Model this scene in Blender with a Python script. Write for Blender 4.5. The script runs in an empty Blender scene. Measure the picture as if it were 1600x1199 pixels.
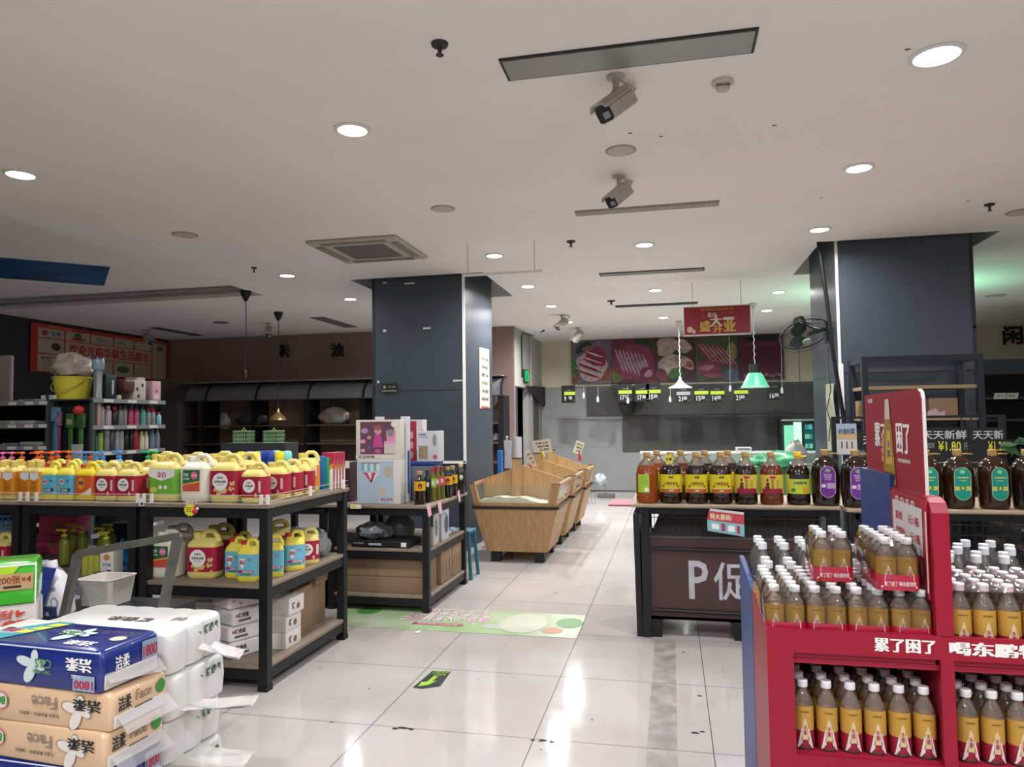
import bpy, bmesh, math, random
from mathutils import Vector, Matrix
random.seed(7)
S = bpy.context.scene
COL = S.collection
# ---------------------------------------------------------------- camera
W, HH, F, CXp, CYp, CAMZ = 1600., 1199., 1130., 800., 599.5, 1.49
RM = Matrix(((0.97654584, 0.02301899, 0.21407556), (0.2149532, -0.04704799, -0.97549044), (-0.01238298, 0.99862736, -0.05089252)))
cam = bpy.data.cameras.new('camera'); cam.sensor_width = 36; cam.lens = F/W*36; cam.clip_start = 0.05; cam.clip_end = 100
co = bpy.data.objects.new('camera', cam); COL.objects.link(co)
co.matrix_world = Matrix.Translation((0, 0, CAMZ)) @ RM.to_4x4()
S.camera = co
def P(px, py, x=None, y=None, z=None):
    r = RM @ Vector((px-CXp, -(py-CYp), -F))
    t = (z-CAMZ)/r.z if z is not None else (y/r.y if y is not None else x/r.x)
    return Vector((0, 0, CAMZ)) + t*r
def PX(px, y, py=760): return P(px, py, y=y).x
# ---------------------------------------------------------------- world, exposure
w = bpy.data.worlds.new('world'); S.world = w; w.use_nodes = True
w.node_tree.nodes['Background'].inputs[0].default_value = (0.72, 0.74, 0.78, 1)
w.node_tree.nodes['Background'].inputs[1].default_value = 0.0
S.view_settings.view_transform = 'Standard'; S.view_settings.look = 'None'
S.view_settings.exposure = 0.0; S.view_settings.gamma = 1; S.view_settings.use_curve_mapping = False
LAMP_W = 31.0      # watts of one recessed ceiling lamp
GREEN_W = 22.0
# ---------------------------------------------------------------- materials
def lin(c):
    if isinstance(c, str):
        c = tuple(int(c[i:i+2], 16)/255 for i in (0, 2, 4))
    return tuple((x/12.92 if x <= .04045 else ((x+.055)/1.055)**2.4) for x in c) + (1,)
MATS = {}
def mat(name, col='808080', rough=.6, metal=0, emit=0, alpha=1, trans=0, noise=0, nscale=8, stretch=(1, 1, 1), spec=.5, coat=0, bump=0, ior=1.45, col2=None, wood=False):
    if name in MATS: return MATS[name]
    m = bpy.data.materials.new(name); m.use_nodes = True; MATS[name] = m
    nt = m.node_tree; b = nt.nodes['Principled BSDF']
    c = lin(col); b.inputs['Base Color'].default_value = c
    b.inputs['Roughness'].default_value = rough; b.inputs['Metallic'].default_value = metal
    b.inputs['Specular IOR Level'].default_value = spec; b.inputs['Coat Weight'].default_value = coat
    b.inputs['IOR'].default_value = ior
    if trans: b.inputs['Transmission Weight'].default_value = trans
    if emit:
        b.inputs['Emission Color'].default_value = c; b.inputs['Emission Strength'].default_value = emit
    if alpha < 1: b.inputs['Alpha'].default_value = alpha
    if noise or wood or bump:
        tc = nt.nodes.new('ShaderNodeTexCoord'); mp = nt.nodes.new('ShaderNodeMapping'); nz = nt.nodes.new('ShaderNodeTexNoise')
        nt.links.new(tc.outputs['Object'], mp.inputs[0]); nt.links.new(mp.outputs[0], nz.inputs['Vector'])
        mp.inputs['Scale'].default_value = stretch; nz.inputs['Scale'].default_value = nscale; nz.inputs['Detail'].default_value = 4
        if noise or wood:
            rp = nt.nodes.new('ShaderNodeValToRGB'); a = noise or .25
            c2 = lin(col2) if col2 else tuple(x*(1-a) for x in c[:3])+(1,)
            rp.color_ramp.elements[0].color = c2; rp.color_ramp.elements[0].position = .3
            rp.color_ramp.elements[1].color = tuple(min(1, x*(1+a*.4)) for x in c[:3])+(1,); rp.color_ramp.elements[1].position = .7
            nt.links.new(nz.outputs['Fac'], rp.inputs[0]); nt.links.new(rp.outputs[0], b.inputs['Base Color'])
        if bump:
            bp = nt.nodes.new('ShaderNodeBump'); bp.inputs['Strength'].default_value = bump; bp.inputs['Distance'].default_value = .01
            nt.links.new(nz.outputs['Fac'], bp.inputs['Height']); nt.links.new(bp.outputs[0], b.inputs['Normal'])
    return m
def clearmat(name, col='ffffff', amount=.25, rough=.08):
    """thin clear plastic: mostly see-through with a gloss"""
    if name in MATS: return MATS[name]
    m = bpy.data.materials.new(name); m.use_nodes = True; MATS[name] = m
    nt = m.node_tree; b = nt.nodes['Principled BSDF']; out = nt.nodes['Material Output']
    b.inputs['Base Color'].default_value = lin(col); b.inputs['Roughness'].default_value = rough
    tr = nt.nodes.new('ShaderNodeBsdfTransparent'); tr.inputs[0].default_value = lin(col)
    m1 = nt.nodes.new('ShaderNodeMixShader'); m1.inputs[0].default_value = amount
    nt.links.new(tr.outputs[0], m1.inputs[1]); nt.links.new(b.outputs[0], m1.inputs[2])
    gl = nt.nodes.new('ShaderNodeBsdfGlossy'); gl.inputs['Roughness'].default_value = rough
    mx = nt.nodes.new('ShaderNodeMixShader'); fr = nt.nodes.new('ShaderNodeFresnel'); fr.inputs[0].default_value = 1.45
    nt.links.new(fr.outputs[0], mx.inputs[0]); nt.links.new(m1.outputs[0], mx.inputs[1]); nt.links.new(gl.outputs[0], mx.inputs[2]); nt.links.new(mx.outputs[0], out.inputs[0])
    return m
def flat(c, rough=.5, **k): return mat('paint_'+c+str(rough), c, rough, **k)
BLACKM = mat('black_steel', '15171b', .45, noise=.3, nscale=40)
WOODB = mat('shelf_board', '8b7d6d', .6, noise=.25, nscale=6, stretch=(2, 14, 14))
WOODP = mat('pale_wood', 'b08a5e', .5, noise=.28, nscale=5, stretch=(10, 10, .8))
WHITE = flat('e9e7e4'); INK = flat('22242a'); RED = flat('c01f3c', .35)
CARD = mat('cardboard', '8d745c', .8, noise=.12, nscale=3)
# ---------------------------------------------------------------- mesh builder
_txt = {}
def textdata(s, bold=0.0):
    k = (s, bold)
    if k in _txt: return _txt[k]
    cu = bpy.data.curves.new('t', 'FONT'); cu.body = s; cu.resolution_u = 2; cu.offset = bold
    o = bpy.data.objects.new('t', cu); COL.objects.link(o)
    bpy.context.view_layer.update()
    me = bpy.data.meshes.new_from_object(o.evaluated_get(bpy.context.evaluated_depsgraph_get()))
    vs = [(v.co.x, v.co.y) for v in me.vertices]; fs = [tuple(p.vertices) for p in me.polygons]
    bpy.data.objects.remove(o); bpy.data.curves.remove(cu); bpy.data.meshes.remove(me)
    if not vs: vs = [(0, 0)]
    x0 = min(v[0] for v in vs); x1 = max(v[0] for v in vs); y0 = min(v[1] for v in vs); y1 = max(v[1] for v in vs)
    d = ([((v[0]-x0)/max(1e-6, x1-x0), (v[1]-y0)/max(1e-6, y1-y0)) for v in vs], fs)
    _txt[k] = d; return d
def fmap(o, U, V, eps=.0008):
    o, U, V = Vector(o), Vector(U), Vector(V); n = U.cross(V).normalized()
    return lambda u, v, e=0: o+U*u+V*v+n*(eps+e)
def cmap(r, z0, h, wa, a0=0, eps=.0008):
    return lambda u, v, e=0: Vector(((r+eps+e)*math.sin(a0+(u-.5)*wa), -(r+eps+e)*math.cos(a0+(u-.5)*wa), z0+v*h))
class MB:
    def __init__(s): s.v = []; s.f = []; s.m = []; s.sm = []; s.mats = []
    def mi(s, m):
        if m not in s.mats: s.mats.append(m)
        return s.mats.index(m)
    def add(s, vs, fs, m, smooth=False):
        b = len(s.v); i = s.mi(m); s.v += [tuple(v) for v in vs]
        for f in fs: s.f.append(tuple(b+k for k in f)); s.m.append(i); s.sm.append(smooth)
        return s
    def box(s, a, b, m, T=None):
        x0, y0, z0 = a; x1, y1, z1 = b
        vs = [Vector(p) for p in ((x0,y0,z0),(x1,y0,z0),(x1,y1,z0),(x0,y1,z0),(x0,y0,z1),(x1,y0,z1),(x1,y1,z1),(x0,y1,z1))]
        if T: vs = [T @ p for p in vs]
        return s.add(vs, [(0,3,2,1),(4,5,6,7),(0,1,5,4),(1,2,6,5),(2,3,7,6),(3,0,4,7)], m)
    def rbox(s, a, b, m, r=.01, T=None, e=None):
        """box with rounded edges: superellipse-ish loft"""
        x0, y0, z0 = a; x1, y1, z1 = b; r = min(r, (x1-x0)/2.01, (y1-y0)/2.01, (z1-z0)/2.01)
        secs = []
        for k in range(4): t = k/3*math.pi/2; secs.append((z0+r-r*math.cos(t), r-r*math.sin(t)))
        for k in range(4): t = k/3*math.pi/2; secs.append((z1-r+r*math.sin(t), r-r*math.cos(t)))
        cx, cy, hx, hy = (x0+x1)/2, (y0+y1)/2, (x1-x0)/2, (y1-y0)/2
        return s.loft([(z, hx-d, hy-d, max(r-d, 0.0005)) for z, d in secs], m, (cx, cy), T)
    def loft(s, secs, m, c=(0, 0), T=None, n=4, caps=True):
        """secs: (z, half x, half y, corner radius[, cx, cy])"""
        vs = []; N = 4*(n+1)
        for q in secs:
            z, hx, hy, r = q[:4]; ox, oy = (q[4], q[5]) if len(q) > 4 else (0, 0); r = min(r, hx, hy)
            for ci, (sx, sy) in enumerate(((1, 1), (-1, 1), (-1, -1), (1, -1))):
                for k in range(n+1):
                    a = (ci+k/n)*math.pi/2
                    vs.append(Vector((c[0]+ox+sx*(hx-r)+r*math.cos(a), c[1]+oy+sy*(hy-r)+r*math.sin(a), z)))
        if T: vs = [T @ p for p in vs]
        fs = []
        for i in range(len(secs)-1):
            for k in range(N): a, b = i*N+k, i*N+(k+1) % N; fs.append((a, b, b+N, a+N))
        s.add(vs, fs, m, True); L = len(s.v)-len(vs)
        if caps:
            i = s.mi(m)
            s.f.append(tuple(L+k for k in reversed(range(N)))); s.m.append(i); s.sm.append(True)
            s.f.append(tuple(L+(len(secs)-1)*N+k for k in range(N))); s.m.append(i); s.sm.append(True)
        return s
    def lathe(s, prof, m, c=(0, 0, 0), n=16, T=None, sx=1, sy=1, caps=True):
        vs = []
        for r, z in prof:
            for k in range(n): a = 2*math.pi*k/n; vs.append(Vector((c[0]+r*sx*math.cos(a), c[1]+r*sy*math.sin(a), c[2]+z)))
        if T: vs = [T @ p for p in vs]
        fs = [(i*n+k, i*n+(k+1) % n, (i+1)*n+(k+1) % n, (i+1)*n+k) for i in range(len(prof)-1) for k in range(n)]
        if caps and prof[0][0] > 1e-4: fs.append(tuple(reversed(range(n))))
        if caps and prof[-1][0] > 1e-4: fs.append(tuple((len(prof)-1)*n+k for k in range(n)))
        return s.add(vs, fs, m, True)
    def tube(s, pts, r, m, n=8, closed=False, sq=False):
        pts = [Vector(p) for p in pts]; vs = []; fs = []; L = len(pts)
        up = None
        for i, p in enumerate(pts):
            a = pts[i-1] if (i or closed) else p; b = pts[(i+1) % L] if (i < L-1 or closed) else p
            t = (b-a).normalized()
            if up is None: up = Vector((0, 0, 1)) if abs(t.z) < .9 else Vector((0, 1, 0))
            sd = t.cross(up).normalized(); up = sd.cross(t).normalized()
            rr = r[i] if isinstance(r, (list, tuple)) else r
            for k in range(n): q = 2*math.pi*(k+(.5 if sq else 0))/n; vs.append(p+sd*math.cos(q)*rr+up*math.sin(q)*rr)
        for i in range(L if closed else L-1):
            for k in range(n): a = i*n+k; b = i*n+(k+1) % n; c = ((i+1) % L)*n+(k+1) % n; d = ((i+1) % L)*n+k; fs.append((a, b, c, d))
        if not closed: fs.append(tuple(reversed(range(n)))); fs.append(tuple((L-1)*n+k for k in range(n)))
        return s.add(vs, fs, m, not sq)
    def bar(s, a, b, wdt, m, h=None):
        return s.tube([a, b], (wdt/2)*1.4142, m, 4, sq=True)
    def prism(s, poly, d, m, smooth=False):
        """poly: list of 3D points, d: extrusion vector"""
        poly = [Vector(p) for p in poly]; d = Vector(d); n = len(poly)
        fs = [tuple(reversed(range(n))), tuple(range(n, 2*n))]+[(k, (k+1) % n, n+(k+1) % n, n+k) for k in range(n)]
        return s.add(poly+[p+d for p in poly], fs, m, smooth)
    def text(s, t, f, m, u0=0, v0=0, u1=1, v1=1, bold=.012, e=.0006):
        vs, fs = textdata(t, min(bold, .012)); w_ = (bold-.012)*1.1/max(1, len(t)*.95) if bold > .012 else 0
        for k in ((0,) if not w_ else (-1, 0, 1)):      # heavier strokes: the glyphs laid side by side
            s.add([f(u0+(u1-u0)*min(1, max(0, a+k*w_)), v0+(v1-v0)*b, e+k*.00005) for a, b in vs], fs, m)
        return s
    def rect(s, f, m, u0=0, v0=0, u1=1, v1=1, nx=1, e=0.0):
        vs = []; fs = []
        for i in range(nx+1):
            u = u0+(u1-u0)*i/nx; vs += [f(u, v0, e), f(u, v1, e)]
        for i in range(nx): fs.append((2*i, 2*i+2, 2*i+3, 2*i+1))
        return s.add(vs, fs, m)
    def pg(s, f, pts, m, e=.0003): return s.add([f(u, v, e) for u, v in pts], [tuple(range(len(pts)))], m)
    def disc(s, f, cu, cv, ru, rv, m, n=20, e=.0003, a0=0, a1=2*math.pi):
        return s.pg(f, [(cu+ru*math.cos(a0+(a1-a0)*k/n), cv+rv*math.sin(a0+(a1-a0)*k/n)) for k in range(n)], m, e)
    def build(s, name, parent=None, world=False, bevel=0, sharp=40):
        me = bpy.data.meshes.new(name)
        vs = s.v
        if world and parent is not None:
            l = Vector(); q = parent
            while q is not None: l = l+q.location; q = q.parent
            vs = [(v[0]-l.x, v[1]-l.y, v[2]-l.z) for v in vs]
        me.from_pydata(vs, [], s.f)
        for m in s.mats: me.materials.append(m)
        me.polygons.foreach_set('material_index', s.m); me.polygons.foreach_set('use_smooth', s.sm)
        me.validate(); me.update()
        if any(s.sm): me.set_sharp_from_angle(angle=math.radians(sharp))
        o = bpy.data.objects.new(name, me); COL.objects.link(o)
        if parent is not None: o.parent = parent
        if bevel:
            b = o.modifiers.new('b', 'BEVEL'); b.width = bevel; b.segments = 2; b.limit_method = 'ANGLE'
        return o
def tag(o, label, cat, group=None, kind=None):
    o['label'] = label; o['category'] = cat
    if group: o['group'] = group
    if kind: o['kind'] = kind
    return o
def thing(name, label, cat, loc=(0, 0, 0), rz=0, group=None):
    o = bpy.data.objects.new(name, None); COL.objects.link(o); o.empty_display_size = .05
    o.location = loc; o.rotation_euler = (0, 0, rz)
    return tag(o, label, cat, group)
def dup(root, loc, rz=0, label=None, group=None):
    def rec(o, par):
        c = o.copy(); COL.objects.link(c); c.parent = par
        for ch in list(o.children): rec(ch, c)
        return c
    r = rec(root, None); r.location = loc; r.rotation_euler = (0, 0, rz)
    if label: r['label'] = label
    if group: r['group'] = group
    return r
class Proto:
    """first placement moves the original, later ones copy it"""
    def __init__(s, root): s.root = root; s.used = False
    def put(s, loc, rz=0, label=None, group=None):
        if s.used: return dup(s.root, loc, rz, label, group)
        s.used = True; r = s.root; r.location = loc; r.rotation_euler = (0, 0, rz)
        if label: r['label'] = label
        if group: r['group'] = group
        return r
def struct(name, mb, label=None, **k):
    o = mb.build(name, **k); o['kind'] = 'structure'
    if label: o['label'] = label
    return o
CEIL = 3.2; YB = 15.6; YL = 12.75; XL = -9.9; XR = 8.6; Y0 = -5.0; XS = -2.76
# ================================================================ THE ROOM
def floor_mat():
    m = bpy.data.materials.new('floor_tiles'); m.use_nodes = True; nt = m.node_tree; b = nt.nodes['Principled BSDF']
    N = nt.nodes.new; L = nt.links.new
    g = N('ShaderNodeNewGeometry'); sp = N('ShaderNodeSeparateXYZ'); L(g.outputs['Position'], sp.inputs[0])
    def mth(op, a, bb=None, clamp=False):
        n = N('ShaderNodeMath'); n.operation = op; n.use_clamp = clamp
        for i, q in enumerate((a, bb)):
            if q is None: continue
            if isinstance(q, (int, float)): n.inputs[i].default_value = q
            else: L(q, n.inputs[i])
        return n.outputs[0]
    def line(o, off, p, wd):
        fr = mth('FRACT', mth('DIVIDE', mth('SUBTRACT', o, off), p)); d = mth('MINIMUM', fr, mth('SUBTRACT', 1, fr))
        return mth('LESS_THAN', d, wd/p)
    ln = mth('MAXIMUM', line(sp.outputs[0], .15, .813, .0022), line(sp.outputs[1], 3.404, .832, .0022))
    nz = N('ShaderNodeTexNoise'); nz.inputs['Scale'].default_value = .9; nz.inputs['Detail'].default_value = 6; L(g.outputs['Position'], nz.inputs['Vector'])
    n2 = N('ShaderNodeTexNoise'); n2.inputs['Scale'].default_value = 9; n2.inputs['Detail'].default_value = 8; L(g.outputs['Position'], n2.inputs['Vector'])
    rp = N('ShaderNodeValToRGB'); rp.color_ramp.elements[0].position = .35; rp.color_ramp.elements[0].color = lin('aea8a4'); rp.color_ramp.elements[1].position = .65; rp.color_ramp.elements[1].color = lin('bfbab8')
    L(nz.outputs['Fac'], rp.inputs[0])
    # worn dirty strip in the aisle
    wx = mth('SUBTRACT', 1, mth('MULTIPLY', mth('ABSOLUTE', mth('ADD', sp.outputs[0], .075)), 13), True)
    wy = mth('MULTIPLY', mth('LESS_THAN', sp.outputs[1], 5.05), 1)
    wear = mth('MULTIPLY', mth('MULTIPLY', mth('GREATER_THAN', wx, .12), wy), mth('MULTIPLY', mth('SUBTRACT', n2.outputs['Fac'], .33), 3.2, True))
    mx = N('ShaderNodeMix'); mx.data_type = 'RGBA'; L(mth('MULTIPLY', wear, .75), mx.inputs[0]); L(rp.outputs[0], mx.inputs[6]); mx.inputs[7].default_value = lin('6f695f')
    m2 = N('ShaderNodeMix'); m2.data_type = 'RGBA'; L(ln, m2.inputs[0]); L(mx.outputs[2], m2.inputs[6]); m2.inputs[7].default_value = lin('55504a')
    L(m2.outputs[2], b.inputs['Base Color'])
    L(mth('ADD', mth('ADD', mth('MULTIPLY', n2.outputs['Fac'], .07), .05), mth('MULTIPLY', wear, .3)), b.inputs['Roughness'])
    b.inputs['Specular IOR Level'].default_value = .4
    return m
fm = MB(); fm.add([(XL, Y0, 0), (XR, Y0, 0), (XR, YB, 0), (XL, YB, 0)], [(0, 1, 2, 3)], floor_mat())
chip = flat('26241f', .9)
for px, py, a, b2 in ((630, 1138, .035, .012), (618, 1139, .02, .012), (642, 1140, .016, .01), (848, 1158, .02, .012), (863, 1160, .022, .012), (832, 1157, .012, .01), (1093, 1088, .016, .008), (1086, 1146, .02, .012), (1098, 1144, .014, .008), (577, 1077, .008, .006), (748, 1062, .006, .006), (925, 1125, .007, .006), (868, 927, .02, .01), (845, 1172, .006, .006), (1068, 1020, .012, .008), (1130, 1051, .006, .005), (518, 1129, .012, .006), (500, 1045, .008, .006)):
    c = P(px, py, z=0); random.seed(px)
    fm.add([(c.x+a*math.cos(t*.7)*random.uniform(.6, 1.2), c.y+b2*math.sin(t*.7)*random.uniform(.6, 1.2), .0009) for t in range(9)], [tuple(range(9))], chip)
struct('floor', fm, 'pale glossy tiled floor with thin dark joints')
CEILM = mat('ceiling_paint', 'ebe5e2', .8, noise=.04, nscale=1.2)
holes = [(-9.6, 1.2, -5.28, 8.66, .14, 'coffer'), (-3.74, 8.0, -2.09, 9.67, .22, 'n'), (1.47, 7.5, 3.04, 9.18, .22, 'n')]
xs = sorted({XL, XR}|{h[0] for h in holes}|{h[2] for h in holes}); ys = sorted({Y0, YB}|{h[1] for h in holes}|{h[3] for h in holes})
cb = MB()
for i in range(len(xs)-1):
    for j in range(len(ys)-1):
        mx_, my_ = (xs[i]+xs[i+1])/2, (ys[j]+ys[j+1])/2
        if any(h[0] < mx_ < h[2] and h[1] < my_ < h[3] for h in holes): continue
        cb.add([(xs[i], ys[j], CEIL), (xs[i], ys[j+1], CEIL), (xs[i+1], ys[j+1], CEIL), (xs[i+1], ys[j], CEIL)], [(0, 1, 2, 3)], CEILM)
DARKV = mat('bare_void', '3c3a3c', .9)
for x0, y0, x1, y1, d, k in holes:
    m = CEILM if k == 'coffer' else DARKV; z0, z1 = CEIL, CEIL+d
    cb.add([(x0,y0,z0),(x1,y0,z0),(x1,y1,z0),(x0,y1,z0),(x0,y0,z1),(x1,y0,z1),(x1,y1,z1),(x0,y1,z1)], [(0,1,5,4),(1,2,6,5),(2,3,7,6),(3,0,4,7)], CEILM if k == 'coffer' else CEILM)
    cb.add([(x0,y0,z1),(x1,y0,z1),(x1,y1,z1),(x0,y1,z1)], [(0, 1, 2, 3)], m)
for px, py in ((985, 208), (1033, 213), (1210, 196), (1283, 309), (1512, 314), (1418, 77)):
    c = P(px, py, z=CEIL); cb.add([(c.x+.014*math.cos(t*.8), c.y+.01*math.sin(t*.8), CEIL-.001) for t in range(8)], [tuple(range(8))], flat('4a4542', .9))
struct('ceiling', cb, 'off-white painted ceiling with a shallow tray recess and dark openings round the pillars')
tr = MB()   # darker lip round the tray
tr.box((-9.6, 8.58, CEIL+.055), (-5.28, 8.66, CEIL+.075), flat('8a8480', .8)); tr.box((-9.6, 1.2, CEIL+.055), (-9.52, 8.58, CEIL+.075), flat('8a8480', .8))
struct('trim_1', tr, 'narrow ledge inside the ceiling tray')
BROWN = mat('brown_wall', '8f7771', .75, noise=.12, nscale=2); CREAM = mat('cream_wall', 'd0c9b2', .8, noise=.08, nscale=1.5)
def wallp(name, pts, m, label, T=.0):
    b = MB(); b.add(pts, [(0, 1, 2, 3)], m); return struct(name, b, label)
wb = MB(); wb.box((XL-.1, YL, 0), (XS, YL+.1, CEIL), BROWN)
struct('wall_back', wb, 'dark brown rear wall above the empty shelving')
wl = MB(); wl.box((XL-.1, Y0, 0), (XL, YL, CEIL), mat('slate_wall', '2b2f36', .7)); wl.box((XL, 12.2, 0), (XL+.02, YL, CEIL-.75), flat('8b877c', .8))
struct('wall_left', wl, 'dark slate side wall')
ws = MB(); SIDEM = mat('side_wall', 'a9aaa2', .75, noise=.06, nscale=2)
ws.box((XS-.1, YL+.1, 2.12), (XS, YB, CEIL), SIDEM)
ws.box((XS-.1, YL+.1, 0), (XS, YL+.28, 2.12), flat('3b424c', .6)); ws.box((XS-.1, 14.0, 0), (XS, 14.55, 2.12), flat('9a9a96', .7))
ws.box((XS-1.3, YL+.28, 0), (XS-1.2, 14.0, 2.2), flat('2a1418', .8)); ws.box((XS-.1, 15.25, 0), (XS, YB, 2.12), flat('8f8f8a', .7))
struct('wall_side', ws, 'grey green side wall with the exit doorway')
d2 = MB(); d2.box((XS-.05, 14.55, 0), (XS-.01, 15.25, 2.12), mat('service_door', '5a5148', .6, noise=.2, nscale=4, stretch=(1, 1, .2)))
dd = struct('door_1', d2, 'dull brown service door beyond the exit'); hb = MB(); hb.tube([(XS, 15.15, 1.02), (XS+.06, 15.15, 1.02), (XS+.06, 14.95, 1.02)], .012, flat('c9c9c6', .3)); hb.build('door_handle', dd)
wm = MB(); TILE = mat('white_wall_panel', '9a9c9a', .5, noise=.08, nscale=2)
wm.box((XS-.1, YB, 2.2), (XR, YB+.1, CEIL), CREAM); wm.box((XS-.1, YB, 0), (XR, YB+.1, 2.2), TILE)
for z in (.9, 1.55): wm.box((XS, YB-.004, z), (-.9, YB, z+.006), flat('7c7e7c', .6))
struct('wall_rear', wm, 'rear wall of the meat counter, cream above white panels')
wr = MB(); wr.box((XR, Y0, 0), (XR+.1, YB, CEIL), CREAM); struct('wall_right', wr, 'pale right wall')
wf = MB(); wf.box((XL-.1, Y0-.1, 0), (XR+.1, Y0, CEIL), mat('front_wall', 'b5b2ad', .8)); struct('wall_front', wf, 'pale wall behind the viewer')
# dark stone panels on the rear wall
dk = MB(); DK = mat('dark_stone', '54544f', .35, noise=.2, nscale=3)
a = P(916, 603, y=YB-.03); b_ = P(972, 650, y=YB-.03); c_ = P(972, 706, y=YB-.03)
xr = 4.2
dk.box((a.x, YB-.03, b_.z), (b_.x, YB-.001, 2.2), DK)
for x0, x1 in ((b_.x, .15), (.16, 1.25), (1.26, 2.4), (2.41, xr)):
    for z0, z1 in ((c_.z, b_.z-.004), (b_.z+.004, 2.2)): dk.box((x0, YB-.03, z0), (x1, YB-.001, z1), DK)
dk.box((xr, YB-.03, .7), (XR, YB-.001, 2.2), flat('23262a', .6))
struct('trim_2', dk, 'dark stone wall panels behind the meat counter')
bs = MB(); q = P(940, 768, y=YB-.6)
bs.box((XS, YB-.5, 0), (6.5, YB-.45, .02), flat('3a3b3a', .6)); struct('baseboard_rear', bs, 'dark threshold strip at the rear')
# pillars
PIL = mat('pillar_cladding', '3e4650', .38, noise=.07, nscale=9, stretch=(6, 6, .3)); SEAM = flat('16191e', .6)
def pillar(name, x0, x1, y0, y1, seam, label, studs=()):
    m = MB(); m.box((x0, y0, 0), (x1, y1, CEIL+.22), PIL)
    m.box((x0, y0-.002, seam), (x1, y0, seam+.006), SEAM); m.box((x0-.002, y0, seam), (x0, y1, seam+.006), SEAM)
    for x in (x0, x1-.03): m.box((x, y0-.004, 0), (x+.03, y0, CEIL+.1), flat('23272e', .5))
    tape = flat('c9c6b8', .6)
    for px, py, wd, hh in studs: p = P(px, py, y=y0-.003); m.box((p.x-wd/2, y0-.004, p.z-hh/2), (p.x+wd/2, y0-.002, p.z+hh/2), tape)
    return struct(name, m, label)
pillar('wall_pillar_left', -3.47, -2.32, 8.05, 9.35, P(600, 612, y=8.05).z, 'slate grey clad pillar at the end of the left shelving', ((601, 442, .05, .02), (640, 443, .13, .018), (601, 517, .04, .03), (667, 513, .09, .02), (591, 597, .03, .03), (716, 595, .13, .02)))
pillar('wall_pillar_right', 1.6, 2.82, 7.55, 8.85, P(1400, 582, y=7.55).z, 'slate grey clad pillar behind the red drink display', ((1523, 511, .02, .03),))
tw = MB(); tw.box((-2.345, 8.03, 1.01), (-2.315, 8.048, CEIL+.1), WHITE); tw.box((-2.62, 8.03, 1.0), (-2.32, 8.048, 1.03), WHITE)
struct('trim_3', tw, 'white metal corner strip on the left pillar')
tw = MB(); tw.box((1.6, 7.53, 0.6), (1.625, 7.548, CEIL+.05), flat('d8dadb', .4)); tw.box((1.595, 7.525, 1.55), (1.64, 7.53, 2.0), WHITE); struct('trim_4', tw, 'white metal corner strip on the right pillar')
# ================================================================ CEILING FIXTURES
def glow(name, col, strength):
    if name in MATS: return MATS[name]
    m = bpy.data.materials.new(name); m.use_nodes = True; nt = m.node_tree; MATS[name] = m
    for n in list(nt.nodes):
        if n.type == 'BSDF_PRINCIPLED': nt.nodes.remove(n)
    e = nt.nodes.new('ShaderNodeEmission'); e.inputs[0].default_value = lin(col); e.inputs[1].default_value = strength
    nt.links.new(e.outputs[0], nt.nodes['Material Output'].inputs[0]); return m
def downlight(x, y, label, power=LAMP_W, r=.075):
    t = thing('ceiling_downlight', label, 'ceiling light', (x, y, CEIL), 0, 'recessed ceiling downlights')
    m = MB(); m.lathe([(r, -.012), (r+.022, -.006), (r+.022, 0)], flat('d9d7d3', .5), n=28, caps=False); m.build('trim_ring', t)
    m = MB(); m.lathe([(0, -.011), (r*.7, -.012), (r, -.008)], glow('lamp_glow', 'fffdf6', 14), n=28); m.build('lens', t)
    l = bpy.data.lights.new('downlight_lamp', 'AREA'); l.shape = 'DISK'; l.size = r*2; l.energy = power; l.color = (.985, .985, 1); l.spread = math.radians(165)
    o = bpy.data.objects.new('downlight_lamp', l); COL.objects.link(o); o.parent = t; o.location = (0, 0, -.02)
DL = [(1.27, 3.71, 'largest lit ceiling downlight, near the top right corner', .1), (-1.78, 3.85, 'lit ceiling downlight left of the long wide air slot', .085), (-4.27, 4.0, 'lit ceiling downlight at the left edge beside the ceiling tray', .085),
 (1.3, 5.3, 'second lit ceiling downlight from the top right corner', .08), (1.36, 6.98, 'lit ceiling downlight just before the right pillar', .08), (-.22, 7.14, 'lit ceiling downlight in the aisle behind the perforated air slot', .08),
 (-1.75, 7.2, 'lit ceiling downlight between the hanging wires of the white bar', .08), (-4.3, 7.54, 'lit ceiling downlight above the left shelves near the tray corner', .08), (-1.75, 8.98, 'lit ceiling downlight just right of the left pillar below the white bar', .08),
 (-4.3, 9.23, 'lit ceiling downlight just left of the left pillar', .08), (-.17, 9.73, 'lit ceiling downlight left of the red hanging sign wires', .08), (1.47, 10.36, 'lit ceiling downlight on green tinted ceiling right of the red sign', .08),
 (-1.72, 10.65, 'lit ceiling downlight over the row of wooden bins', .08), (-.09, 12.43, 'lit ceiling downlight above the meat posters behind the track', .08), (-1.72, 12.5, 'small lit ceiling downlight beside the far bullet camera', .08), (1.53, 12.11, 'farthest lit ceiling downlight, over the wall fan', .08)]
for x, y, lb, r in DL: downlight(x, y, lb, LAMP_W*(1 if y < 8.5 else (1.6 if y < 12 else 2.3) if x < 1 else (1.05 if y < 12 else 1.8)), r)
for x, y in ((-1.78, 1.0), (1.27, .9), (-1.78, -1.2), (1.27, -1.2), (4.5, .6), (4.4, 3.8), (4.4, 7.1), (-.25, -3.2)): downlight(x, y, 'added lit ceiling downlight outside the picture, around the viewer', LAMP_W*(2.3 if y < -.5 else 1.3 if y < 3 else 1.1), .09)  # unseen lamps past the visible grid, added and strengthened to brighten the near ceiling
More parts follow.
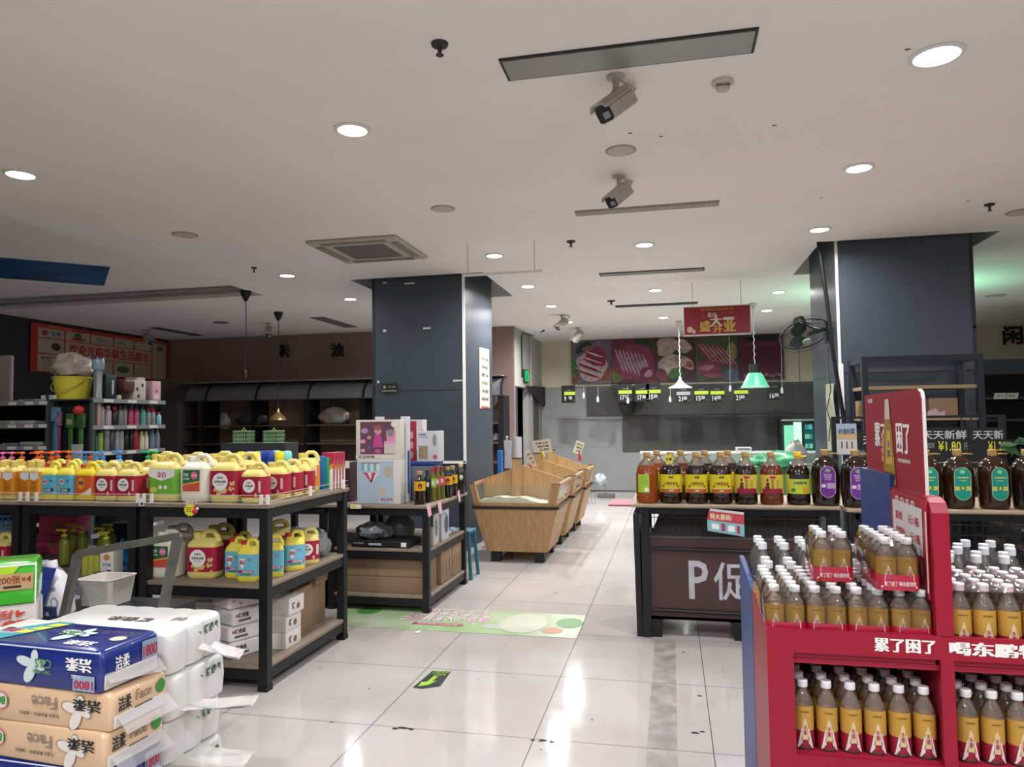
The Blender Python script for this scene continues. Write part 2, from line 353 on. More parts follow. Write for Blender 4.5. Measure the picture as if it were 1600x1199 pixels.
def slot(px, name, label, mfr, mface, holes_=False):
    (x0, y0), (x1, y1) = px
    t = thing('ceiling_slot_vent', label, 'air vent', ((x0+x1)/2, (y0+y1)/2, CEIL))
    m = MB(); m.box((x0, y0, CEIL-.008), (x1, y1, CEIL-.001), mfr); m.build('frame', t, True)
    m = MB(); d = .014
    m.box((x0+d, y0+d, CEIL-.012), (x1-d, y1-d, CEIL-.007), mface)
    if holes_:
        for fx in (.62, .65, .68, .92, .95): m.lathe([(.006, -.0135), (.006, -.0125)], flat('f4f4f0'), (x0+(x1-x0)*fx, (y0+y1)/2, CEIL), 8)
    m.build('grille', t, True)
DF = flat('1c1e22', .5); GR = mat('vent_face', '8e8f8a', .4, noise=.1, nscale=3)
slot(((-.76, 3.25), (.415, 3.47)), 'a', 'long wide ceiling air slot with black edges, nearest to the camera', DF, GR)
slot(((-.74, 5.83), (.41, 5.97)), 'b', 'long plain beige ceiling air slot with small holes, behind the two cameras', flat('958c84', .6), flat('958c84', .6), True)
slot(((-.79, 8.42), (.41, 8.6)), 'c', 'third long ceiling air slot along the aisle, dark edged', DF, flat('86847d', .6))
slot(((-.79, 10.9), (.42, 11.08)), 'd', 'dark ceiling track above the red hanging sign', DF, flat('3c423c', .6))
slot(((-5.7, 10.7), (-5.45, 12.0)), 'e', 'ceiling air slot running away left of the left pillar', flat('5d5955', .6), flat('6e6a66', .6))
slot(((-8.95, 11.0), (-8.75, 12.25)), 'f', 'ceiling air slot above the red welcome banner', flat('3c3a39', .6), flat('55514e', .6))
for px, py, r, lb in ((970, 235, .085, 'round ceiling speaker between the two bullet cameras'), (692, 326, .085, 'round ceiling speaker above the cassette air conditioner'), (289, 367, .1, 'round ceiling speaker beside the ceiling tray'), (345, 504, .12, 'round dark ceiling vent by the red banner'), (1598, 331, .11, 'round ceiling speaker at the right edge'), (1556, 462, .12, 'round ceiling speaker on the green tinted ceiling')):
    c = P(px, py, z=CEIL); t = thing('ceiling_speaker', lb, 'speaker', (c.x, c.y, CEIL))
    m = MB(); m.lathe([(r, -.006), (r+.012, -.004), (r+.012, 0)], flat('8c8884', .6), n=28, caps=False); m.build('rim', t)
    m = MB(); m.lathe([(0, -.008), (r, -.006)], flat('5a5856' if py == 504 else 'bbb4ab', .8), n=28); m.build('grille', t)
def sprinkler(px, py, s, lb):
    c = P(px, py, z=CEIL); t = thing('fire_sprinkler', lb, 'sprinkler', (c.x, c.y, CEIL), 0, 'ceiling sprinklers')
    k = flat('3a2b2e', .5)
    m = MB(); m.lathe([(.04*s, 0), (.036*s, -.012), (.012*s, -.014)], k, n=20); m.build('escutcheon', t)
    m = MB(); m.lathe([(.012*s, -.012), (.008*s, -.045), (.006*s, -.05), (.018*s, -.052), (.018*s, -.056)], k, n=14); m.build('head', t)
for q in ((687, 68, 1, 'dark ceiling sprinkler left of the wide air slot'), (892, 377, 1.1, 'dark ceiling sprinkler in the aisle beyond the perforated slot'), (1546, 319, 1, 'dark ceiling sprinkler before the right pillar'), (955, 470, 1.5, 'small dark ceiling sprinkler at the end of the track'), (397, 418, .8, 'thin ceiling sprinkler near the tray corner')): sprinkler(*q)
def bullet(px, py, s, yaw, lb, cable=True):
    c = P(px, py, z=CEIL); t = thing('security_camera', lb, 'camera', (c.x, c.y, CEIL), yaw)
    g = mat('camera_shell', 'b3aea5', .5, noise=.15, nscale=30)
    m = MB(); m.lathe([(.045*s, 0), (.045*s, -.01*s), (.018*s, -.014*s), (.015*s, -.06*s), (.022*s, -.075*s), (.015*s, -.09*s)], g, n=20); m.build('mount', t)
    T = Matrix.Translation((0, 0, -.135*s)) @ Matrix.Rotation(math.radians(38), 4, 'X')
    m = MB()   # hood and body along -y
    pr = [(-.05, -.04), (-.05, .015), (-.03, .04), (.03, .04), (.05, .015), (.05, -.04), (.03, -.048), (-.03, -.048)]
    m.prism([T @ Vector((a*s, -.1*s, b*s)) for a, b in pr], T.to_3x3() @ Vector((0, .19*s, 0)), g)
    m.prism([T @ Vector((a*s*1.08, -.13*s, b*s)) for a, b in ((-.05, .02), (-.03, .044), (.03, .044), (.05, .02), (.05, .03), (.03, .054), (-.03, .054), (-.05, .03))], T.to_3x3() @ Vector((0, .22*s, 0)), g)
    m.build('body', t)
    m = MB(); m.prism([T @ Vector((a*s*.92, -.104*s, b*s*.92)) for a, b in pr], T.to_3x3() @ Vector((0, .01*s, 0)), flat('1d2430', .25))
    m.prism([T @ Vector((a*s, -.108*s, b*s)) for a, b in ((-.005, -.03), (.035, -.03), (.035, .0), (-.005, .0))], T.to_3x3() @ Vector((0, .004*s, 0)), flat('8f98a8', .2)); m.build('lens_plate', t)
    if cable:
        m = MB(); m.tube([T @ Vector((.0, .09*s, 0)), T @ Vector((-.01*s, .14*s, .0*s)), (-.05*s, .15*s, -.03*s), (-.03*s, .16*s, -.008), (-.01*s, .08*s, -.015), (.0, .02*s, -.008)], .005*s, g, 6); m.build('cable', t)
bullet(962, 119, 1.05, -.75, 'large dusty bullet camera on the ceiling just behind the wide air slot')
bullet(967, 275, 1.0, -.75, 'second dusty bullet camera hanging before the perforated air slot')
bullet(878, 492, 1.1, -.9, 'bullet camera on the ceiling above the bins')
bullet(903, 512, 1.2, -2.2, 'white bullet camera beside the left edge of the meat posters', False)
bullet(420, 505, 1.1, .5, 'bullet camera on the dark ceiling before the back wall')
bullet(233, 515, 1.2, 1.2, 'bullet camera on the ceiling before the red banner')
c = P(1129, 127, z=CEIL); t = thing('smoke_detector', 'white round smoke detector right of the large camera', 'smoke detector', (c.x, c.y, CEIL))
m = MB(); m.lathe([(.055, 0), (.055, -.015), (.04, -.025)], flat('c6beb6', .5), n=26); m.build('base', t)
m = MB(); m.lathe([(.04, -.025), (.034, -.045), (.02, -.052), (0, -.053)], flat('bdb5ad', .5), n=26)
for k in range(-2, 3): m.box((-.006+k*.014, -.041, -.037), (.002+k*.014, -.03, -.031), flat('3a3431'))
m.build('sensor_cap', t)
# cassette air conditioner
t = thing('cassette_air_conditioner', 'square ceiling cassette air conditioner with grey centre grille', 'air conditioner', (-2.88, 6.6, CEIL))
m = MB(); m.rbox((-3.33, 6.15, CEIL-.03), (-2.42, 7.06, CEIL-.001), flat('b3ada5', .6), .02); m.build('panel', t, True)
m = MB(); m.box((-3.13, 6.34, CEIL-.036), (-2.62, 6.86, CEIL-.028), mat('ac_grille', '6a675f', .8, noise=.1, nscale=20)); m.build('grille', t, True)
for a, b in (((-3.2, 6.19), (-2.55, 6.26)), ((-3.2, 6.94), (-2.55, 7.01)), ((-3.29, 6.3), (-3.22, 6.9)), ((-2.53, 6.3), (-2.46, 6.9))):
    m = MB(); m.box((a[0], a[1], CEIL-.04), (b[0], b[1], CEIL-.03), flat('8d877f', .6)); m.build('louver', t, True)
# hanging white bar
y = 6.7; za = P(735, 430, y=y).z; xa, xb = PX(724, y, 428), PX(847, y, 426)
t = thing('hanging_sign_bar', 'thin white bar hanging on two wires from the ceiling beside the left pillar', 'hanging bar', ((xa+xb)/2, y, za))
m = MB(); m.box((xa, y-.01, za-.012), (xb, y+.01, za+.012), WHITE); m.build('bar', t, True)
for x in (PX(731, y, 410), PX(835, y, 410)): m = MB(); m.tube([(x, y, za+.01), (x, y, CEIL)], .0025, flat('55504c')); m.build('wire', t, True)
# printed sky light panel in the tray
zz = CEIL+.14-.004
m = MB(); q4 = [Vector((-6.37, 7.17, zz-.016)), Vector((-7.23, 8.05, zz-.016)), Vector((-9.1, 6.27, zz-.016)), Vector((-8.24, 5.39, zz-.016))]
sk = mat('sky_print', '1d5f96', .35, noise=.9, nscale=1.6, stretch=(.8, 2.4, 1), col2='0a2338')
m.prism(q4, (0, 0, .016), sk)
fq = fmap(q4[1], q4[2]-q4[1], q4[0]-q4[1], .001)
for cu, cv, a in ((.08, .45, .045), (.24, .5, .05), (.5, .4, .06)): m.pg(fq, [(cu+a*math.cos(q*.52)*(1+.3*math.sin(q*3)), cv+.09*math.sin(q*.52)*(1+.3*math.cos(q*5))) for q in range(12)], flat('a9c2cf', .6))
m.pg(fq, [(0, 0), (.6, 0), (.6, .1), (0, .14)], flat('5a6a72', .6))
tag(m.build('printed_sky_panel'), 'blue sky print panel set in the ceiling tray', 'ceiling panel')
# ================================================================ JUGS, BOTTLES, BOXES (one of each kind, then copies)
def handle_arch(m, x0, x1, z0, z1, r, col, d=0):
    w_ = x1-x0; h_ = z1-z0; m.tube([(x0-w_*.05, d, z0-.008), (x0, d, z0+h_*.45), (x0+w_*.08, d, z1-r*1.3), (x0+w_*.2, d, z1-r*.9), (x1-w_*.34, d, z1-r*.9), (x1-w_*.2, d, z1-r*1.6), (x1-w_*.06, d, z0+h_*.35), (x1, d, z0-.012)], [r*1.3, r*1.05, r, r, r, r*1.05, r*1.15, r*1.3], col, 10)
def jug(name, label, cat, W_, D_, H_, body, labcol, deco, cap='e0c866', group=None, style='arch', lab=(.14, .64)):
    t = thing(name, label, cat, (0, 0, 0), 0, group); hw, hd = W_/2, D_/2; r = min(hw, hd)*.55
    hs = H_*.72
    m = MB(); m.loft([(0, hw*.86, hd*.86, r*.8), (H_*.03, hw*.97, hd*.97, r), (H_*.1, hw, hd, r), (H_*.66, hw, hd, r), (hs, hw*.93, hd*.9, r), (H_*.78, hw*.76, hd*.6, r*.7), (H_*.81, hw*.66, hd*.42, r*.5)], body)
    m.build('jug_body', t)
    m = MB()
    rr = min(.015, W_*.088)
    handle_arch(m, -hw*.12, hw*.86, H_*.77, H_*.985, rr, body); m.build('handle', t)
    m = MB(); cx = -hw*.5
    m.lathe([(W_*.13, H_*.79), (W_*.13, H_*.84), (W_*.12, H_*.85)], body, (cx, 0, 0), 16)
    m.lathe([(W_*.145, H_*.84), (W_*.145, H_*.92), (W_*.12, H_*.93)], flat(cap, .4), (cx, 0, 0), 18); m.build('cap', t)
    z0, z1 = H_*lab[0], H_*lab[1]
    m = MB(); e = .0012
    m.loft([(z0, hw+e, hd+e, r), (z1, hw+e, hd+e, r)], flat(labcol, .4), caps=False)
    fw = (hw-r*.35)*2
    f = fmap((-fw/2, -hd-e, z0), (fw, 0, 0), (0, 0, z1-z0), .0006)
    deco(m, f, fw/(z1-z0)); m.build('label', t)
    return t
def deco_soy(m, f, asp):
    """white round seal on crimson, cream beans below"""
    for k in range(26):
        random.seed(k); u, v = random.uniform(.12, .97), random.uniform(.03, .30)+(.0 if k < 18 else .25)
        if k >= 18: u = random.uniform(.8, .97)
        m.disc(f, u, v, .05, .05*asp, flat('d9b877', .5), 9, .0003+k*.00002)
    m.disc(f, .42, .56, .30, .30*asp, WHITE, 28, .0012); m.disc(f, .42, .56, .30, .30*asp, INK, 28, .0009)
    m.disc(f, .423, .567, .29, .29*asp, WHITE, 28, .0014)
    m.text('麦家宝', f, INK, .3, .68, .54, .76, .03, .002); m.text('柠檬洗洁精', f, INK, .2, .5, .64, .61, .03, .002); m.text('食品级添加', f, INK, .28, .42, .56, .46, 0, .002)
    m.disc(f, .16, .34, .06, .06*asp, flat('7a1528'), 12, .002)
def deco_soy_plain(m, f, asp):
    m.disc(f, .4, .55, .3, .3*asp, INK, 26, .0008); m.disc(f, .403, .556, .292, .292*asp, WHITE, 26, .0012)
    m.text('麦家宝', f, INK, .3, .68, .5, .75, .03, .002); m.text('柠檬洗洁精', f, INK, .2, .5, .6, .61, .03, .002); m.text('食品级', f, INK, .3, .4, .5, .45, 0, .002)
    m.rect(f, flat('d9c9c4'), .86, .25, .97, .8, e=.001); m.pg(f, [(.66, .04), (.7, .22), (.76, .22), (.8, .04)], flat('e0b9a8'), .001)
def deco_blue(m, f, asp):
    m.pg(f, [(.2, .5), (.32, .3), (.45, .5), (.47, .8), (.18, .8)], WHITE, .0008); m.text('榄菊', f, RED, .2, .52, .45, .72, .04, .0016)
    m.rect(f, flat('a3246a'), .08, .14, .95, .26, e=.0008); m.text('除菌洗洁精', f, WHITE, .35, .15, .9, .25, .02, .0016); m.text('浓缩', f, RED, .62, .7, .8, .8, .02, .0016)
    m.rect(f, flat('3b8a4c'), .2, .04, .8, .1, e=.0008)
def deco_blue2(m, f, asp):
    m.disc(f, .42, .66, .15, .15*asp, WHITE, 18, .0008); m.text('榄菊', f, RED, .3, .58, .54, .74, .04, .0016); m.text('除菌', f, flat('5a3a8a'), .72, .64, .9, .76, .02, .0016)
    m.rect(f, flat('1c3f66'), .35, .16, .98, .32, e=.0008); m.text('洗洁精', f, WHITE, .42, .18, .8, .3, .03, .0016); m.disc(f, .16, .36, .1, .1*asp, flat('e8893e'), 14, .001); m.rect(f, flat('b93a33'), .1, .04, .95, .1, e=.0008)
def deco_orange(m, f, asp):
    m.disc(f, .38, .6, .2, .28*asp, flat('e79a1f'), 20, .0008); m.text('超能', f, flat('3a2a6a'), .24, .52, .54, .72, .05, .0016)
    m.pg(f, [(.3, .0), (.98, .0), (.98, .42), (.7, .22)], flat('efe3cf'), .0009)
def deco_green(m, f, asp):
    m.pg(f, [(0, 1), (1, 1), (1, .72), (.5, .55), (0, .72)], WHITE, .0006); m.text('立白', f, RED, .34, .68, .66, .9, .05, .0016)
    m.disc(f, .2, .2, .14, .1*asp, flat('c9c85a'), 12, .0009)
    for u in (.46, .66): m.disc(f, u, .3, .07, .07*asp, WHITE, 12, .0009)
def deco_white(m, f, asp):
    m.rect(f, flat('1f6b45'), .12, .05, .82, .95, e=.0008); m.pg(f, [(.12, .05), (.82, .05), (.82, .42), (.12, .3)], flat('c9543f'), .0012); m.pg(f, [(.12, .3), (.82, .42), (.82, .5), (.12, .36)], flat('d9a23e'), .0014)
    m.disc(f, .6, .72, .14, .14*asp, flat('e2679a'), 18, .0014); m.text('洗洁', f, WHITE, .5, .68, .7, .77, .03, .002); m.text('生姜', f, WHITE, .16, .68, .36, .82, .03, .002); m.text('洗洁精', f, WHITE, .16, .54, .4, .62, .02, .002)
def deco_gold(m, f, asp):
    m.pg(f, [(0, .98), (1, .98), (1, .74), (.5, .62), (0, .74)], WHITE, .0006); m.text('立白', f, flat('c9622a'), .3, .46, .7, .6, .04, .0016)
    for v in (.36, .3, .24, .18): m.rect(f, flat('9a5a20'), .2, v, .8, v+.02, e=.0009)
def deco_gold2(m, f, asp):
    m.pg(f, [(0, 1), (1, 1), (1, .5), (.3, .62), (0, .5)], WHITE, .0006); m.text('立白', f, RED, .5, .64, .86, .84, .04, .0016); m.disc(f, .55, .2, .1, .08, INK, 12, .0009); m.disc(f, .62, .2, .07, .06, flat('e88a2a'), 12, .0012)
YEL = flat('e0cf7a', .38); YEL2 = flat('e8da55', .35); YEL3 = flat('e5cc2f', .35); CRE = flat('e6e0cd', .4)
G1 = 'detergent jugs on the upper left shelf'
P_soy = Proto(jug('detergent_jug', 'x', 'jug', .19, .12, .285, YEL, 'a51f38', deco_soy, 'e0c866'))
P_soys = Proto(jug('detergent_jug', 'x', 'jug', .15, .10, .235, YEL, 'a51f38', deco_soy_plain, 'e0c866'))
P_blue = Proto(jug('detergent_jug', 'x', 'jug', .13, .09, .245, YEL2, '6fb8cf', deco_blue, 'b8283a'))
P_blue2 = Proto(jug('detergent_jug', 'x', 'jug', .125, .09, .24, YEL2, '62b6cf', deco_blue2, 'b8283a'))
P_or = Proto(jug('detergent_jug', 'x', 'jug', .14, .09, .235, YEL3, 'd4602c', deco_orange, 'c8401f'))
P_gr = Proto(jug('detergent_jug', 'x', 'jug', .20, .13, .29, YEL, '6fae3c', deco_green, 'e0c866', lab=(.14, .66)))
P_wh = Proto(jug('detergent_jug', 'x', 'jug', .185, .13, .285, CRE, 'e6e0cd', deco_white, 'e0ddd0', lab=(.2, .68)))
P_g2 = Proto(jug('detergent_jug', 'x', 'jug', .15, .11, .275, YEL, 'e8892a', deco_gold2, 'e0c866'))
def pour_bottle():
    t = thing('detergent_bottle', 'x', 'bottle'); m = MB()
    m.loft([(0, .034, .034, .02), (.012, .042, .04, .02), (.17, .042, .04, .02), (.19, .036, .034, .02), (.2, .026, .024, .02)], YEL); m.build('bottle_body', t)
    m = MB(); m.loft([(.03, .0432, .0412, .02), (.172, .0432, .0412, .02)], flat('d58a22', .3), caps=False); deco_gold(m, fmap((-.036, -.0412, .03), (.072, 0, 0), (0, 0, .142), .0008), .5); m.build('label', t)
    m = MB(); m.lathe([(.024, .2), (.024, .236), (.02, .24)], flat('dcc465', .4), n=18); m.build('cap', t); return t
P_pour = Proto(pour_bottle())
def pump(name, body, pumpc, label='x', h=.2, r=.035, labc=None):
    t = thing(name, label, 'bottle'); m = MB(); m.lathe([(r*.8, 0), (r, .01), (r, h*.72), (r*.7, h*.85), (r*.35, h*.9), (r*.35, h*.94)], body, n=18, sy=.8); m.build('bottle_body', t)
    pc = flat(pumpc, .4); m = MB(); m.lathe([(r*.5, h*.92), (r*.55, h*.95), (r*.5, h*1.0), (r*.15, h*1.02), (r*.15, h*1.1), (r*.55, h*1.11), (r*.45, h*1.17), (0, h*1.18)], pc, n=14)
    m.tube([(0, 0, h*1.14), (-r*1.5, 0, h*1.14), (-r*1.7, 0, h*1.11)], r*.2, pc, 6); m.build('pump', t)
    if labc: m = MB(); m.lathe([(r*1.015, h*.15), (r*1.015, h*.6)], flat(labc), n=18, sy=.81, caps=False); m.build('label', t)
    return t
P_po = Proto(pump('pump_bottle', flat('c98a3a', .2), 'e0662e', labc='d9cdb0')); P_pb = Proto(pump('pump_bottle', flat('7fb2c9', .2), '4a8fd0', labc='d9d9d0')); P_pg = Proto(pump('pump_bottle', flat('9cc9a0', .2), '1fae55', labc='e0e0d0')); P_pp = Proto(pump('pump_bottle', flat('d9a0b0', .2), 'dd6f9c'))
P_py = Proto(pump('pump_bottle', clearmat('green_soap', 'a9b04a', .45), 'c9c22c', h=.19, r=.036))
def bigbottle(body, capm, labf, ribs=True, H_=.35, R=.076):
    """five litre cooking oil bottle with finger ring handle"""
    t = thing('oil_bottle', 'x', 'bottle'); m = MB()
    pr = [(R*.9, 0), (R, .012), (R, .05), (R*.97, .055), (R, .06), (R, .19), (R*.98, .2), (R*.9, .235), (R*.76, .26)]
    m.lathe([(a, b*H_/.35) for a, b in pr], body, n=24); m.lathe([(R*.76, .26), (R*.66, .275), (R*.34, .303), (R*.28, .31)], clearmat('clear_neck', 'd9cbb8', .22, .08), n=24, caps=False); m.build('bottle_body', t)
    m = MB(); m.lathe([(R*.25, .305), (R*.25, .32), (R*.32, .321), (R*.32, .346), (R*.28, .35)], capm, n=18); m.build('cap', t)
    m = MB(); m.tube([(.0+R*.3*math.cos(a)+R*.9*(0.5-0.5*math.cos(a)) if 0 else R*.3+R*.42*(1-math.cos(a*2))/1.0*.5, R*.22*math.sin(a*2), .312+.008*math.sin(a)) for a in [k*math.pi/9 for k in range(10)]], .0045, capm, 6, closed=False); m.build('ring_handle', list(t.children)[-1])
    m = MB(); m.lathe([(R+.0008, .075), (R+.0008, .2)], labf[0], n=28, caps=False); labf[1](m, cmap(R+.0008, .075, .125, 1.9, 0, .0008)); m.build('label', t)
    return t
OILD = mat('dark_oil', '1d1009', .08, coat=.3, spec=.6); OILB = mat('amber_oil', '5c2a12', .08, coat=.3); OILR = mat('red_amber_oil', '8a3f14', .08, coat=.3)
TAN = flat('a98552', .5)
def l_yel(m, f):
    m.rect(f, flat('a5581e'), 0, 0, 1, .26, 12, .0004); m.rect(f, flat('e0c27a'), 0, .22, 1, .26, 12, .0008); m.text('小榨花生油', f, flat('7a1c14'), .2, .42, .82, .6, .02, .0016); m.text('老味道', f, flat('5a3a10'), .4, .8, .62, .92, .05, .0016); m.text('纯香型', f, WHITE, .42, .08, .6, .17, .02, .0016)
    m.disc(f, .14, .36, .05, .05, INK, 10, .0008); m.disc(f, .86, .36, .05, .05, INK, 10, .0008)
def l_mag(m, f):
    m.rect(f, flat('8a1530'), 0, 0, 1, .26, 12, .0004); m.disc(f, .28, .5, .08, .1, flat('5a2410'), 12, .0008); m.disc(f, .26, .3, .11, .14, flat('5a2410'), 12, .0008); m.disc(f, .27, .72, .05, .07, flat('5a2410'), 12, .001)
    m.rect(f, flat('b0284a'), .38, .8, .62, .93, 3, .0008)
    for k, ch in enumerate('四川菜籽'): m.text(ch, f, flat('7a1c14'), .44, .62-k*.14, .54, .74-k*.14, .02, .0012)
    for k in range(5): m.rect(f, flat('6a5a18'), .66, .68-k*.1, .8, .7-k*.1, 3, .0008)
def l_grn(m, f):
    m.rect(f, INK, 0, .78, 1, 1, 12, .0004); m.text('压榨菜籽油', f, flat('1f4a6a'), .22, .5, .8, .66, .02, .0012); m.disc(f, .75, .22, .16, .14, flat('d98a2a'), 12, .0008); m.disc(f, .2, .2, .1, .1, flat('3f7a3a'), 12, .0008)
def l_side(m, f):
    m.rect(f, flat('d8e0c0'), .72, .1, .9, .3, 3, .0008)
    for k in range(6): m.rect(f, flat('4a6a20'), .5, .85-k*.08, .9, .87-k*.08, 4, .0008)
def l_lime(name):
    pass
P_oy = Proto(bigbottle(OILD, TAN, (flat('c9bc2a', .35), l_yel))); P_om = Proto(bigbottle(OILD, TAN, (flat('c2b044', .35), l_mag))); P_om2 = Proto(bigbottle(OILB, TAN, (flat('c2b044', .35), l_mag)))
P_og = Proto(bigbottle(OILD, flat('e8b81f', .4), (flat('b7c23a', .35), l_grn)))
def first_oil():
    t = bigbottle(OILR, TAN, (flat('8a3f14', .1), lambda m, f: (m.rect(f, flat('9dc23a'), .05, 0, .62, 1, 8, .0004), l_side2(m, f)))); return t
def l_side2(m, f):
    m.rect(f, flat('dfe6cc'), .4, .06, .58, .26, 3, .001)
    for k in range(6): m.rect(f, flat('5f8a26'), .2, .85-k*.08, .55, .87-k*.08, 4, .001)
P_of = Proto(first_oil())
def ovalbottle(body, lc, rimc, deco):
    t = thing('oil_bottle', 'x', 'bottle'); H_ = .365; m = MB()
    hw, hd = .088, .07
    m.loft([(0, hw*.86, hd*.86, .06), (.012, hw*.95, hd*.95, .065), (.06, hw*1.0, hd, .068), (.2, hw*1.02, hd, .068), (.25, hw*.97, hd*.95, .066), (.285, hw*.82, hd*.82, .055), (.31, hw*.55, hd*.6, .04), (.322, hw*.27, hd*.35, .024), (.33, hw*.25, hd*.3, .022)], body, n=6); m.build('bottle_body', t)
    m = MB(); m.lathe([(.022, .325), (.026, .335), (.026, .362), (.022, .366)], TAN, n=18); m.build('cap', t)
    m = MB(); m.tube([(.02, 0, .335), (.05, .015, .34), (.085, 0, .338), (.05, -.015, .34), (.02, 0, .335)], .004, TAN, 6); m.build('ring_handle', list(t.children)[-1])
    f = fmap((-.048, -hd-.0015, .055), (.096, 0, 0), (0, 0, .205), .0008)
    pill = lambda s_: [(.5+.5*s_*math.cos(a), (.76 if math.sin(a) > 0 else .24)+.235*s_*math.sin(a)) for a in [k*math.pi/12+.001 for k in range(24)]]
    m = MB(); m.pg(f, pill(1), flat(rimc), .0004); m.pg(f, pill(.94), flat(lc, .35), .001); deco(m, f); m.build('label', t)
    return t
def l_pur(m, f):
    m.disc(f, .5, .86, .17, .06, flat('6f9a7a'), 14, .0016)
    for k, v in enumerate((.72, .67, .62, .56)): m.text('特级初榨核桃油', f, flat('d8c8dc'), .22+.03*k, v, .78-.03*k, v+.035, .01, .0016)
    m.rect(f, flat('cfc0d4'), .08, .33, .36, .43, e=.0016)
    for k in range(4): m.rect(f, flat('cfc0d4'), .44, .3+k*.045, .94, .325+k*.045, e=.0016)
def l_teal(m, f):
    m.disc(f, .5, .86, .16, .06, flat('7fc29a'), 14, .0016); m.text('压榨亚麻籽油', f, flat('d9d27a'), .15, .66, .85, .71, .02, .0016); m.text('食用油', f, flat('d9d27a'), .3, .58, .7, .62, .02, .0016)
    m.rect(f, flat('b8b860'), .03, .3, .97, .42, e=.0012); m.disc(f, .5, .37, .2, .09, flat('2f7a4a'), 14, .0016); m.text('香', f, flat('e0d23a'), .42, .32, .58, .42, .04, .002)
P_ov = Proto(ovalbottle(OILD, '6a2f86', 'cdb9d4', l_pur)); P_ot = Proto(ovalbottle(mat('deep_amber_oil', '2a1608', .08, coat=.3), '128a78', 'b9c48a', l_teal))
# half litre drink bottle
CLR = clearmat('clear_plastic', 'ece8e6', .11, .06)
def drink(h=.2, R=.0295):
    t = thing('drink_bottle', 'x', 'bottle'); q = h/.2; n0 = .055*(1-q)
    Z = lambda pr: [(a, b*q if b < .14 else h-(.202-b)*(.5+.5*q)) for a, b in pr]
    m = MB(); m.lathe(Z([(R*.8, 0), (R, .008), (R*.97, .03), (R, .05), (R, .125), (R*.95, .139), (R*.66, .16), (R*.42, .175), (R*.4, .182)]), CLR, n=16); m.build('bottle_body', t)
    m = MB(); m.lathe(Z([(R*.75, .004), (R*.94, .011), (R*.92, .03), (R*.94, .05), (R*.94, .122)]), mat('amber_drink', 'a9742f', .2), n=14); m.build('drink_fill', t)
    m = MB(); m.lathe(Z([(.0145, .181), (.0155, .183), (.0155, .2), (.0135, .202)]), flat('e6e4e8', .4), n=16); m.build('cap', t)
    r = R+.0007; gold = mat('gold_label', 'b98f3e', .3, metal=.05); m = MB()
    m.lathe(Z([(r, .012), (r, .058)]), flat('8f1a2e', .35), n=18, caps=False); m.lathe(Z([(r, .058), (r, .128)]), gold, n=18, caps=False)
    f = cmap(r, .012*q, .116*q, 2.0, 0, .0006); cr = flat('cdb98a', .4); wh = flat('dcd3d0', .4); pk = flat('b03a66', .4)
    m.pg(f, [(.36, .18), (.64, .18), (.6, .6), (.5, .74), (.4, .6)], cr, .0006)
    for sg in (-1, 1):
        m.pg(f, [(.5+sg*.14, .2), (.5+sg*.4, -.02), (.5+sg*.33, -.04), (.5+sg*.14, .1)][::sg], wh, .001); m.pg(f, [(.5+sg*.12, .5), (.5+sg*.17, .45), (.5+sg*.36, .0), (.5+sg*.26, .0), (.5+sg*.14, .3)][::sg], wh, .0012)
    m.text('东', f, pk, .44, .44, .56, .54, .03, .0014); m.text('鹏', f, pk, .43, .3, .57, .42, .03, .0014); m.rect(f, flat('7a5a20'), .3, .86, .7, .89, 4, .0008)
    m.build('label', t); return t
P_dr = Proto(drink()); P_ds = Proto(drink(.15, .0285))
def drink2(name, fill, lab, h=.25, R=.038, fillz=.55, cz=None):
    t = thing(name, 'x', 'bottle'); s = h/.25
    m = MB(); m.lathe([(R*.85, 0), (R, .01), (R*.98, .15*s), (R*.93, .165*s), (R*.7, .195*s), (R*.4, .215*s), (R*.36, .226*s)], CLR, n=16); m.build('bottle_body', t)
    m = MB(); m.lathe([(R*.82, .004), (R*.94, .01), (R*.92, h*fillz), (0, h*fillz+.001)], fill, n=14); m.build('drink_fill', t)
    m = MB(); m.lathe([(.0145, h-.026), (.0165, h-.024), (.0165, h-.002), (.0145, h)], flat('e3e6ea', .4), n=16); m.build('cap', t)
    m = MB(); r = R+.0006; m.lathe([(r, .03*s), (r, .135*s)], flat(lab, .4), n=18, caps=False); f = cmap(r, .03*s, .1*s, 1.8)
    m.text('茶', f, flat('5a4a5a'), .3, .5, .7, .9, .02, .001) if fillz > .5 else m.text('水', f, flat('2a4f9a'), .3, .3, .7, .8, .03, .001)
    m.build('label', t); return t
P_tea = Proto(drink2('tea_bottle', mat('tea_fill', '9a6f24', .2), 'd6cccb', .225, .034, .62)); P_wat = Proto(drink2('water_bottle', clearmat('water_fill', 'b9c4c9', .35), 'b6c3d6', .265, .038, .45))
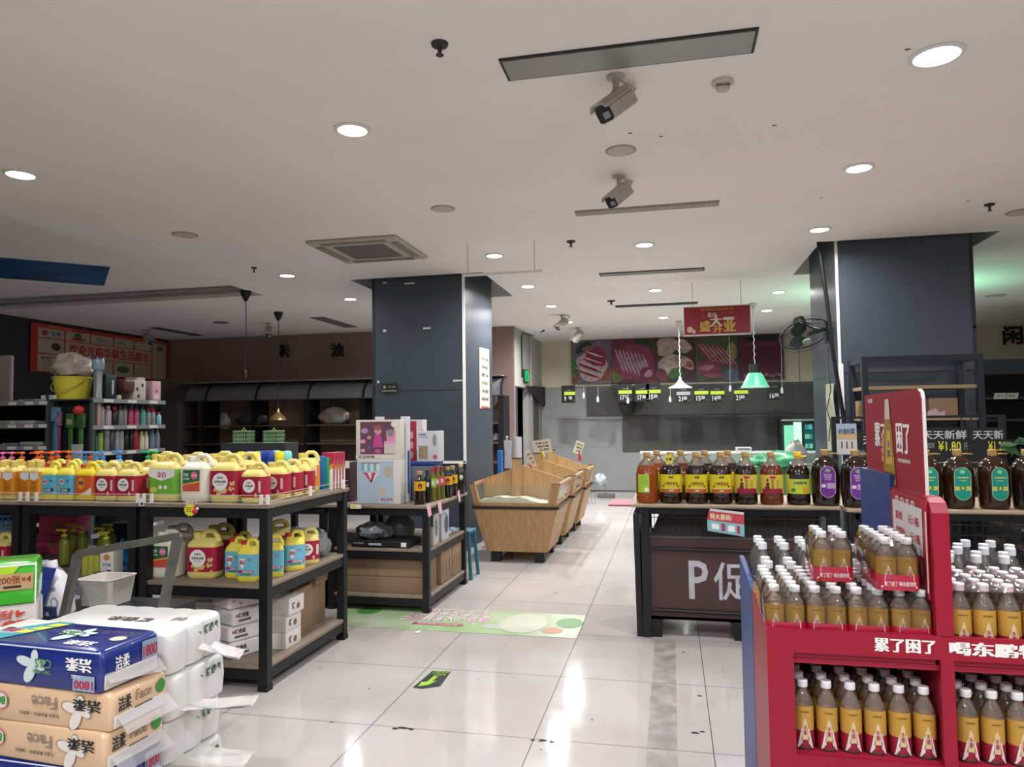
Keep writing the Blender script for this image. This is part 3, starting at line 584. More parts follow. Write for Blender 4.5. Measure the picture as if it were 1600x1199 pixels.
# ================================================================ SHELF RACKS
def rack(label, x0, x1, y0, y1, tops, zt, post=.052, name='display_rack'):
    """black steel rack: four posts, boards with steel edge beams"""
    t = thing(name, label, 'shelf', ((x0+x1)/2, (y0+y1)/2, 0))
    for x in (x0, x1-post):
        for y in (y0, y1-post):
            m = MB(); m.box((x, y, 0), (x+post, y+post, zt-.03), BLACKM); m.box((x-.004, y-.004, 0), (x+post+.004, y+post+.004, .03), flat('0e0f11', .6)); m.build('post', t, True)
    for z in tops:
        m = MB(); e = .012 if z == zt else -.005
        m.rbox((x0-e, y0-e, z-.024), (x1+e, y1+e, z), WOODB, .004); m.build('shelf_board', t, True)
        m = MB(); b = z-.026; h = .055
        m.box((x0+post, y0+.006, b-h), (x1-post, y0+.026, b), BLACKM); m.box((x0+post, y1-.026, b-h), (x1-post, y1-.006, b), BLACKM)
        m.box((x0+.006, y0+post, b-h), (x0+.026, y1-post, b), BLACKM); m.box((x1-.026, y0+post, b-h), (x1-.006, y1-post, b), BLACKM); m.build('beam', t, True)
    return t
ZT, ZM, ZB = 1.035, .585, .14
RX = [-4.70, -3.88, -3.055, -2.225]
rack('black steel rack with wooden boards under the orange detergent bottles, at the left edge', RX[0], RX[1]-.026, 3.7, 4.72, (ZB, ZM, ZT), ZT)
rack('black steel rack with wooden boards under the blue and crimson small jugs', RX[1], RX[2]-.026, 3.7, 4.72, (ZB, ZM, ZT), ZT)
rack('black steel rack with wooden boards with the big jugs, at the aisle corner', RX[2], RX[3], 3.7, 4.72, (ZB, ZM, ZT), ZT)
MX0, MX1, MY0, MY1, MT, MM, MB_ = -2.72, -1.87, 5.42, 6.48, .83, .49, .13
rack('black steel rack holding the doll box and small oil bottles, before the left pillar', MX0, MX1, MY0, MY1, (MB_, MM, MT), MT)
rack('black steel rack mostly hidden behind the detergent rack', MX0-.9, MX0-.028, MY0, MY1, (MB_, MM, MT), MT)
# white shelf guard clips and clear wire
t = thing('shelf_guard', 'thin wire shelf guard with white clips along the detergent rack', 'shelf guard', (-3, 3.7, ZT))
for px in (33, 44, 58, 216, 226, 238, 409, 419):
    x = PX(px, 3.69, 780); m = MB(); m.box((x-.008, 3.678, ZT), (x+.008, 3.69, ZT+.055), WHITE); m.build('clip', t, True)
for px, py in ((484, 775), (536, 762)):
    p = P(px, py, x=-2.215); m = MB(); m.box((-2.218, p.y-.01, ZT), (-2.205, p.y+.01, ZT+.06), WHITE); m.build('clip', t, True)
for z in (.02, .05): m = MB(); m.tube([(-4.7, 3.684, ZT+z), (-2.215, 3.684, ZT+z), (-2.211, 4.7, ZT+z)], .0018, flat('b9bab8', .4), 5); m.build('guard_wire', t, True)
# --- front row on the upper shelf
Z = ZT+.001
def row(proto, y, pxs, labels, z=Z, rz=0, dz=0):
    for px, lb in zip(pxs, labels): proto.put((PX(px, y, 770), y, z), rz, lb, None)
row(P_pour, 3.78, (3, 20.5, 47.5, 61), ('orange-label detergent bottle with yellow cap, first at the left edge', 'orange-label detergent bottle with yellow cap, second from the left edge', 'orange-label detergent bottle with yellow cap, third from the left edge', 'orange-label detergent bottle touching the light blue jug'))
row(P_blue2, 3.8, (82, 108), ('yellow jug with light blue label beside the orange bottles', 'yellow jug with light blue label and navy stripe beside the orange-label jug'))
row(P_or, 3.8, (139,), ('bright yellow jug with orange label between light blue and crimson ones',))
row(P_soys, 3.79, (172, 205), ('small crimson label jug right beside the bright orange label jug', 'small crimson label jug with its back next to the rack joint'))
P_soys.put((PX(226, 3.95), 3.95, Z), .1, 'small crimson label jug tucked behind the rack joint')
row(P_gr, 3.81, (264,), ('large jug with green and white label above the price tag',))
row(P_wh, 3.81, (311,), ('cream white jug with dark green label on the upper shelf',))
row(P_soy, 3.81, (357,), ('large yellow jug with white round seal and beans on its crimson label, upper shelf',))
row(P_soys, 3.78, (400,), ('small crimson label jug at the aisle corner of the upper shelf',))
for k, (y, lb) in enumerate(((3.98, 'first'), (4.11, 'second'), (4.24, 'third'))): P_soys.put((-2.33+.01*k, y, Z), .05, 'small crimson label jug, %s behind the corner jug along the aisle' % lb)
P_g2.put((-2.345, 4.38, Z), .35, 'tall yellow jug with orange and white label at the aisle end of the jugs')
# --- second rows
for k, (px, y) in enumerate(((10, 3.92), (30, 3.93), (55, 3.95))): P_pour.put((PX(px, y), y, Z), 0, 'orange-label bottle in the second row, %s from the left' % ('first', 'second', 'third')[k])
for k, (px, y) in enumerate(((90, 3.95), (115, 3.96), (150, 3.95), (172, 3.96), (196, 3.97))): (P_blue, P_blue, P_or, P_soys, P_soys)[k].put((PX(px, y), y, Z), 0, ('yellow jug with red cap behind the first light blue jug', 'yellow jug with red cap behind the second light blue jug', 'bright yellow jug behind the orange-label jug', 'yellow jug handle showing behind the first crimson jug', 'yellow jug handle showing behind the second crimson jug')[k])
for k, (px, y) in enumerate(((255, 4.0), (303, 4.0), (345, 4.02), (385, 4.0))): (P_gr, P_soy, P_gr, P_soy)[k].put((PX(px, y), y, Z), 0, ('large yellow jug behind the green label jug', 'large yellow jug whose handle rises behind the white jug', 'large yellow jug behind the round seal jug', 'large yellow jug behind the aisle corner jug')[k])
pl = [(P_pp, 4, 4.15, 'pink'), (P_pp, 18, 4.15, 'pink'), (P_po, 34, 4.15, 'orange'), (P_po, 58, 4.12, 'orange'), (P_po, 64, 4.3, 'orange'), (P_po, 80, 4.15, 'orange'), (P_po, 90, 4.3, 'orange'), (P_po, 107, 4.3, 'orange'), (P_po, 124, 4.3, 'orange'), (P_pb, 124, 4.12, 'blue'), (P_pb, 134, 4.2, 'blue'), (P_po, 142, 4.2, 'orange'), (P_pb, 150, 4.12, 'blue'), (P_pb, 160, 4.2, 'blue'), (P_pb, 186, 4.3, 'blue'), (P_pg, 232, 4.25, 'bright green'), (P_pg, 243, 4.25, 'bright green')]
cnt = {}
for pr, px, y, c in pl:
    cnt[c] = cnt.get(c, 0)+1; tot = sum(1 for q in pl if q[3] == c)
    pr.put((PX(px, y, 720), y, Z+.045), 0, '%s pump bottle behind the jugs, %s %s pump from the left' % (c, ('first', 'second', 'third', 'fourth', 'fifth', 'sixth', 'seventh', 'eighth', 'ninth')[cnt[c]-1], c))
# sprays, boxes, cages at the aisle end
def spray(col, capc):
    t = thing('spray_can', 'x', 'spray can'); m = MB(); m.lathe([(.03, 0), (.032, .01), (.032, .2), (.028, .21)], flat(col, .35), n=18); m.build('can_body', t)
    m = MB(); m.lathe([(.031, .205), (.033, .215), (.028, .26), (.02, .268), (0, .27)], flat(capc, .35), n=18); m.build('cap', t); return t
P_sy = Proto(spray('d6d21e', 'e0d51f')); P_sb = Proto(spray('20409a', '1f3fa0')); P_sc = Proto(spray('59c0c4', '7fd6d4'))
for k, (px, y, pr, lb) in enumerate(((377, 4.32, P_sy, 'yellow spray can left of the pair behind the big jug handles'), (389, 4.38, P_sb, 'blue spray can between the two yellow ones'), (400, 4.32, P_sy, 'yellow spray can beside the blue row'), (408, 4.45, P_sb, 'blue spray can first of the blue row'), (416, 4.47, P_sb, 'blue spray can in the middle of the blue row'), (423, 4.45, P_sb, 'blue spray can last of the blue row'), (432, 4.5, P_sc, 'turquoise spray can behind the blue row'), (437, 4.38, P_sy, 'tall yellow spray can beside the turquoise ones'), (449, 4.42, P_sc, 'turquoise spray can at the aisle end'))):
    pr.put((PX(px, y, 700), y, Z), 0, lb)
def carton(name, label, cat, a, b, col, deco=None, group=None, rz=0, m_=None, r=.003, front='y'):
    """box on its base: a,b world corners; deco(m,f) draws on the side facing the camera"""
    t = thing(name, label, cat, ((a[0]+b[0])/2, (a[1]+b[1])/2, a[2]), rz, group); hw, hd, h = (b[0]-a[0])/2, (b[1]-a[1])/2, b[2]-a[2]
    m = MB(); m.rbox((-hw, -hd, 0), (hw, hd, h), m_ or flat(col, .45), r)
    if deco: deco(m, fmap((-hw, -hd, 0), (2*hw, 0, 0), (0, 0, h), .0006), fmap((hw, -hd, 0), (0, 2*hd, 0), (0, 0, h), .0006), fmap((-hw, -hd, h), (2*hw, 0, 0), (0, 2*hd, 0), .0006))
    m.build('box_body', t); return t
for k in range(3): carton('detergent_box', ('blue detergent box behind the tall orange jug', 'green edged detergent box behind the blue box', 'second blue detergent box along the aisle')[k], 'box', (-2.36+.03*k, 4.5+.03*k, Z), (-2.29+.02*k, 4.525+.03*k, Z+.23-.01*k), ('2f74b5', '2c9a6a', '3a7fc4')[k], group='boxes at the aisle end')
def dd_red(m, f, s, top):
    for q in (f, s): m.pg(q, [(.3, .0), (.95, .0), (.95, .6), (.55, .5)], flat('e8e4dc'), .0006); m.pg(q, [(.3, .5), (.95, .58), (.95, .72), (.5, .62)], flat('e0962a'), .0008); m.rect(q, flat('e6c8c8'), .1, .1, .2, .8, e=.0008)
for k in range(4): carton('toothpaste_box', 'tall crimson box with white wave, %s along the aisle edge of the upper shelf' % ('first', 'second', 'third', 'last')[k], 'box', (-2.33+.015*k, 4.53+.045*k+.015, Z), (-2.24, 4.57+.045*k+.012, Z+.25), 'a81c3a', dd_red)
def cage(label, x, y, z):
    t = thing('wire_cage', label, 'cage', (x, y, z)); m = MB(); k = flat('9fd09a', .4); w_, h = .13, .1
    for i in range(9):
        u = -w_/2+w_*i/8
        for v in (-w_/2, w_/2): m.tube([(u, v, 0), (u, v, h)], .0014, k, 4); m.tube([(v, u, 0), (v, u, h)], .0014, k, 4)
    for zz_ in (0, h*.33, h*.66, h): m.tube([(-w_/2, -w_/2, zz_), (w_/2, -w_/2, zz_), (w_/2, w_/2, zz_), (-w_/2, w_/2, zz_)], .0016, k, 4, True)
    m.build('wire_body', t); m = MB(); m.box((-w_/2, -w_/2, h), (w_/2, w_/2, h+.004), flat('7fb878', .4)); m.tube([(-.02, 0, h), (0, 0, h+.03), (.02, 0, h)], .003, flat('c9b890')); m.build('lid', t); return t
yc = 5.7
for px, lb in ((381, 'left small green wire cage standing behind the detergent rack'), (428, 'right small green wire cage standing under the brass lamp')): cage(lb, PX(px, yc, 690), yc, P(px, 692, y=yc).z)
zc = P(400, 692, y=yc).z
carton('storage_carton', 'dark carton behind the spray cans carrying the wire cages', 'box', (PX(355, yc), yc-.1, MT+.001), (PX(455, yc), yc+.12, zc-.001), '22262a', m_=flat('22262a', .7))
# orange and dark packages right of toothpaste
carton('toy_box', 'orange and white edged dark window box left of the doll box', 'box', (PX(533, 5.75), 5.6, MT+.001), (PX(553, 5.75)+.03, 5.8, MT+.33), '3a2226', lambda m, f, s, tp: (m.rect(f, flat('e0dedd'), 0, .85, 1, 1), m.rect(f, flat('e09a3a'), 0, .85, .35, 1, e=.001), m.disc(f, .6, .3, .3, .12, flat('b56a8a'), 10), m.disc(f, .5, .55, .2, .1, flat('8a2a3a'), 10)))
# price tag with 30
t = thing('price_tag', 'yellow starburst price tag with 30 hanging on the shelf edge', 'price tag', P(297, 797, y=3.672)); m = MB(); f = fmap((-.042, 0, -.042), (.084, 0, 0), (0, 0, .084), 0)
pts = [(.5+(.5 if k % 2 else .42)*math.cos(k*math.pi/16), .5+(.46 if k % 2 else .38)*math.sin(k*math.pi/16)) for k in range(32)]
m.prism([f(u, v) for u, v in pts], (0, .002, 0), flat('f0ec3c', .5)); m.text('30', f, INK, .2, .34, .6, .68, 0, .001); m.text('元', f, INK, .66, .28, .8, .42, 0, .001); m.build('starburst', t)
m = MB(); f = fmap((-.03, 0, .03), (.075, 0, 0), (0, 0, .022), .001); m.rect(f, flat('e8e2dc')); m.text('3.5元抢', f, flat('8a2a2a'), .05, .1, .95, .9, .01); m.build('promo_strip', t)
m = MB(); m.lathe([(.0, -.016), (.014, -.01), (.017, 0), (.012, .012), (0, .018)], flat('b82a4a'), (.035, -.003, -.008), 12); m.lathe([(0, -.01), (.008, 0), (0, .012)], flat('b82a4a'), (.03, -.003, .016), 10); m.lathe([(0, -.01), (.008, 0), (0, .012)], flat('d8d0d0'), (.05, -.003, .006), 10); m.build('clip_ornament', t)
t = thing('shelf_price_card', 'small shelf price card beside the crimson jugs', 'price tag', P(221, 785, y=3.672)); m = MB(); m.box((-.018, 0, -.022), (.018, .002, .022), WHITE); m.box((-.006, -.001, -.018), (.012, 0, -.002), flat('4a4560')); m.build('card', t)
# --- middle shelf of the corner rack
Zm = ZM+.001
P_wh.put((PX(262, 3.83, 900), 3.83, Zm), 0, 'cream white jug with dark green label on the middle shelf behind the trolley handle')
P_wh.put((PX(280, 4.05, 880), 4.05, Zm), .1, 'second cream white jug behind the first on the middle shelf')
P_soy.put((PX(321, 3.85, 900), 3.85, Zm), .08, 'large yellow jug with white round seal on the middle shelf')
P_soy.put((PX(344, 4.1, 880), 4.1, Zm), .1, 'large yellow jug partly behind the round seal jug on the middle shelf')
for px, y, rz, lb in ((371, 3.87, 0, 'small yellow jug with light blue label partly hidden by its neighbour, middle shelf'), (390, 3.80, .05, 'small yellow jug with light blue label left of the corner post, middle shelf'), (425, 3.92, .6, 'small yellow jug just right of the corner post, middle shelf')): P_blue.put((PX(px, y, 900), y, Zm), rz, lb)
P_blue.put((-2.3, 4.12, Zm), .75, 'small yellow jug with light blue label facing the aisle, middle shelf')
P_soys.put((-2.31, 4.3, Zm), .8, 'small yellow jug with white round seal facing the aisle, middle shelf')
P_soy.put((-2.52, 4.28, Zm), .8, 'large yellow jug behind the aisle jugs on the middle shelf')
P_blue.put((PX(385, 4.1, 880), 4.05, Zm), 0, 'small yellow jug with red cap behind the light blue ones, middle shelf')
def blob(name, label, cat, c, r, m_, seed=1, amp=.25, ball=0, group=None, n=(22, 12), flatb=True, part='bag_body'):
    random.seed(seed); m = MB(); vs = []; fs = []; U, V = n
    ph = [random.uniform(0, 6.28) for _ in range(12)]
    for j in range(V+1):
        th = math.pi*j/V
        for i in range(U):
            a = 2*math.pi*i/U
            d = 1+amp*(.35*math.sin(3*a+ph[0]+2*th)+.3*math.sin(5*a+ph[1]-3*th)+.25*math.sin(7*th+ph[2]+a*2)+.2*math.sin(11*a+ph[3]+5*th))
            x, y, z = r[0]*d*math.sin(th)*math.cos(a), r[1]*d*math.sin(th)*math.sin(a), r[2]*d*math.cos(th)
            if flatb: z = max(z, -r[2]*.75)+r[2]*.75
            vs.append((x, y, z))
    for j in range(V):
        for i in range(U): fs.append((j*U+i, (j+1)*U+i, (j+1)*U+(i+1) % U, j*U+(i+1) % U))
    m.add(vs, fs, m_, True); t = thing(name, label, cat, c, 0, group); m.build(part, t); return t; return t
GREYP = mat('grey_plastic_bag', '8d9094', .35, bump=.5, nscale=14)
blob('plastic_bag', 'grey plastic bag heaped beside the jugs on the middle shelf', 'bag', (-2.37, 4.56, Zm), (.085, .1, .1), GREYP, 3)
# --- lower shelf: tissue packs
def tissue_pack(col, deco, L_=.34, D_=.2, H_=.09, name='tissue_pack', lab='x'):
    t = thing(name, lab, 'tissue pack'); m = MB()
    m.loft([(0, L_*.46, D_*.46, .01), (.008, L_*.5, D_*.5, .02), (H_*.5, L_*.505, D_*.51, .022), (H_-.008, L_*.5, D_*.5, .02), (H_, L_*.46, D_*.46, .01)], flat(col, .3, coat=.4))
    deco(m, fmap((-L_/2, -D_/2-.003, 0), (L_, 0, 0), (0, 0, H_)), fmap((L_/2+.003, -D_/2, 0), (0, D_, 0), (0, 0, H_)), fmap((-L_/2, -D_/2, H_+.001), (L_, 0, 0), (0, D_, 0))); m.build('pack_body', t)
    m = MB(); m.add([(L_*.48, -D_*.4, H_*.9), (L_*.48+.03, -D_*.4, H_*.3), (L_*.48+.03, D_*.4, H_*.3), (L_*.48, D_*.4, H_*.9)], [(0, 1, 2, 3)], clearmat('film', 'f2f2f2', .3, .15)); m.build('end_flap', t); return t
def dpink(m, f, s, tp):
    for q in (f, s):
        for k, (u, v) in enumerate(((.1, .5), (.22, .3), (.35, .6))): m.disc(q, u, v, .03, .1, flat('d58a9a'), 8)
        m.text('花之语', q, INK, .5, .5, .8, .8, .02); m.rect(q, flat('b9aeb4'), .5, .2, .9, .24); m.rect(q, flat('b9aeb4'), .5, .3, .8, .34)
def dwhite(m, f, s, tp):
    m.text('暖倍柔', f, flat('3a2a2e'), .1, .5, .3, .8, .03); m.disc(f, .07, .65, .02, .1, RED, 10); m.rect(f, flat('5a5256'), .1, .25, .34, .38); m.text('面巾纸', s, INK, .3, .4, .7, .7, .02); m.text('原木纯品', f, INK, .6, .3, .9, .5, .0)
P_t1 = Proto(tissue_pack('dcc9cf', dpink)); P_t2 = Proto(tissue_pack('dedbd8', dwhite))
zb = ZB+.001
for k, (px, y, pr, rz, lb) in enumerate(((385, 3.95, P_t2, 0.5, 'white tissue pack at the bottom of the pile on the lowest shelf'), (385, 3.95, P_t2, .45, 'white tissue pack second from the bottom on the lowest shelf'), (388, 3.95, P_t2, .5, 'white tissue pack third from the bottom on the lowest shelf'), (385, 3.95, P_t1, .42, 'pink flowered tissue pack on top of the pile on the lowest shelf'))):
    pr.put((PX(px, y, 960)+.0, y, zb+k*.093), rz+math.pi/2-.9, lb)
P_t1.put((PX(320, 4.05, 930), 4.05, zb+.275), .15, 'pinkish tissue pack seen behind the trolley handle, topmost of the rear pile')
for k in range(3): P_t2.put((PX(318, 4.05, 960), 4.05, zb+k*.091), .1, 'white tissue pack in the rear pile under the pinkish pack, %s from below' % ('first', 'second', 'third')[k])
def dbrown(m, f, s, tp): m.text('暖', s, INK, .2, .3, .4, .7, .02); m.disc(s, .6, .4, .12, .2, flat('8a5a40'), 9)
for k in range(3): carton('tissue_box', 'small white tissue box with brown print just right of the corner post, %s from below' % ('lowest', 'second', 'topmost')[k], 'box', (-2.42+.02*(k % 2), 3.98, zb+k*.1), (-2.27+.02*(k == 2), 4.16, zb+k*.1+.098), 'd9d5d2', dbrown)
def openbox(label, x0, x1, y0, y1, z, h, flap=True, rz=0):
    t = thing('cardboard_box', label, 'box', ((x0+x1)/2, (y0+y1)/2, z), rz); hw, hd = (x1-x0)/2, (y1-y0)/2; m = MB()
    m.rbox((-hw, -hd, 0), (hw, hd, h), CARD, .004); m.rect(fmap((hw, -hd, 0), (0, 2*hd, 0), (0, 0, h), .0008), mat('cardboard_dark', '6f5a46', .8), 0, .6, 1, .603); m.build('box_body', t)
    if flap: m = MB(); m.box((hw-.004, -hd, h-.02), (hw+.0, hd-.04, h+.06), CARD, Matrix.Rotation(.12, 4, 'Y')); m.build('flap', t)
    return t
openbox('plain brown cardboard box lying on the lowest shelf by the corner post', -2.58, -2.33, 4.17, 4.42, zb, .3, False, .0)
openbox('open cardboard box with raised flap on the lowest shelf', -2.55, -2.36, 4.45, 4.66, zb, .31)
# --- rack 2: bottles, boxes and toys seen between the posts
for k, (px, y) in enumerate(((100, 3.95), (114, 4.15), (128, 4.1), (160, 4.05), (166, 3.9), (172, 4.2))): P_py.put((PX(px, y, 880), y, Zm+.02), 0, 'yellow green pump soap bottle, %s from the left on the middle shelf' % ('first', 'second', 'third', 'fourth', 'fifth', 'last')[k])
def dsoap(m, f, s, tp): m.disc(f, .5, .75, .25, .12, flat('c9824a'), 12); m.text('手工皂', f, flat('3a3a8a'), .2, .4, .8, .52, .03); m.rect(f, flat('4a3a8a'), .5, .16, .85, .26); m.rect(f, flat('d9a83a'), 0, 0, 1, .1)
carton('soap_box', 'white soap box with brown picture next to the pump soaps', 'box', (PX(160, 3.78, 880), 3.76, Zm), (PX(181, 3.78, 880), 3.84, Zm+.15), 'dcdcd2', dsoap)
for k in range(3): carton('soap_carton', 'yellow green see-through carton below the trolley handle, %s from the left' % ('first', 'second', 'third')[k], 'box', (PX(134+k*9, 3.79, 880), 3.76, Zm), (PX(142+k*9, 3.79, 880), 3.85, Zm+.12), 'a9ab45', None)
carton('toothbrush_box', 'small blue and brown box in front on the middle shelf', 'box', (PX(150, 3.74, 905), 3.725, Zm), (PX(171, 3.74, 905), 3.755, Zm+.03), '6a5a50', lambda m, f, s, tp: m.rect(f, flat('2a4a9a'), 0, .05, .45, .95))
carton('blue_box', 'long blue box with white lettering at the end of the middle shelf', 'box', (PX(176, 3.9, 895), 3.87, Zm), (PX(207, 3.9, 895), 3.92, Zm+.055), '1f4f96', lambda m, f, s, tp: m.text('全新升级', f, WHITE, .25, .3, .8, .75, .01))
blob('blue_pouch', 'crumpled bright blue pouch behind the soap box', 'pouch', (PX(192, 4.1, 870), 4.1, Zm), (.085, .05, .085), mat('blue_foil', '2272b4', .25, noise=.3, nscale=18, bump=.6), 9)
for k, (x, z_) in enumerate(((PX(80, 4.4, 860), Zm), (PX(86, 4.4, 830), Zm+.135))): carton('pink_storage_box', ('pink box at the bottom of the pair behind the pump soaps', 'pink box on top of the pair behind the pump soaps')[k], 'box', (x-.09, 4.35, z_), (x+.12+.03*k, 4.55, z_+.13), 'd4547a', lambda m, f, s, tp: m.disc(f, .7, .5, .12, .2, flat('8a7a4a'), 12))
carton('navy_box', 'dark navy box high behind the blue pouch', 'box', (PX(186, 4.6, 850), 4.5, Zm), (PX(214, 4.6, 850), 4.65, Zm+.2), '16304f', None)
# left rack middle shelf
P_soys.put((PX(5, 3.85, 850), 3.85, Zm), 0, 'yellow jug on the middle shelf above the green tissue pack')
P_soys.put((PX(20, 3.95, 850), 3.95, Zm), 0, 'yellow jug behind another on the middle shelf at the left edge')
for k in range(3): P_pb.put((PX(4+k*9, 4.35, 820), 4.35, Zm+.03), 0, 'blue pump bottle in the shade at the left edge, %s of three' % ('first', 'second', 'third')[k])
# basin under rack 2
t = thing('washing_basin', 'glossy dark red basin lying on its side under the rack', 'basin', (PX(192, 4.0, 950), 4.0, ZB)); m = MB()
T = Matrix.Translation((0, 0, .2)) @ Matrix.Rotation(math.radians(70), 4, 'X')
m.lathe([(.12, .08), (.17, 0), (.19, 0), (.19, -.008), (.165, -.005), (.115, .075), (0, .075)], flat('5a1420', .15, coat=.5), n=36, T=T); m.build('basin_body', t)
# ================================================================ TROLLEY AND TISSUE PILE (front left)
TH = .12
PR = [(-2.24, 2.08), (-1.66, 2.05)]
t = thing('flatbed_trolley', 'grey steel flatbed trolley under the tissue pile, its bent tube handle behind', 'trolley', (-2.0, 2.3, 0))
ST = mat('worn_steel', '6e6a66', .4, metal=.5, noise=.25, nscale=12)
m = MB(); m.rbox((-2.98, 1.86, .14), (-1.7, 2.66, .17), ST, .008); m.build('deck', t, True)
hl, hr = P(122, 866, y=2.72), P(278, 838, y=2.72)
m = MB(); m.tube([(P(118, 950, y=2.72).x, 2.62, .17), (P(118, 950, y=2.72).x, 2.64, .6), hl], .021, ST, 4, sq=True); m.tube([(P(262, 950, y=2.72).x, 2.62, .17), (P(265, 940, y=2.72).x, 2.66, .66), hr], .021, ST, 4, sq=True); m.tube([hl, hr], .021, ST, 4, sq=True); m.build('handle_frame', t, True)
for x in (-2.86, -1.8):
    for y in (1.9, 2.56): m = MB(); m.tube([(x-.015, y, .05), (x+.015, y, .05)], .05, flat('1a1a1c', .6), 16); m.box((x-.022, y-.02, .05), (x-.017, y+.02, .14), ST); m.box((x+.017, y-.02, .05), (x+.022, y+.02, .14), ST); m.build('caster', t, True)
FILM = clearmat('loose_film', 'f4f4f6', .28, .12)
def flower(m, f, cu, cv, s, asp, c='c9d3d6', sc='5f9a6a'):
    w_ = flat(c, .4)
    for k, (a, l) in enumerate(((1.5, .9), (2.9, 1.15), (4.3, 1.25), (5.9, .75), (.3, .8))):
        ca, sa = math.cos(a), math.sin(a); pts = []
        for q in range(14):
            th = 2*math.pi*q/14; x = l*(.5+.5*math.cos(th)); y = .26*l*math.sin(th); pts.append((cu+s*(x*ca-y*sa), cv+s*asp*(x*sa+y*ca)))
        m.pg(f, pts, flat('3a4a6a' if c == 'c9d3d6' else '7a6a6a'), .0008+k*.0002)
        m.pg(f, [(cu+(u-cu)*.94, cv+(v-cv)*.94) for u, v in pts], w_, .0009+k*.0002)
def softpack(L_, D_, H_, col, name='tissue_bundle'):
    t = thing(name, 'x', 'tissue pack'); m = MB(); random.seed(int(L_*1000+H_*999))
    m.loft([(0, L_*.485, D_*.485, .008), (.006, L_*.497, D_*.497, .014), (H_*.5, L_*.503, D_*.503, .016), (H_-.012, L_*.497, D_*.497, .018), (H_-.003, L_*.485, D_*.485, .02), (H_, L_*.46, D_*.46, .02)], flat(col, .22, coat=.5)); return t, m
FU = lambda f: (lambda u, v, e=0: f(1-u, 1-v, e))   # the packs lie upside down
def bundle_blue(lab='x'):
    L_, D_, H_ = .56, .235, .128; t, m = softpack(L_, D_, H_, '1d2f78')
    f = fmap((-L_/2, -D_/2-.0025, 0), (L_, 0, 0), (0, 0, H_)); top = fmap((-L_/2, -D_/2, H_+.0005), (L_, 0, 0), (0, D_, 0)); s = fmap((L_/2+.0025, -D_/2, 0), (0, D_, 0), (0, 0, H_))
    teal = flat('2f9aa4', .3)
    m.pg(f, [(0, .04), (.26, .04), (.22, .5), (.2, .97), (0, .97)], teal); m.pg(top, [(0, .02), (.2, .02), (.38, .97), (0, .97)], teal, .0006); m.pg(top, [(0, .3), (.26, .98), (0, .98)], flat('cfcfca'), .001)
    for k in range(3): m.pg(top, [(.17+.04*k, .38+.18*k), (.26+.04*k, .38+.18*k), (.29+.04*k, .52+.18*k), (.2+.04*k, .52+.18*k)], flat('e0d52f'), .0012)
    flower(m, f, .53, .55, .12, L_/H_*.8); flower(m, top, .6, .55, .14, L_/D_*.9)
    g = FU(f); m.text('C&S', g, flat('4f8a5a'), .34, .3, .46, .52, .03, .003); m.text('无香', g, flat('5f9a6a'), .34, .56, .48, .66, .01, .003)
    m.rect(g, flat('8aa0b8'), .04, .6, .19, .97, e=.001); m.text('1800', g, flat('b0243a'), .05, .72, .18, .92, .05, .002); m.text('洁柔', g, WHITE, .06, .2, .24, .52, .05, .002); m.text('C&S', g, WHITE, .14, .6, .2, .68, .0, .002)
    m.disc(g, .88, .25, .04, .16, flat('dbc9b4'), 12)
    g = FU(top); m.text('洁柔', g, WHITE, .14, .72, .34, .9, .04, .002); m.text('C&S', g, flat('4f8a5a'), .36, .38, .52, .56, .04, .003); m.rect(g, flat('8aa0b8'), .8, .42, .95, .68, e=.001); m.text('1800', g, flat('b0243a'), .82, .46, .93, .62, .03, .002); m.disc(g, .1, .5, .05, .1, flat('dbc9b4'), 12)
    g = FU(s); m.rect(g, flat('8aa0b8'), .06, .12, .34, .6, e=.001); m.text('1800', s, flat('b0243a'), .68, .46, .93, .76, .05, .002); m.text('洁柔', s, WHITE, .2, .42, .44, .76, .04, .002)
    m.rect(f, flat('d8dde8'), 0, .94, 1, .975, e=.001)
    m.build('pack_body', t)
    m = MB(); m.add([(L_*.5, -D_*.45, H_*.45), (L_*.5+.02, -D_*.45, .03), (L_*.5+.03, D_*.5, .0), (L_*.5+.0, D_*.5, H_*.3)], [(0, 1, 2, 3)], FILM); m.rbox((L_*.5-.004, -D_*.45, .006), (L_*.5+.004, D_*.45, H_*.4), flat('c9c6c2', .3), .003); m.build('end_film', t); return t
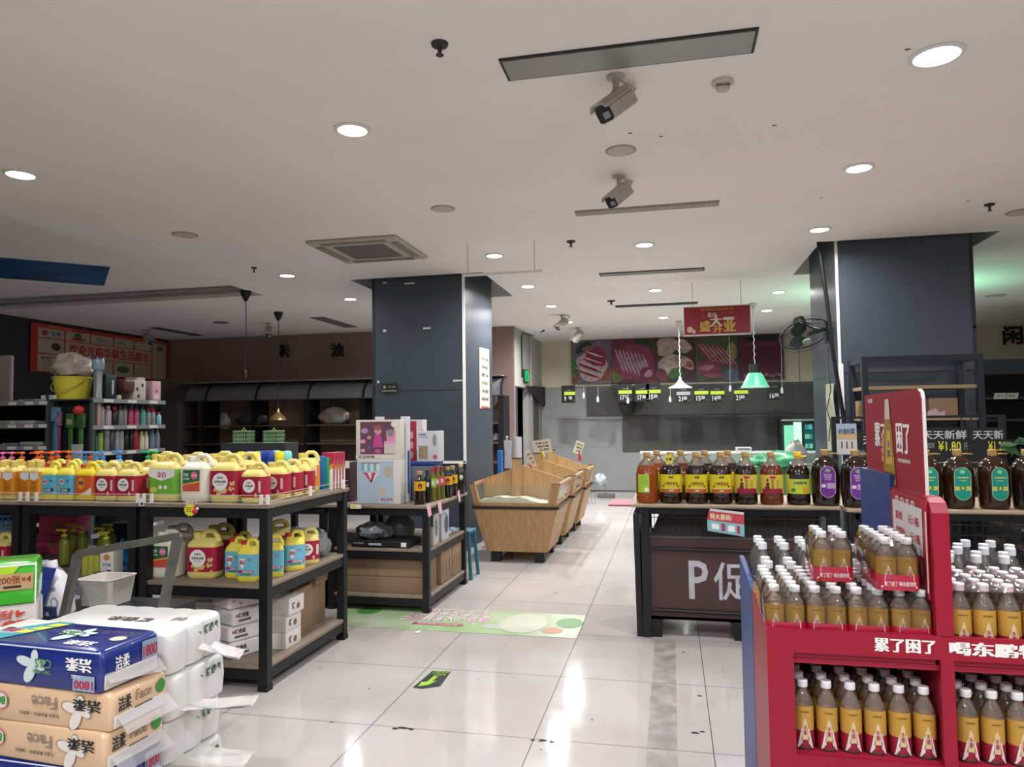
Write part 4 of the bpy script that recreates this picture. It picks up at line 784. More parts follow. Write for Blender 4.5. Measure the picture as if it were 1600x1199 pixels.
def bundle_beige():
    L_, D_, H_ = .58, .235, .112; t, m = softpack(L_, D_, H_, 'd3b391')
    f = fmap((-L_/2, -D_/2-.0025, 0), (L_, 0, 0), (0, 0, H_)); top = fmap((-L_/2, -D_/2, H_+.0005), (L_, 0, 0), (0, D_, 0)); s = fmap((L_/2+.0025, -D_/2, 0), (0, D_, 0), (0, 0, H_))
    m.pg(f, [(0, .04), (.25, .04), (.225, .5), (.25, .96), (0, .96)], flat('3aa03a', .3)); m.disc(f, .265, .55, .055, .055*L_/H_*.9, flat('c46a8a'), 20, .001); m.disc(f, .265, .55, .046, .046*L_/H_*.9, flat('dcd2c0'), 20, .0014)
    flower(m, f, .8, .5, .11, L_/H_*.85, 'd9d3cb')
    g = FU(f); m.text('Face', g, flat('8a7c6c'), .35, .2, .52, .55, .02, .003); m.text('可湿水·柔韧厚实·一抽即出', g, INK, .33, .66, .6, .76, .01, .003); m.text('1800', g, flat('2f8a3a'), .68, .32, .79, .55, .05, .003); m.text('洁柔', g, INK, .06, .18, .24, .5, .05, .003)
    m.text('洁柔', s, INK, .1, .45, .32, .85, .04); m.text('Face', s, flat('8a7c6c'), .4, .55, .68, .85, .02); m.disc(s, .85, .65, .09, .2, flat('3a8a3a'), 14); m.rect(s, flat('6a5f55'), .38, .36, .7, .4)
    m.build('pack_body', t)
    m = MB(); m.add([(L_*.5+.003, -D_*.4, H_*.3), (L_*.5+.04, -D_*.4, -.01), (L_*.5+.05, D_*.48, -.005), (L_*.5+.003, D_*.48, H_*.35)], [(0, 1, 2, 3)], FILM); m.rbox((L_*.5-.01, -D_*.45, .005), (L_*.5+.003, D_*.45, H_*.38), flat('cfccc8', .3), .003); m.build('end_film', t); return t
PB1 = Proto(bundle_blue()); PB2 = Proto(bundle_beige())
a = -.07
cx_, cy_ = -1.985, 2.06
PB1.put((cx_, cy_, .672), a, 'blue tissue bundle with white flowers, topmost of the front pile')
PB2.put((cx_+.02, cy_, .558), a+.02, 'beige tissue bundle directly under the blue one')
PB2.put((cx_+.015, cy_-.005, .444), a-.01, 'second beige tissue bundle from the top of the front pile')
PB1.put((cx_+.01, cy_, .313), a+.03, 'blue tissue bundle below the two beige ones, at the bottom edge of the picture')
PB2.put((cx_+.01, cy_, .2), a, 'beige tissue bundle near the bottom of the front pile, mostly below the picture')
def rolls():
    """bundle of toilet rolls in thin film: bulging fronts"""
    t = thing('toilet_roll_bundle', 'x', 'toilet roll pack'); m = MB(); W3, D3, H3 = .56, .30, .15; wh = mat('roll_wrap', 'd8d8d6', .35, coat=.3, bump=.15, nscale=30)
    n = 6; r = .055
    out = []
    def side(p0, p1, cnt_):
        p0, p1 = Vector(p0), Vector(p1); d = (p1-p0)/cnt_; nn = Vector((d.y, -d.x)).normalized()
        for i in range(cnt_):
            for k in range(6): a_ = k/6; out.append(p0+d*(i+a_)+nn*.012*math.sin(math.pi*a_)**.6 if a_ > 0 else p0+d*i)
    side((-W3/2, -D3/2), (W3/2, -D3/2), 6); side((W3/2, -D3/2), (W3/2, D3/2), 3); side((W3/2, D3/2), (-W3/2, D3/2), 6); side((-W3/2, D3/2), (-W3/2, -D3/2), 3)
    vs = []; N = len(out)
    for z, s_ in ((0, .95), (.008, .985), (H3*.5, 1), (H3-.015, .985), (H3-.004, .96), (H3, .92)): vs += [(p.x*s_, p.y*s_, z) for p in out]
    fs = [(i*N+k, i*N+(k+1) % N, (i+1)*N+(k+1) % N, (i+1)*N+k) for i in range(5) for k in range(N)]+[tuple(5*N+k for k in range(N)), tuple(reversed(range(N)))]
    m.add(vs, fs, wh, True)
    s = fmap((W3/2+.008, -D3/2, 0), (0, D3, 0), (0, 0, H3)); tp = fmap((-W3/2, -D3/2, H3+.0005), (W3, 0, 0), (0, D3, 0))
    m.text('暖倍柔', s, flat('3f5a48'), .62, .62, .9, .84, .05); m.text('R', s, flat('6a7a6e'), .5, .52, .58, .74, .02); g = FU(tp); m.text('暖倍柔', g, flat('4a4a48'), .3, .5, .62, .66, .04); m.text('卷纸', g, flat('6a6a68'), .08, .4, .18, .55, .01)
    m.build('roll_body', t); return t
P_r = Proto(rolls())
for k, dx in enumerate((0, .015, -.005, .01)): P_r.put((-1.985+dx, 2.36, .171+.1515*(3-k)), -.03*(k % 2), 'white toilet roll bundle behind the beige packs, %s of its stack' % ('topmost', 'second from the top', 'third from the top', 'lowest')[k])
def flapfilm(label, x, y, z, ax, w1, d1):
    t = thing('film_flap', label, 'plastic film', (x, y, z)); m = MB(); vs = []; 
    for i in range(7):
        for j in range(5): u, v = i/6, j/4; vs.append((u*w1, (v-.5)*d1*(1-.25*u)+u*.04, -.02*math.sin(u*2.5)+.012*math.sin(v*6+u*3)+ax*u))
    m.add(vs, [(i*5+j, (i+1)*5+j, (i+1)*5+j+1, i*5+j+1) for i in range(6) for j in range(4)], clearmat('printed_film', 'eceae8', .62, .2), True); m.build('film_sheet', t)
flapfilm('torn clear film sticking out beside the topmost toilet roll bundle', -1.69, 2.4, .68, -.03, .12, .1)
flapfilm('long torn film tongue hanging out over the floor from the toilet roll stack', -1.7, 2.3, .5, .03, .25, .12)
flapfilm('lower torn film tongue beside the lowest toilet rolls', -1.7, 2.3, .33, -.01, .22, .16)
# pile at the far left edge
def dlime(m, f, s, tp):
    m.pg(f, [(0, .05), (.55, .05), (.85, .95), (0, .95)], flat('a9cf2a', .3)); m.rect(f, flat('b89468'), .62, .35, .97, .75, e=.001); m.text('200张×4', f, flat('7a2a1a'), .64, .5, .95, .7, .02, .002); m.rect(f, INK, .7, .4, .86, .46, e=.0014); m.rect(f, flat('e3e8df'), 0, .93, 1, .98, e=.001); m.rect(f, flat('e3e8df'), .985, 0, 1, 1, e=.0012)
t, m = softpack(.34, .2, .15, '46b534', 'tissue_bundle'); t.location = (0, 0, 0); tag(t, 'lime green tissue bundle with 200 on a brown panel, at the left edge', 'tissue pack')
dlime(m, fmap((-.17, -.1035, 0), (.34, 0, 0), (0, 0, .15)), None, None); t.location = (-2.17, 2.05, .0); m.build('pack_body', t)
yG = 2.3; g0 = P(58, 865, y=yG); zg = P(40, 945, y=yG).z
t.rotation_euler = (0, 0, .7); t.location = (g0.x-.194, yG-.033, zg+.012)
t2, m = softpack(.36, .2, zg-.628, 'cfc8c4', 'tissue_bundle'); H2 = zg-.628
tag(t2, 'white tissue bundle with red 25.9 price under the lime green one', 'tissue pack')
m2f = fmap((-.18, -.1035, 0), (.36, 0, 0), (0, 0, H2)); g = FU(m2f); m.text('25.9', FU(m2f), flat('c8452f'), .05, .3, .5, .56, .05, .002); m.text('4层', FU(m2f), flat('c8452f'), .1, .1, .4, .26, .02, .002); m.build('pack_body', t2); t2.rotation_euler = (0, 0, .7); t2.location = (g0.x-.205, yG-.03, .638)
P_r.put((-2.63, 2.42, .474), 0, 'white toilet roll bundle under the 25.9 pack at the left edge'); P_r.put((-2.63, 2.42, .3225), 0, 'white toilet roll bundle third from the floor at the left edge'); P_r.put((-2.63, 2.42, .171), 0, 'white toilet roll bundle lowest at the left edge')
# what lies between: white jug bottle, lid, box, bags
yJ = 3.0
t = thing('shampoo_bottle', 'tilted white shampoo bottle with grey writing, left of the trolley handle', 'bottle', (PX(96, yJ, 950), yJ, P(96, 962, y=yJ).z)); t.rotation_euler = (0, math.radians(-14), 0)
m = MB(); m.loft([(0, .056, .042, .03), (.012, .064, .048, .036), (.1, .066, .05, .038), (.17, .06, .046, .036), (.205, .042, .034, .028), (.222, .02, .02, .018), (.235, .019, .019, .018)], flat('dcdbe0', .3), n=6); fj = fmap((-.05, -.0505, .03), (.1, 0, 0), (0, 0, .15)); m.text('Wonder', fj, flat('3a5a7a'), .35, .62, .98, .78, .01); m.disc(fj, .75, .25, .2, .17, flat('8a6aa0'), 18); m.disc(fj, .75, .25, .15, .13, flat('dcdbe0'), 18, .001); m.build('bottle_body', t)
m = MB(); m.lathe([(.024, .232), (.026, .262), (.024, .268)], flat('e4e0e4', .35), n=18); m.tube([(0, 0, .262), (-.05, 0, .262)], .007, flat('e4c9d4', .35), 8); m.build('cap', t)
t = thing('round_lid', 'round white lid leaning beside the toilet rolls', 'lid', (P(78, 960, y=3.0).x, 2.98, P(96, 962, y=yJ).z)); m = MB(); m.lathe([(.05, 0), (.055, .01), (.055, .02), (0, .024)], flat('cfcac4', .35), n=28, T=Matrix.Translation((0, 0, .05)) @ Matrix.Rotation(math.radians(65), 4, 'X')); m.build('lid_body', t)
c = P(92, 952, y=2.8); carton('navy_label_box', 'small navy box beside the round white lid', 'box', (P(92, 952, y=3.0).x-.03, 2.93, P(96, 962, y=yJ).z), (P(92, 952, y=3.0).x+.035, 2.965, P(96, 962, y=yJ).z+.055), '14284f', lambda m, f, s, tp: m.text('5L', f, WHITE, .4, .3, .7, .6, 0))
blob('plastic_bag', 'grey translucent plastic bag slumped behind the lime green bundle', 'bag', (PX(62, 3.05, 920), 3.05, P(62, 975, y=3.05).z), (.13, .12, .17), GREYP, 5, .2)
c = P(64, 905, y=2.92); t = thing('blue_folder', 'dark blue folded sheet standing behind the lime green bundle', 'folder', (c.x, 2.92, c.z-.1)); m = MB(); m.prism([(-.07, 0, -.05), (.0, 0, -.05), (.075, 0, .15), (-.02, 0, .16)], (0, .012, 0), flat('1f3a86', .4)); m.build('sheet', t)
t = thing('laundry_basket', 'white fabric basket with grey logo behind the trolley handle', 'basket', (PX(166, 3.25, 950), 3.25, P(96, 962, y=yJ).z)); m = MB()
m.loft([(0, .09, .08, .025), (.13, .105, .1, .03), (.135, .11, .105, .03), (.135, .1, .09, .028), (.02, .08, .07, .02)], mat('basket_cloth', 'c9c4bc', .7, bump=.3, nscale=20), n=5); m.build('basket_body', t)
m = MB(); m.disc(fmap((-.1, -.1, .06), (.05, 0, 0), (0, -.008, .05), .004), .5, .5, .4, .5, flat('8a86a0'), 16); m.build('logo_patch', t)
# support under this clutter
carton('cardboard_box', 'dark carton under the bottle and bags behind the trolley', 'box', (-3.1, 2.76+.16, 0), (-2.46, 3.4, P(96, 962, y=yJ).z-.002), '2c2d31')
# ================================================================ MIDDLE RACK GOODS
Z = MT+.001; yf = 5.5
def ddoll(m, f, s, tp):
    m.rect(f, flat('6a4a58', .25), .1, .12, .86, .95, e=.0006)
    m.rect(f, flat('d7cfc4'), 0, .0, 1, .12, e=.001); m.text('公主时尚', f, INK, .06, .02, .42, .1, .03, .0016); m.disc(f, .88, .88, .09, .08, flat('ded6ca'), 14, .0012)
    for u, v, w_, c in ((.2, .72, .08, 'a98ab5'), (.16, .45, .06, 'd49ab0'), (.3, .55, .05, 'c98a9a'), (.3, .3, .05, '5a5a8a'), (.16, .22, .05, 'd49ab0')): m.disc(f, u, v, w_, w_*.9, flat(c), 12, .0012)
    m.disc(f, .5, .72, .08, .1, flat('c9929a'), 14, .0012); m.disc(f, .5, .8, .09, .07, flat('8a5a5a'), 14, .0014)
    m.pg(f, [(.38, .3), (.62, .3), (.56, .62), (.44, .62)], flat('c04a8c'), .0014); m.disc(f, .5, .2, .08, .06, flat('b0588a'), 10, .0014)
    m.pg(f, [(.7, .45), (.88, .45), (.9, .72), (.68, .72)], flat('d98ab0'), .0012); m.disc(f, .78, .66, .07, .1, flat('7a8a8a'), 14, .0016); m.rect(f, flat('e0a0bc'), .64, .38, .9, .45, e=.0016); m.rect(f, flat('cfc0b8'), .64, .14, .88, .38, e=.0016)
def dball(m, f, s, tp):
    m.rect(f, flat('a7bccb'), .02, .02, .84, .96, e=.0006)
    for k in range(6): m.rect(f, flat(('5fb3b8', 'd9d3cf')[k % 2]), .1+.07*k, .74, .17+.07*k, .9, e=.001)
    for k in range(4): m.pg(f, [(.14+.1*k, .7), (.24+.1*k, .7), (.34, .48), (.32, .48)], flat(('c0456a', 'd9d3cf')[k % 2]), .001)
    m.disc(f, .72, .72, .1, .14, flat('b5a89a'), 12, .001); m.disc(f, .6, .28, .06, .09, flat('c9b07a'), 12, .001); m.text('梦幻世界', f, flat('b03a6a'), .55, .06, .82, .13, .03, .0014); m.rect(f, flat('c0456a'), .1, .9, .52, .92, e=.0012)
x0, x1 = PX(558, yf), PX(626, yf); zt_ = P(600, 718, y=yf).z
carton('toy_box', 'pale blue gift box with a striped balloon drawing, under the doll box', 'toy box', (x0, yf, Z), (x1, yf+.1, zt_), 'd3cfc9', dball)
carton('doll_box', 'window toy box with a pink dressed doll and pink furniture', 'toy box', (x0-.01, yf, zt_+.001), (x1, yf+.09, P(600, 656, y=yf).z), 'd6cfc2', ddoll)
za_ = P(600, 656, y=yf).z
carton('toy_box', 'white and blue toy box standing behind the doll box', 'toy box', (x0+.1, yf+.13, Z), (x1+.01, yf+.2, za_+.025), 'c9ccd2', lambda m, f, s, tp: (m.rect(f, flat('3a4048'), .3, .9, .8, 1), m.rect(s, flat('2f5aa0'), 0, .1, .7, .6)))
def dredbox(m, f, s, tp): m.rect(f, flat('a8283a'), .0, .0, .62, .98); m.pg(f, [(.62, .6), (1, .9), (1, .4), (.62, .3)], flat('a8283a')); [m.disc(f, .3, .8-.13*k, .12, .05, flat('d99aa0'), 10, .001) for k in range(5)]
yb_ = 6.05
carton('toy_box', 'tall red and white box behind the white toy box', 'toy box', (PX(636, yb_, 690), yb_, Z), (PX(660, yb_, 690), yb_+.12, P(650, 656, y=yb_).z), 'cfc9c9', dredbox)
yb_ = 5.78
zb_ = P(670, 722, y=yb_).z
t = thing('storage_box', 'grey see-through storage box with a blue lid carrying a white toy box', 'storage box', (PX(664, yb_), yb_+.1, Z)); m = MB(); m.rbox((PX(640, yb_), yb_, Z), (PX(676, yb_), yb_+.24, zb_-.03), flat('6f7580', .4), .012); m.build('bin_body', t, True)
m = MB(); m.rbox((PX(638, yb_), yb_-.01, zb_-.03), (PX(679, yb_), yb_+.25, zb_), flat('1f3f86', .35), .01); m.build('lid', t, True)
def dwb(m, f, s, tp): m.rect(f, flat('8f8a80'), .08, .08, .5, .52, e=.0008); m.text('玩具总动', f, flat('4a4a9a'), .08, .85, .42, .93, .03); m.rect(f, flat('8a8aa8'), .08, .78, .5, .81); [m.disc(f, .16+.1*(k % 3), .4-.18*(k//3), .04, .05, flat(('4a8a4a', 'c94a4a', 'd98a2a')[k % 3]), 8, .0014) for k in range(6)]; m.disc(f, .82, .7, .1, .2, flat('8f959c'), 12); m.disc(f, .84, .15, .1, .08, flat('b05a7a'), 10)
carton('toy_box', 'white toy box with small pictures on the storage box lid', 'toy box', (PX(650, yb_, 700), yb_+.02, zb_+.001), (PX(684, yb_, 700), yb_+.17, P(670, 674, y=yb_).z), 'c9c9cb', dwb)
t = thing('blue_tray', 'deep blue tray edge peeking left of the storage box', 'tray', (PX(631, 5.72), 5.74, Z)); m = MB(); m.rbox((-.03, -.02, 0), (.03, .06, .2), flat('26407a', .4), .006); m.build('tray_body', t)
# small oil bottles along the aisle edge
def smalloil(name, body, labc, capc, h=.27, r=.033, sq=False, deco=None):
    t = thing(name, 'x', 'bottle'); m = MB(); m.lathe([(r*.92, 0), (r, .008), (r*.9, h*.38), (r, h*.45), (r, h*.68), (r*.75, h*.78), (r*.4, h*.86), (r*.36, h*.9)], body, n=18); m.build('bottle_body', t)
    m = MB(); m.lathe([(r*.4, h*.89), (r*.5, h*.9), (r*.5, h), (r*.4, h*1.01)], flat(capc, .4), n=16); m.build('cap', t)
    m = MB(); m.lathe([(r*1.02, h*.42), (r*1.02, h*.7)], flat(labc, .35), n=18, caps=False); f = cmap(r*1.02, h*.42, h*.28, 1.8); m.disc(f, .5, .5, .22, .3, flat('7a1c1a' if labc == 'd9a81f' else 'd9d9c4'), 12, .0008); m.build('label', t); return t
P_s1 = Proto(smalloil('oil_bottle', OILD, 'd9a81f', 'a98a5a', .26, .045)); P_s2 = Proto(smalloil('oil_bottle', mat('olive_oil', '6a6424', .1, coat=.3), '8fb03a', 'b03040', .27, .03)); P_s3 = Proto(smalloil('oil_bottle', mat('olive_oil', '6a6424', .1), 'b84a5a', 'b03040', .27, .03)); P_s4 = Proto(smalloil('soy_bottle', flat('15140f', .15), '1a1c1a', '2a2a2a', .26, .028)); P_s5 = Proto(smalloil('soy_bottle', OILD, '1f2f2a', 'c9b08a', .27, .04))
for pr, px, y, lb in ((P_s1, 656, 5.52, 'dark oil bottle with orange yellow label, nearest on the middle rack'), (P_s4, 668, 5.66, 'slim black soy bottle right of the nearest yellow label bottle'), (P_s2, 676, 5.74, 'slim oil bottle with green label and red cap'), (P_s3, 683, 5.84, 'slim oil bottle with pink label, first of two'), (P_s3, 690, 5.94, 'slim oil bottle with pink label, second of two'), (P_s1, 699, 6.05, 'dark oil bottle with yellow label, first of the far pair'), (P_s1, 707, 6.2, 'dark oil bottle with yellow label, second of the far pair'), (P_s5, 720, 6.36, 'black sauce bottle with green leaf label at the far corner of the middle rack')): pr.put((PX(px, y, 770), y, Z), .4, lb)
for k, (px, py, lb) in enumerate(((669, 796, 'left pink price note pinned to the middle rack corner'), (686, 792, 'right pink price note pinned to the middle rack corner'), (716, 774, 'small pink price note farther along the middle rack edge'))):
    y = 5.46+.16*k if k < 2 else 6.2; p = P(px, py, x=MX1+.02); s = .04 if k < 2 else .028
    t = thing('price_note', lb, 'price tag', p, 0); m = MB(); m.prism([(0, -s, .03), (0, s, .045), (.01, s*1.2, -.05), (.01, -s*.6, -.06)], (.002, 0, 0), flat('d9a9b8', .6)); m.build('paper', t)
t = thing('shelf_price_tag', 'yellow and white price tag on the edge of the middle rack below the toy boxes', 'price tag', (PX(555, 5.4, 784), 5.4, MT-.01)); m = MB(); m.box((-.04, -.004, -.018), (.05, 0, .016), WHITE); m.box((-.035, -.005, -.012), (.01, -.004, .012), flat('d9d24a')); m.build('tag_body', t)
# middle shelf of that rack
Zq = MM+.001
carton('flat_carton', 'flat black appliance carton with white sticker on the middle shelf', 'box', (PX(550, 5.45, 840), 5.44, Zq), (PX(640, 5.45, 840), 5.72, Zq+.055), '1b1c20', lambda m, f, s, tp: (m.rect(f, WHITE, .86, .2, .95, .8), m.rect(f, flat('a9a9ab'), .3, .35, .52, .65), m.text('专业厨具', f, flat('a9a9ab'), .02, .5, .22, .75, .01)))
blob('plastic_bag', 'crumpled clear plastic bag lying on the flat black carton', 'bag', (PX(585, 5.58, 830), 5.58, Zq+.057), (.15, .12, .07), mat('clear_bag', '6e7176', .25, bump=.6, nscale=18), 11, .25)
blob('plastic_bag', 'round grey plastic bag beside the flat carton, in the shade', 'bag', (PX(624, 5.85, 820), 5.85, Zq), (.13, .12, .13), mat('clear_bag', '6e7176', .25, bump=.6, nscale=18), 12, .12)
def dgift(m, f, s, tp): m.disc(f, .5, .5, .3, .25, flat('5a2a2a'), 12); m.disc(s, .5, .55, .3, .3, flat('6a6f78'), 12); m.rect(f, flat('3a4a44'), 0, .6, 1, 1)
carton('appliance_box', 'white and brown appliance box at the aisle side of the middle shelf', 'box', (-1.98, 5.58, Zq), (-1.885, 5.72, Zq+.25), 'b9b5b2', dgift)
carton('appliance_box', 'white appliance box with blue print, farther along the middle shelf', 'box', (-2.0, 5.8, Zq), (-1.885, 6.0, Zq+.26), 'b4b6ba', lambda m, f, s, tp: (m.disc(s, .6, .5, .3, .3, flat('4a5568'), 12), m.rect(s, flat('8a90a0'), .1, .8, .6, .9)))
for k in range(4): blob('small_bag', 'small pale packet heaped at the far end of the middle shelf, %s of four' % ('nearest', 'second', 'third', 'farthest')[k], 'packet', (-1.95, 6.08+.07*k, Zq), (.04, .04, .025), flat(('9fb0c4', 'b4b4ae', '7f95ad', 'b8bec4')[k], .4), k+20)
Zr = MB_+.001
for k, (a, b, h, lb) in enumerate((((-2.62, 5.48), (-1.935, 5.8), .265, 'wide brown carton facing the viewer on the lowest shelf of the middle rack'), ((-2.15, 5.82), (-1.9, 6.12), .265, 'brown carton with side print in the middle of the aisle side'), ((-2.2, 6.14), (-1.9, 6.41), .265, 'brown carton with white sticker at the far end of the lowest shelf'))):
    carton('cardboard_box', lb, 'box', (a[0], a[1], Zr), (b[0], b[1], Zr+h), '8d745c', (lambda m, f, s, tp: (m.rect(f, flat('5f4c3c'), 0, .48, 1, .5), [m.text('易碎物品', s, flat('4a3a30'), .1+.3*q, .2, .2+.3*q, .7, 0) for q in range(3)])), m_=CARD)
# scanned hooks (white) on posts
t = thing('plastic_stool', 'teal plastic stool in the shade behind the middle rack', 'stool', (-2.0, 6.75, 0)); m = MB(); tl = flat('2a6a7a', .4); m.rbox((-.12, -.12, .42), (.12, .12, .45), tl, .01); m.build('seat', t)
for sx in (-1, 1):
    for sy in (-1, 1): m = MB(); m.tube([(sx*.1, sy*.1, .42), (sx*.13, sy*.13, 0)], .018, tl, 6); m.build('leg', t)
# ================================================================ NOTICES ON THE PILLAR
t = thing('paper_notice', 'long cream paper notice with a column of writing on the left pillar', 'notice', (-2.315, 8.93, 2.03)); f = fmap((0, -.26, -.39), (0, .5, 0), (0, 0, .78), .0)
m = MB(); m.prism([f(0, 0), f(1, .02), f(.98, 1), f(0, .98)], (.002, 0, 0), flat('c9c2ae', .7)); fk = fmap((.002, -.26, -.39), (0, .5, 0), (0, 0, .78), .001)
for k, w_ in enumerate(('促销', '特惠商品', '粮油', '天天低价', '米面', '新鲜杂粮')): m.text(w_, fk, flat('4a3f3a'), .2, .78-.13*k, .85, .84-.13*k, .01)
m.rect(fk, flat('b0483f'), .1, .01, .9, .04); m.disc(fk, .4, .9, .25, .05, flat('d9b0a8'), 12); m.build('paper', t)
t = thing('small_sign', 'small dark sign with a green base strip on the left pillar', 'sign', (-3.25, 8.04, 1.895)); m = MB(); m.box((-.095, -.01, -.045), (.095, 0, .05), flat('23261f', .4)); f = fmap((-.095, -.01, -.045), (.19, 0, 0), (0, 0, .095)); m.rect(f, flat('8f9a6a'), 0, 0, 1, .12); m.text('灭火器', f, flat('8f9488'), .45, .45, .9, .7, .01); m.disc(f, .2, .55, .1, .2, flat('8f9488'), 8); m.build('plate', t)
# ================================================================ GRAIN BINS
def grainbin(label):
    t = thing('grain_bin', label, 'grain bin', (0, 0, 0)); D = .72
    zb0, zm, ztop = .11, .565, .83; hb, hm, ht = .325, .445, .485; DK_ = flat('241f1c', .5)
    def yy(z): return -.0-.12*(z-zb0)/(ztop-zb0)      # ends lean outward
    fr = lambda z, h_: [(-h_, yy(z), z), (h_, yy(z), z), (h_, D-yy(z), z), (-h_, D-yy(z), z)]
    m = MB(); m.add(fr(zb0, hb)+fr(zm, hm), [(3, 2, 1, 0), (0, 1, 5, 4), (1, 2, 6, 5), (2, 3, 7, 6), (3, 0, 4, 7)], WOODP); m.build('lower_box', t)
    m = MB(); a = fr(zm, hm+.004); b = fr(zm+.028, hm+.012)
    for i in range(4): p, q, r_, s_ = Vector(a[i]), Vector(a[(i+1) % 4]), Vector(b[(i+1) % 4]), Vector(b[i]); n = (q-p).cross(s_-p).normalized(); m.prism([p, q, r_, s_], n*.012, DK_)
    m.build('band', t)
    L_ = lambda z: hb+(ht-hb)*(z-zb0)/(ztop-zb0)
    for sx in (-1, 1):
        for e in (0, 1):
            y_ = lambda z: (yy(z) if e == 0 else D-yy(z)); m = MB(); ww = .09 if sx > 0 else .06
            m.prism([(sx*L_(zm+.02), y_(zm+.02), zm+.02), (sx*(L_(zm+.02)-ww), y_(zm+.02), zm+.02), (sx*(L_(ztop)-ww), y_(ztop), ztop), (sx*L_(ztop), y_(ztop), ztop)][::(1 if sx < 0 else -1)], (0, .05*(1 if e == 0 else -1), 0), WOODP); m.box((sx*L_(ztop)-(.0 if sx < 0 else ww), y_(ztop)-(.0 if e == 0 else .05), ztop), (sx*L_(ztop)+(ww if sx < 0 else 0), y_(ztop)+(.05 if e == 0 else 0), ztop+.008), DK_); m.build('corner_post', t)
    m = MB()
    for e in (0, 1): z0 = zm+.03; y0 = yy(z0) if e == 0 else D-yy(z0); m.box((-L_(z0)+.03, y0-(.0 if e == 0 else .02), z0), (L_(z0)-.03, y0+(.02 if e == 0 else 0), z0+.035), WOODP)
    for sx in (-1, 1):
        x = sx*(L_(zm+.03)); m.box((min(x, x-sx*.02), .0, zm+.03), (max(x, x-sx*.02), D, zm+.065), WOODP); x = sx*(L_(ztop)-.01); m.box((min(x, x-sx*.02), -.1, ztop-.03), (max(x, x-sx*.02), D+.1, ztop), WOODP)
    m.build('rail', t)
    GL = clearmat('bin_glass', 'e6ece4', .1, .03)
    for e in (0, 1):
        m = MB(); z0, z1 = zm+.06, ztop-.01; y_ = lambda z: (yy(z)+.01 if e == 0 else D-yy(z)-.01)
        m.add([(-L_(z0)+.05, y_(z0), z0), (L_(z0)-.08, y_(z0), z0), (L_(z1)-.08, y_(z1), z1), (-L_(z1)+.05, y_(z1), z1)], [(0, 1, 2, 3)], GL); m.build('glass_pane', t)
    for sx in (-1, 1):
        m = MB(); z0, z1 = zm+.06, ztop-.03; m.add([(sx*(L_(z0)-.01), .03, z0), (sx*(L_(z0)-.01), D-.03, z0), (sx*(L_(z1)-.01), D+.05, z1), (sx*(L_(z1)-.01), -.05, z1)], [(0, 1, 2, 3)], GL); m.build('glass_pane', t)
    m = MB(); gy = D*.5; m.prism([(-.42, gy, zm), (.42, gy, zm), (.46, gy, ztop+.01), (.0, gy, ztop+.165), (-.46, gy, ztop+.01)], (0, .02, 0), WOODP); m.build('gable_board', t)
    m = MB(); m.box((-.11, gy-.05, zm), (-.01, gy, ztop+.24), WOODP); m.box((-.115, gy-.055, ztop+.24), (-.005, gy+.005, ztop+.248), DK_); m.build('centre_post', t)
    for sx in (-1, 1):
        for e in (0, 1): m = MB(); x = sx*(hb-.09); y_ = .02 if e == 0 else D-.12; m.box((x-.05, y_, 0), (x+.05, y_+.1, zb0), flat('15171c', .5)); m.build('foot', t)
    m = MB(); vs = []; nx, ny = 24, 12
    for i in range(nx+1):
        for j in range(ny+1):
            u, v = i/nx, j/ny; hh = .045+.045*math.exp(-((u-.25)/.16)**2)+.04*math.exp(-((u-.55)/.14)**2)-.07*max(0, u-.6); vs.append((-.4+.8*u, -.03+.36*v, zm+.035+hh*(1-.3*v)+.003*math.sin(i*2.1+j)))
    m.add(vs, [(i*(ny+1)+j, (i+1)*(ny+1)+j, (i+1)*(ny+1)+j+1, i*(ny+1)+j+1) for i in range(nx) for j in range(ny)], mat('rice', 'd6d8c4', .8, bump=.4, nscale=300), True)
    q = vs[::ny+1]; m.add([v for v in q]+[(v[0], v[1], zm+.01) for v in q], [(k, len(q)+k, len(q)+k+1, k+1) for k in range(len(q)-1)], mat('rice', 'd6d8c4'))
    r = m.build('rice', t); r['kind'] = 'stuff'
    return t
P_b = Proto(grainbin('x'))
BX = [(-1.615, 7.5, 'nearest wooden grain bin with white rice behind glass, beside the left pillar'), (-1.60, 8.62, 'second wooden grain bin, in the middle of the row'), (-1.575, 9.65, 'farthest wooden grain bin of the row')]
for x, y, lb in BX: P_b.put((x, y, 0), 0, lb)
def card(label, px, py, y, w_, h_, tilt, clipc, text=True):
    p = P(px, py, y=y); t = thing('price_card', label, 'price card', p); c, s_ = math.cos(tilt), math.sin(tilt)
    U = Vector((c*w_, 0, s_*w_)); V = Vector((-s_*h_, 0, c*h_)); o = -(U+V)/2; m = MB(); m.prism([o, o+U, o+U+V, o+V], (0, .003, 0), flat('b5ac98', .7)); f = fmap(o, U, V, .001)
    for k in range(3): m.text(('五常大米', '特价优惠', '2.98')[k], f, INK, .15+.1*k, .68-.25*k, .85, .84-.25*k, .02)
    m.build('card', t); m = MB(); m.tube([(0, 0, -h_*.4), (.02, 0, -h_*.7), (.01, 0, -h_*1.0)], [.012, .02, .014], flat(clipc, .4), 8); m.build('clip', t)
card('cream price card on a red clip on the nearest bin gable', 829, 717, 7.9, .06, .2, .45, 'b0202c'); card('large cream price card on a yellow clip on the middle bin', 847, 698, 9.05, .24, .17, .12, 'd9b01f'); card('small cream price card on a red clip on the farthest bin', 904, 700, 10.05, .12, .18, -.35, 'a81c34')
t = thing('bag_roll', 'upright roll of clear produce bags behind the nearest bin post', 'bag roll', (PX(809, 8.42, 700), 8.42, 0)); m = MB(); zr = P(809, 728, y=8.42).z; m.lathe([(.05, zr-.02), (.05, P(809, 683, y=8.42).z)], flat('bdbcc4', .3), n=18); m.build('roll', t)
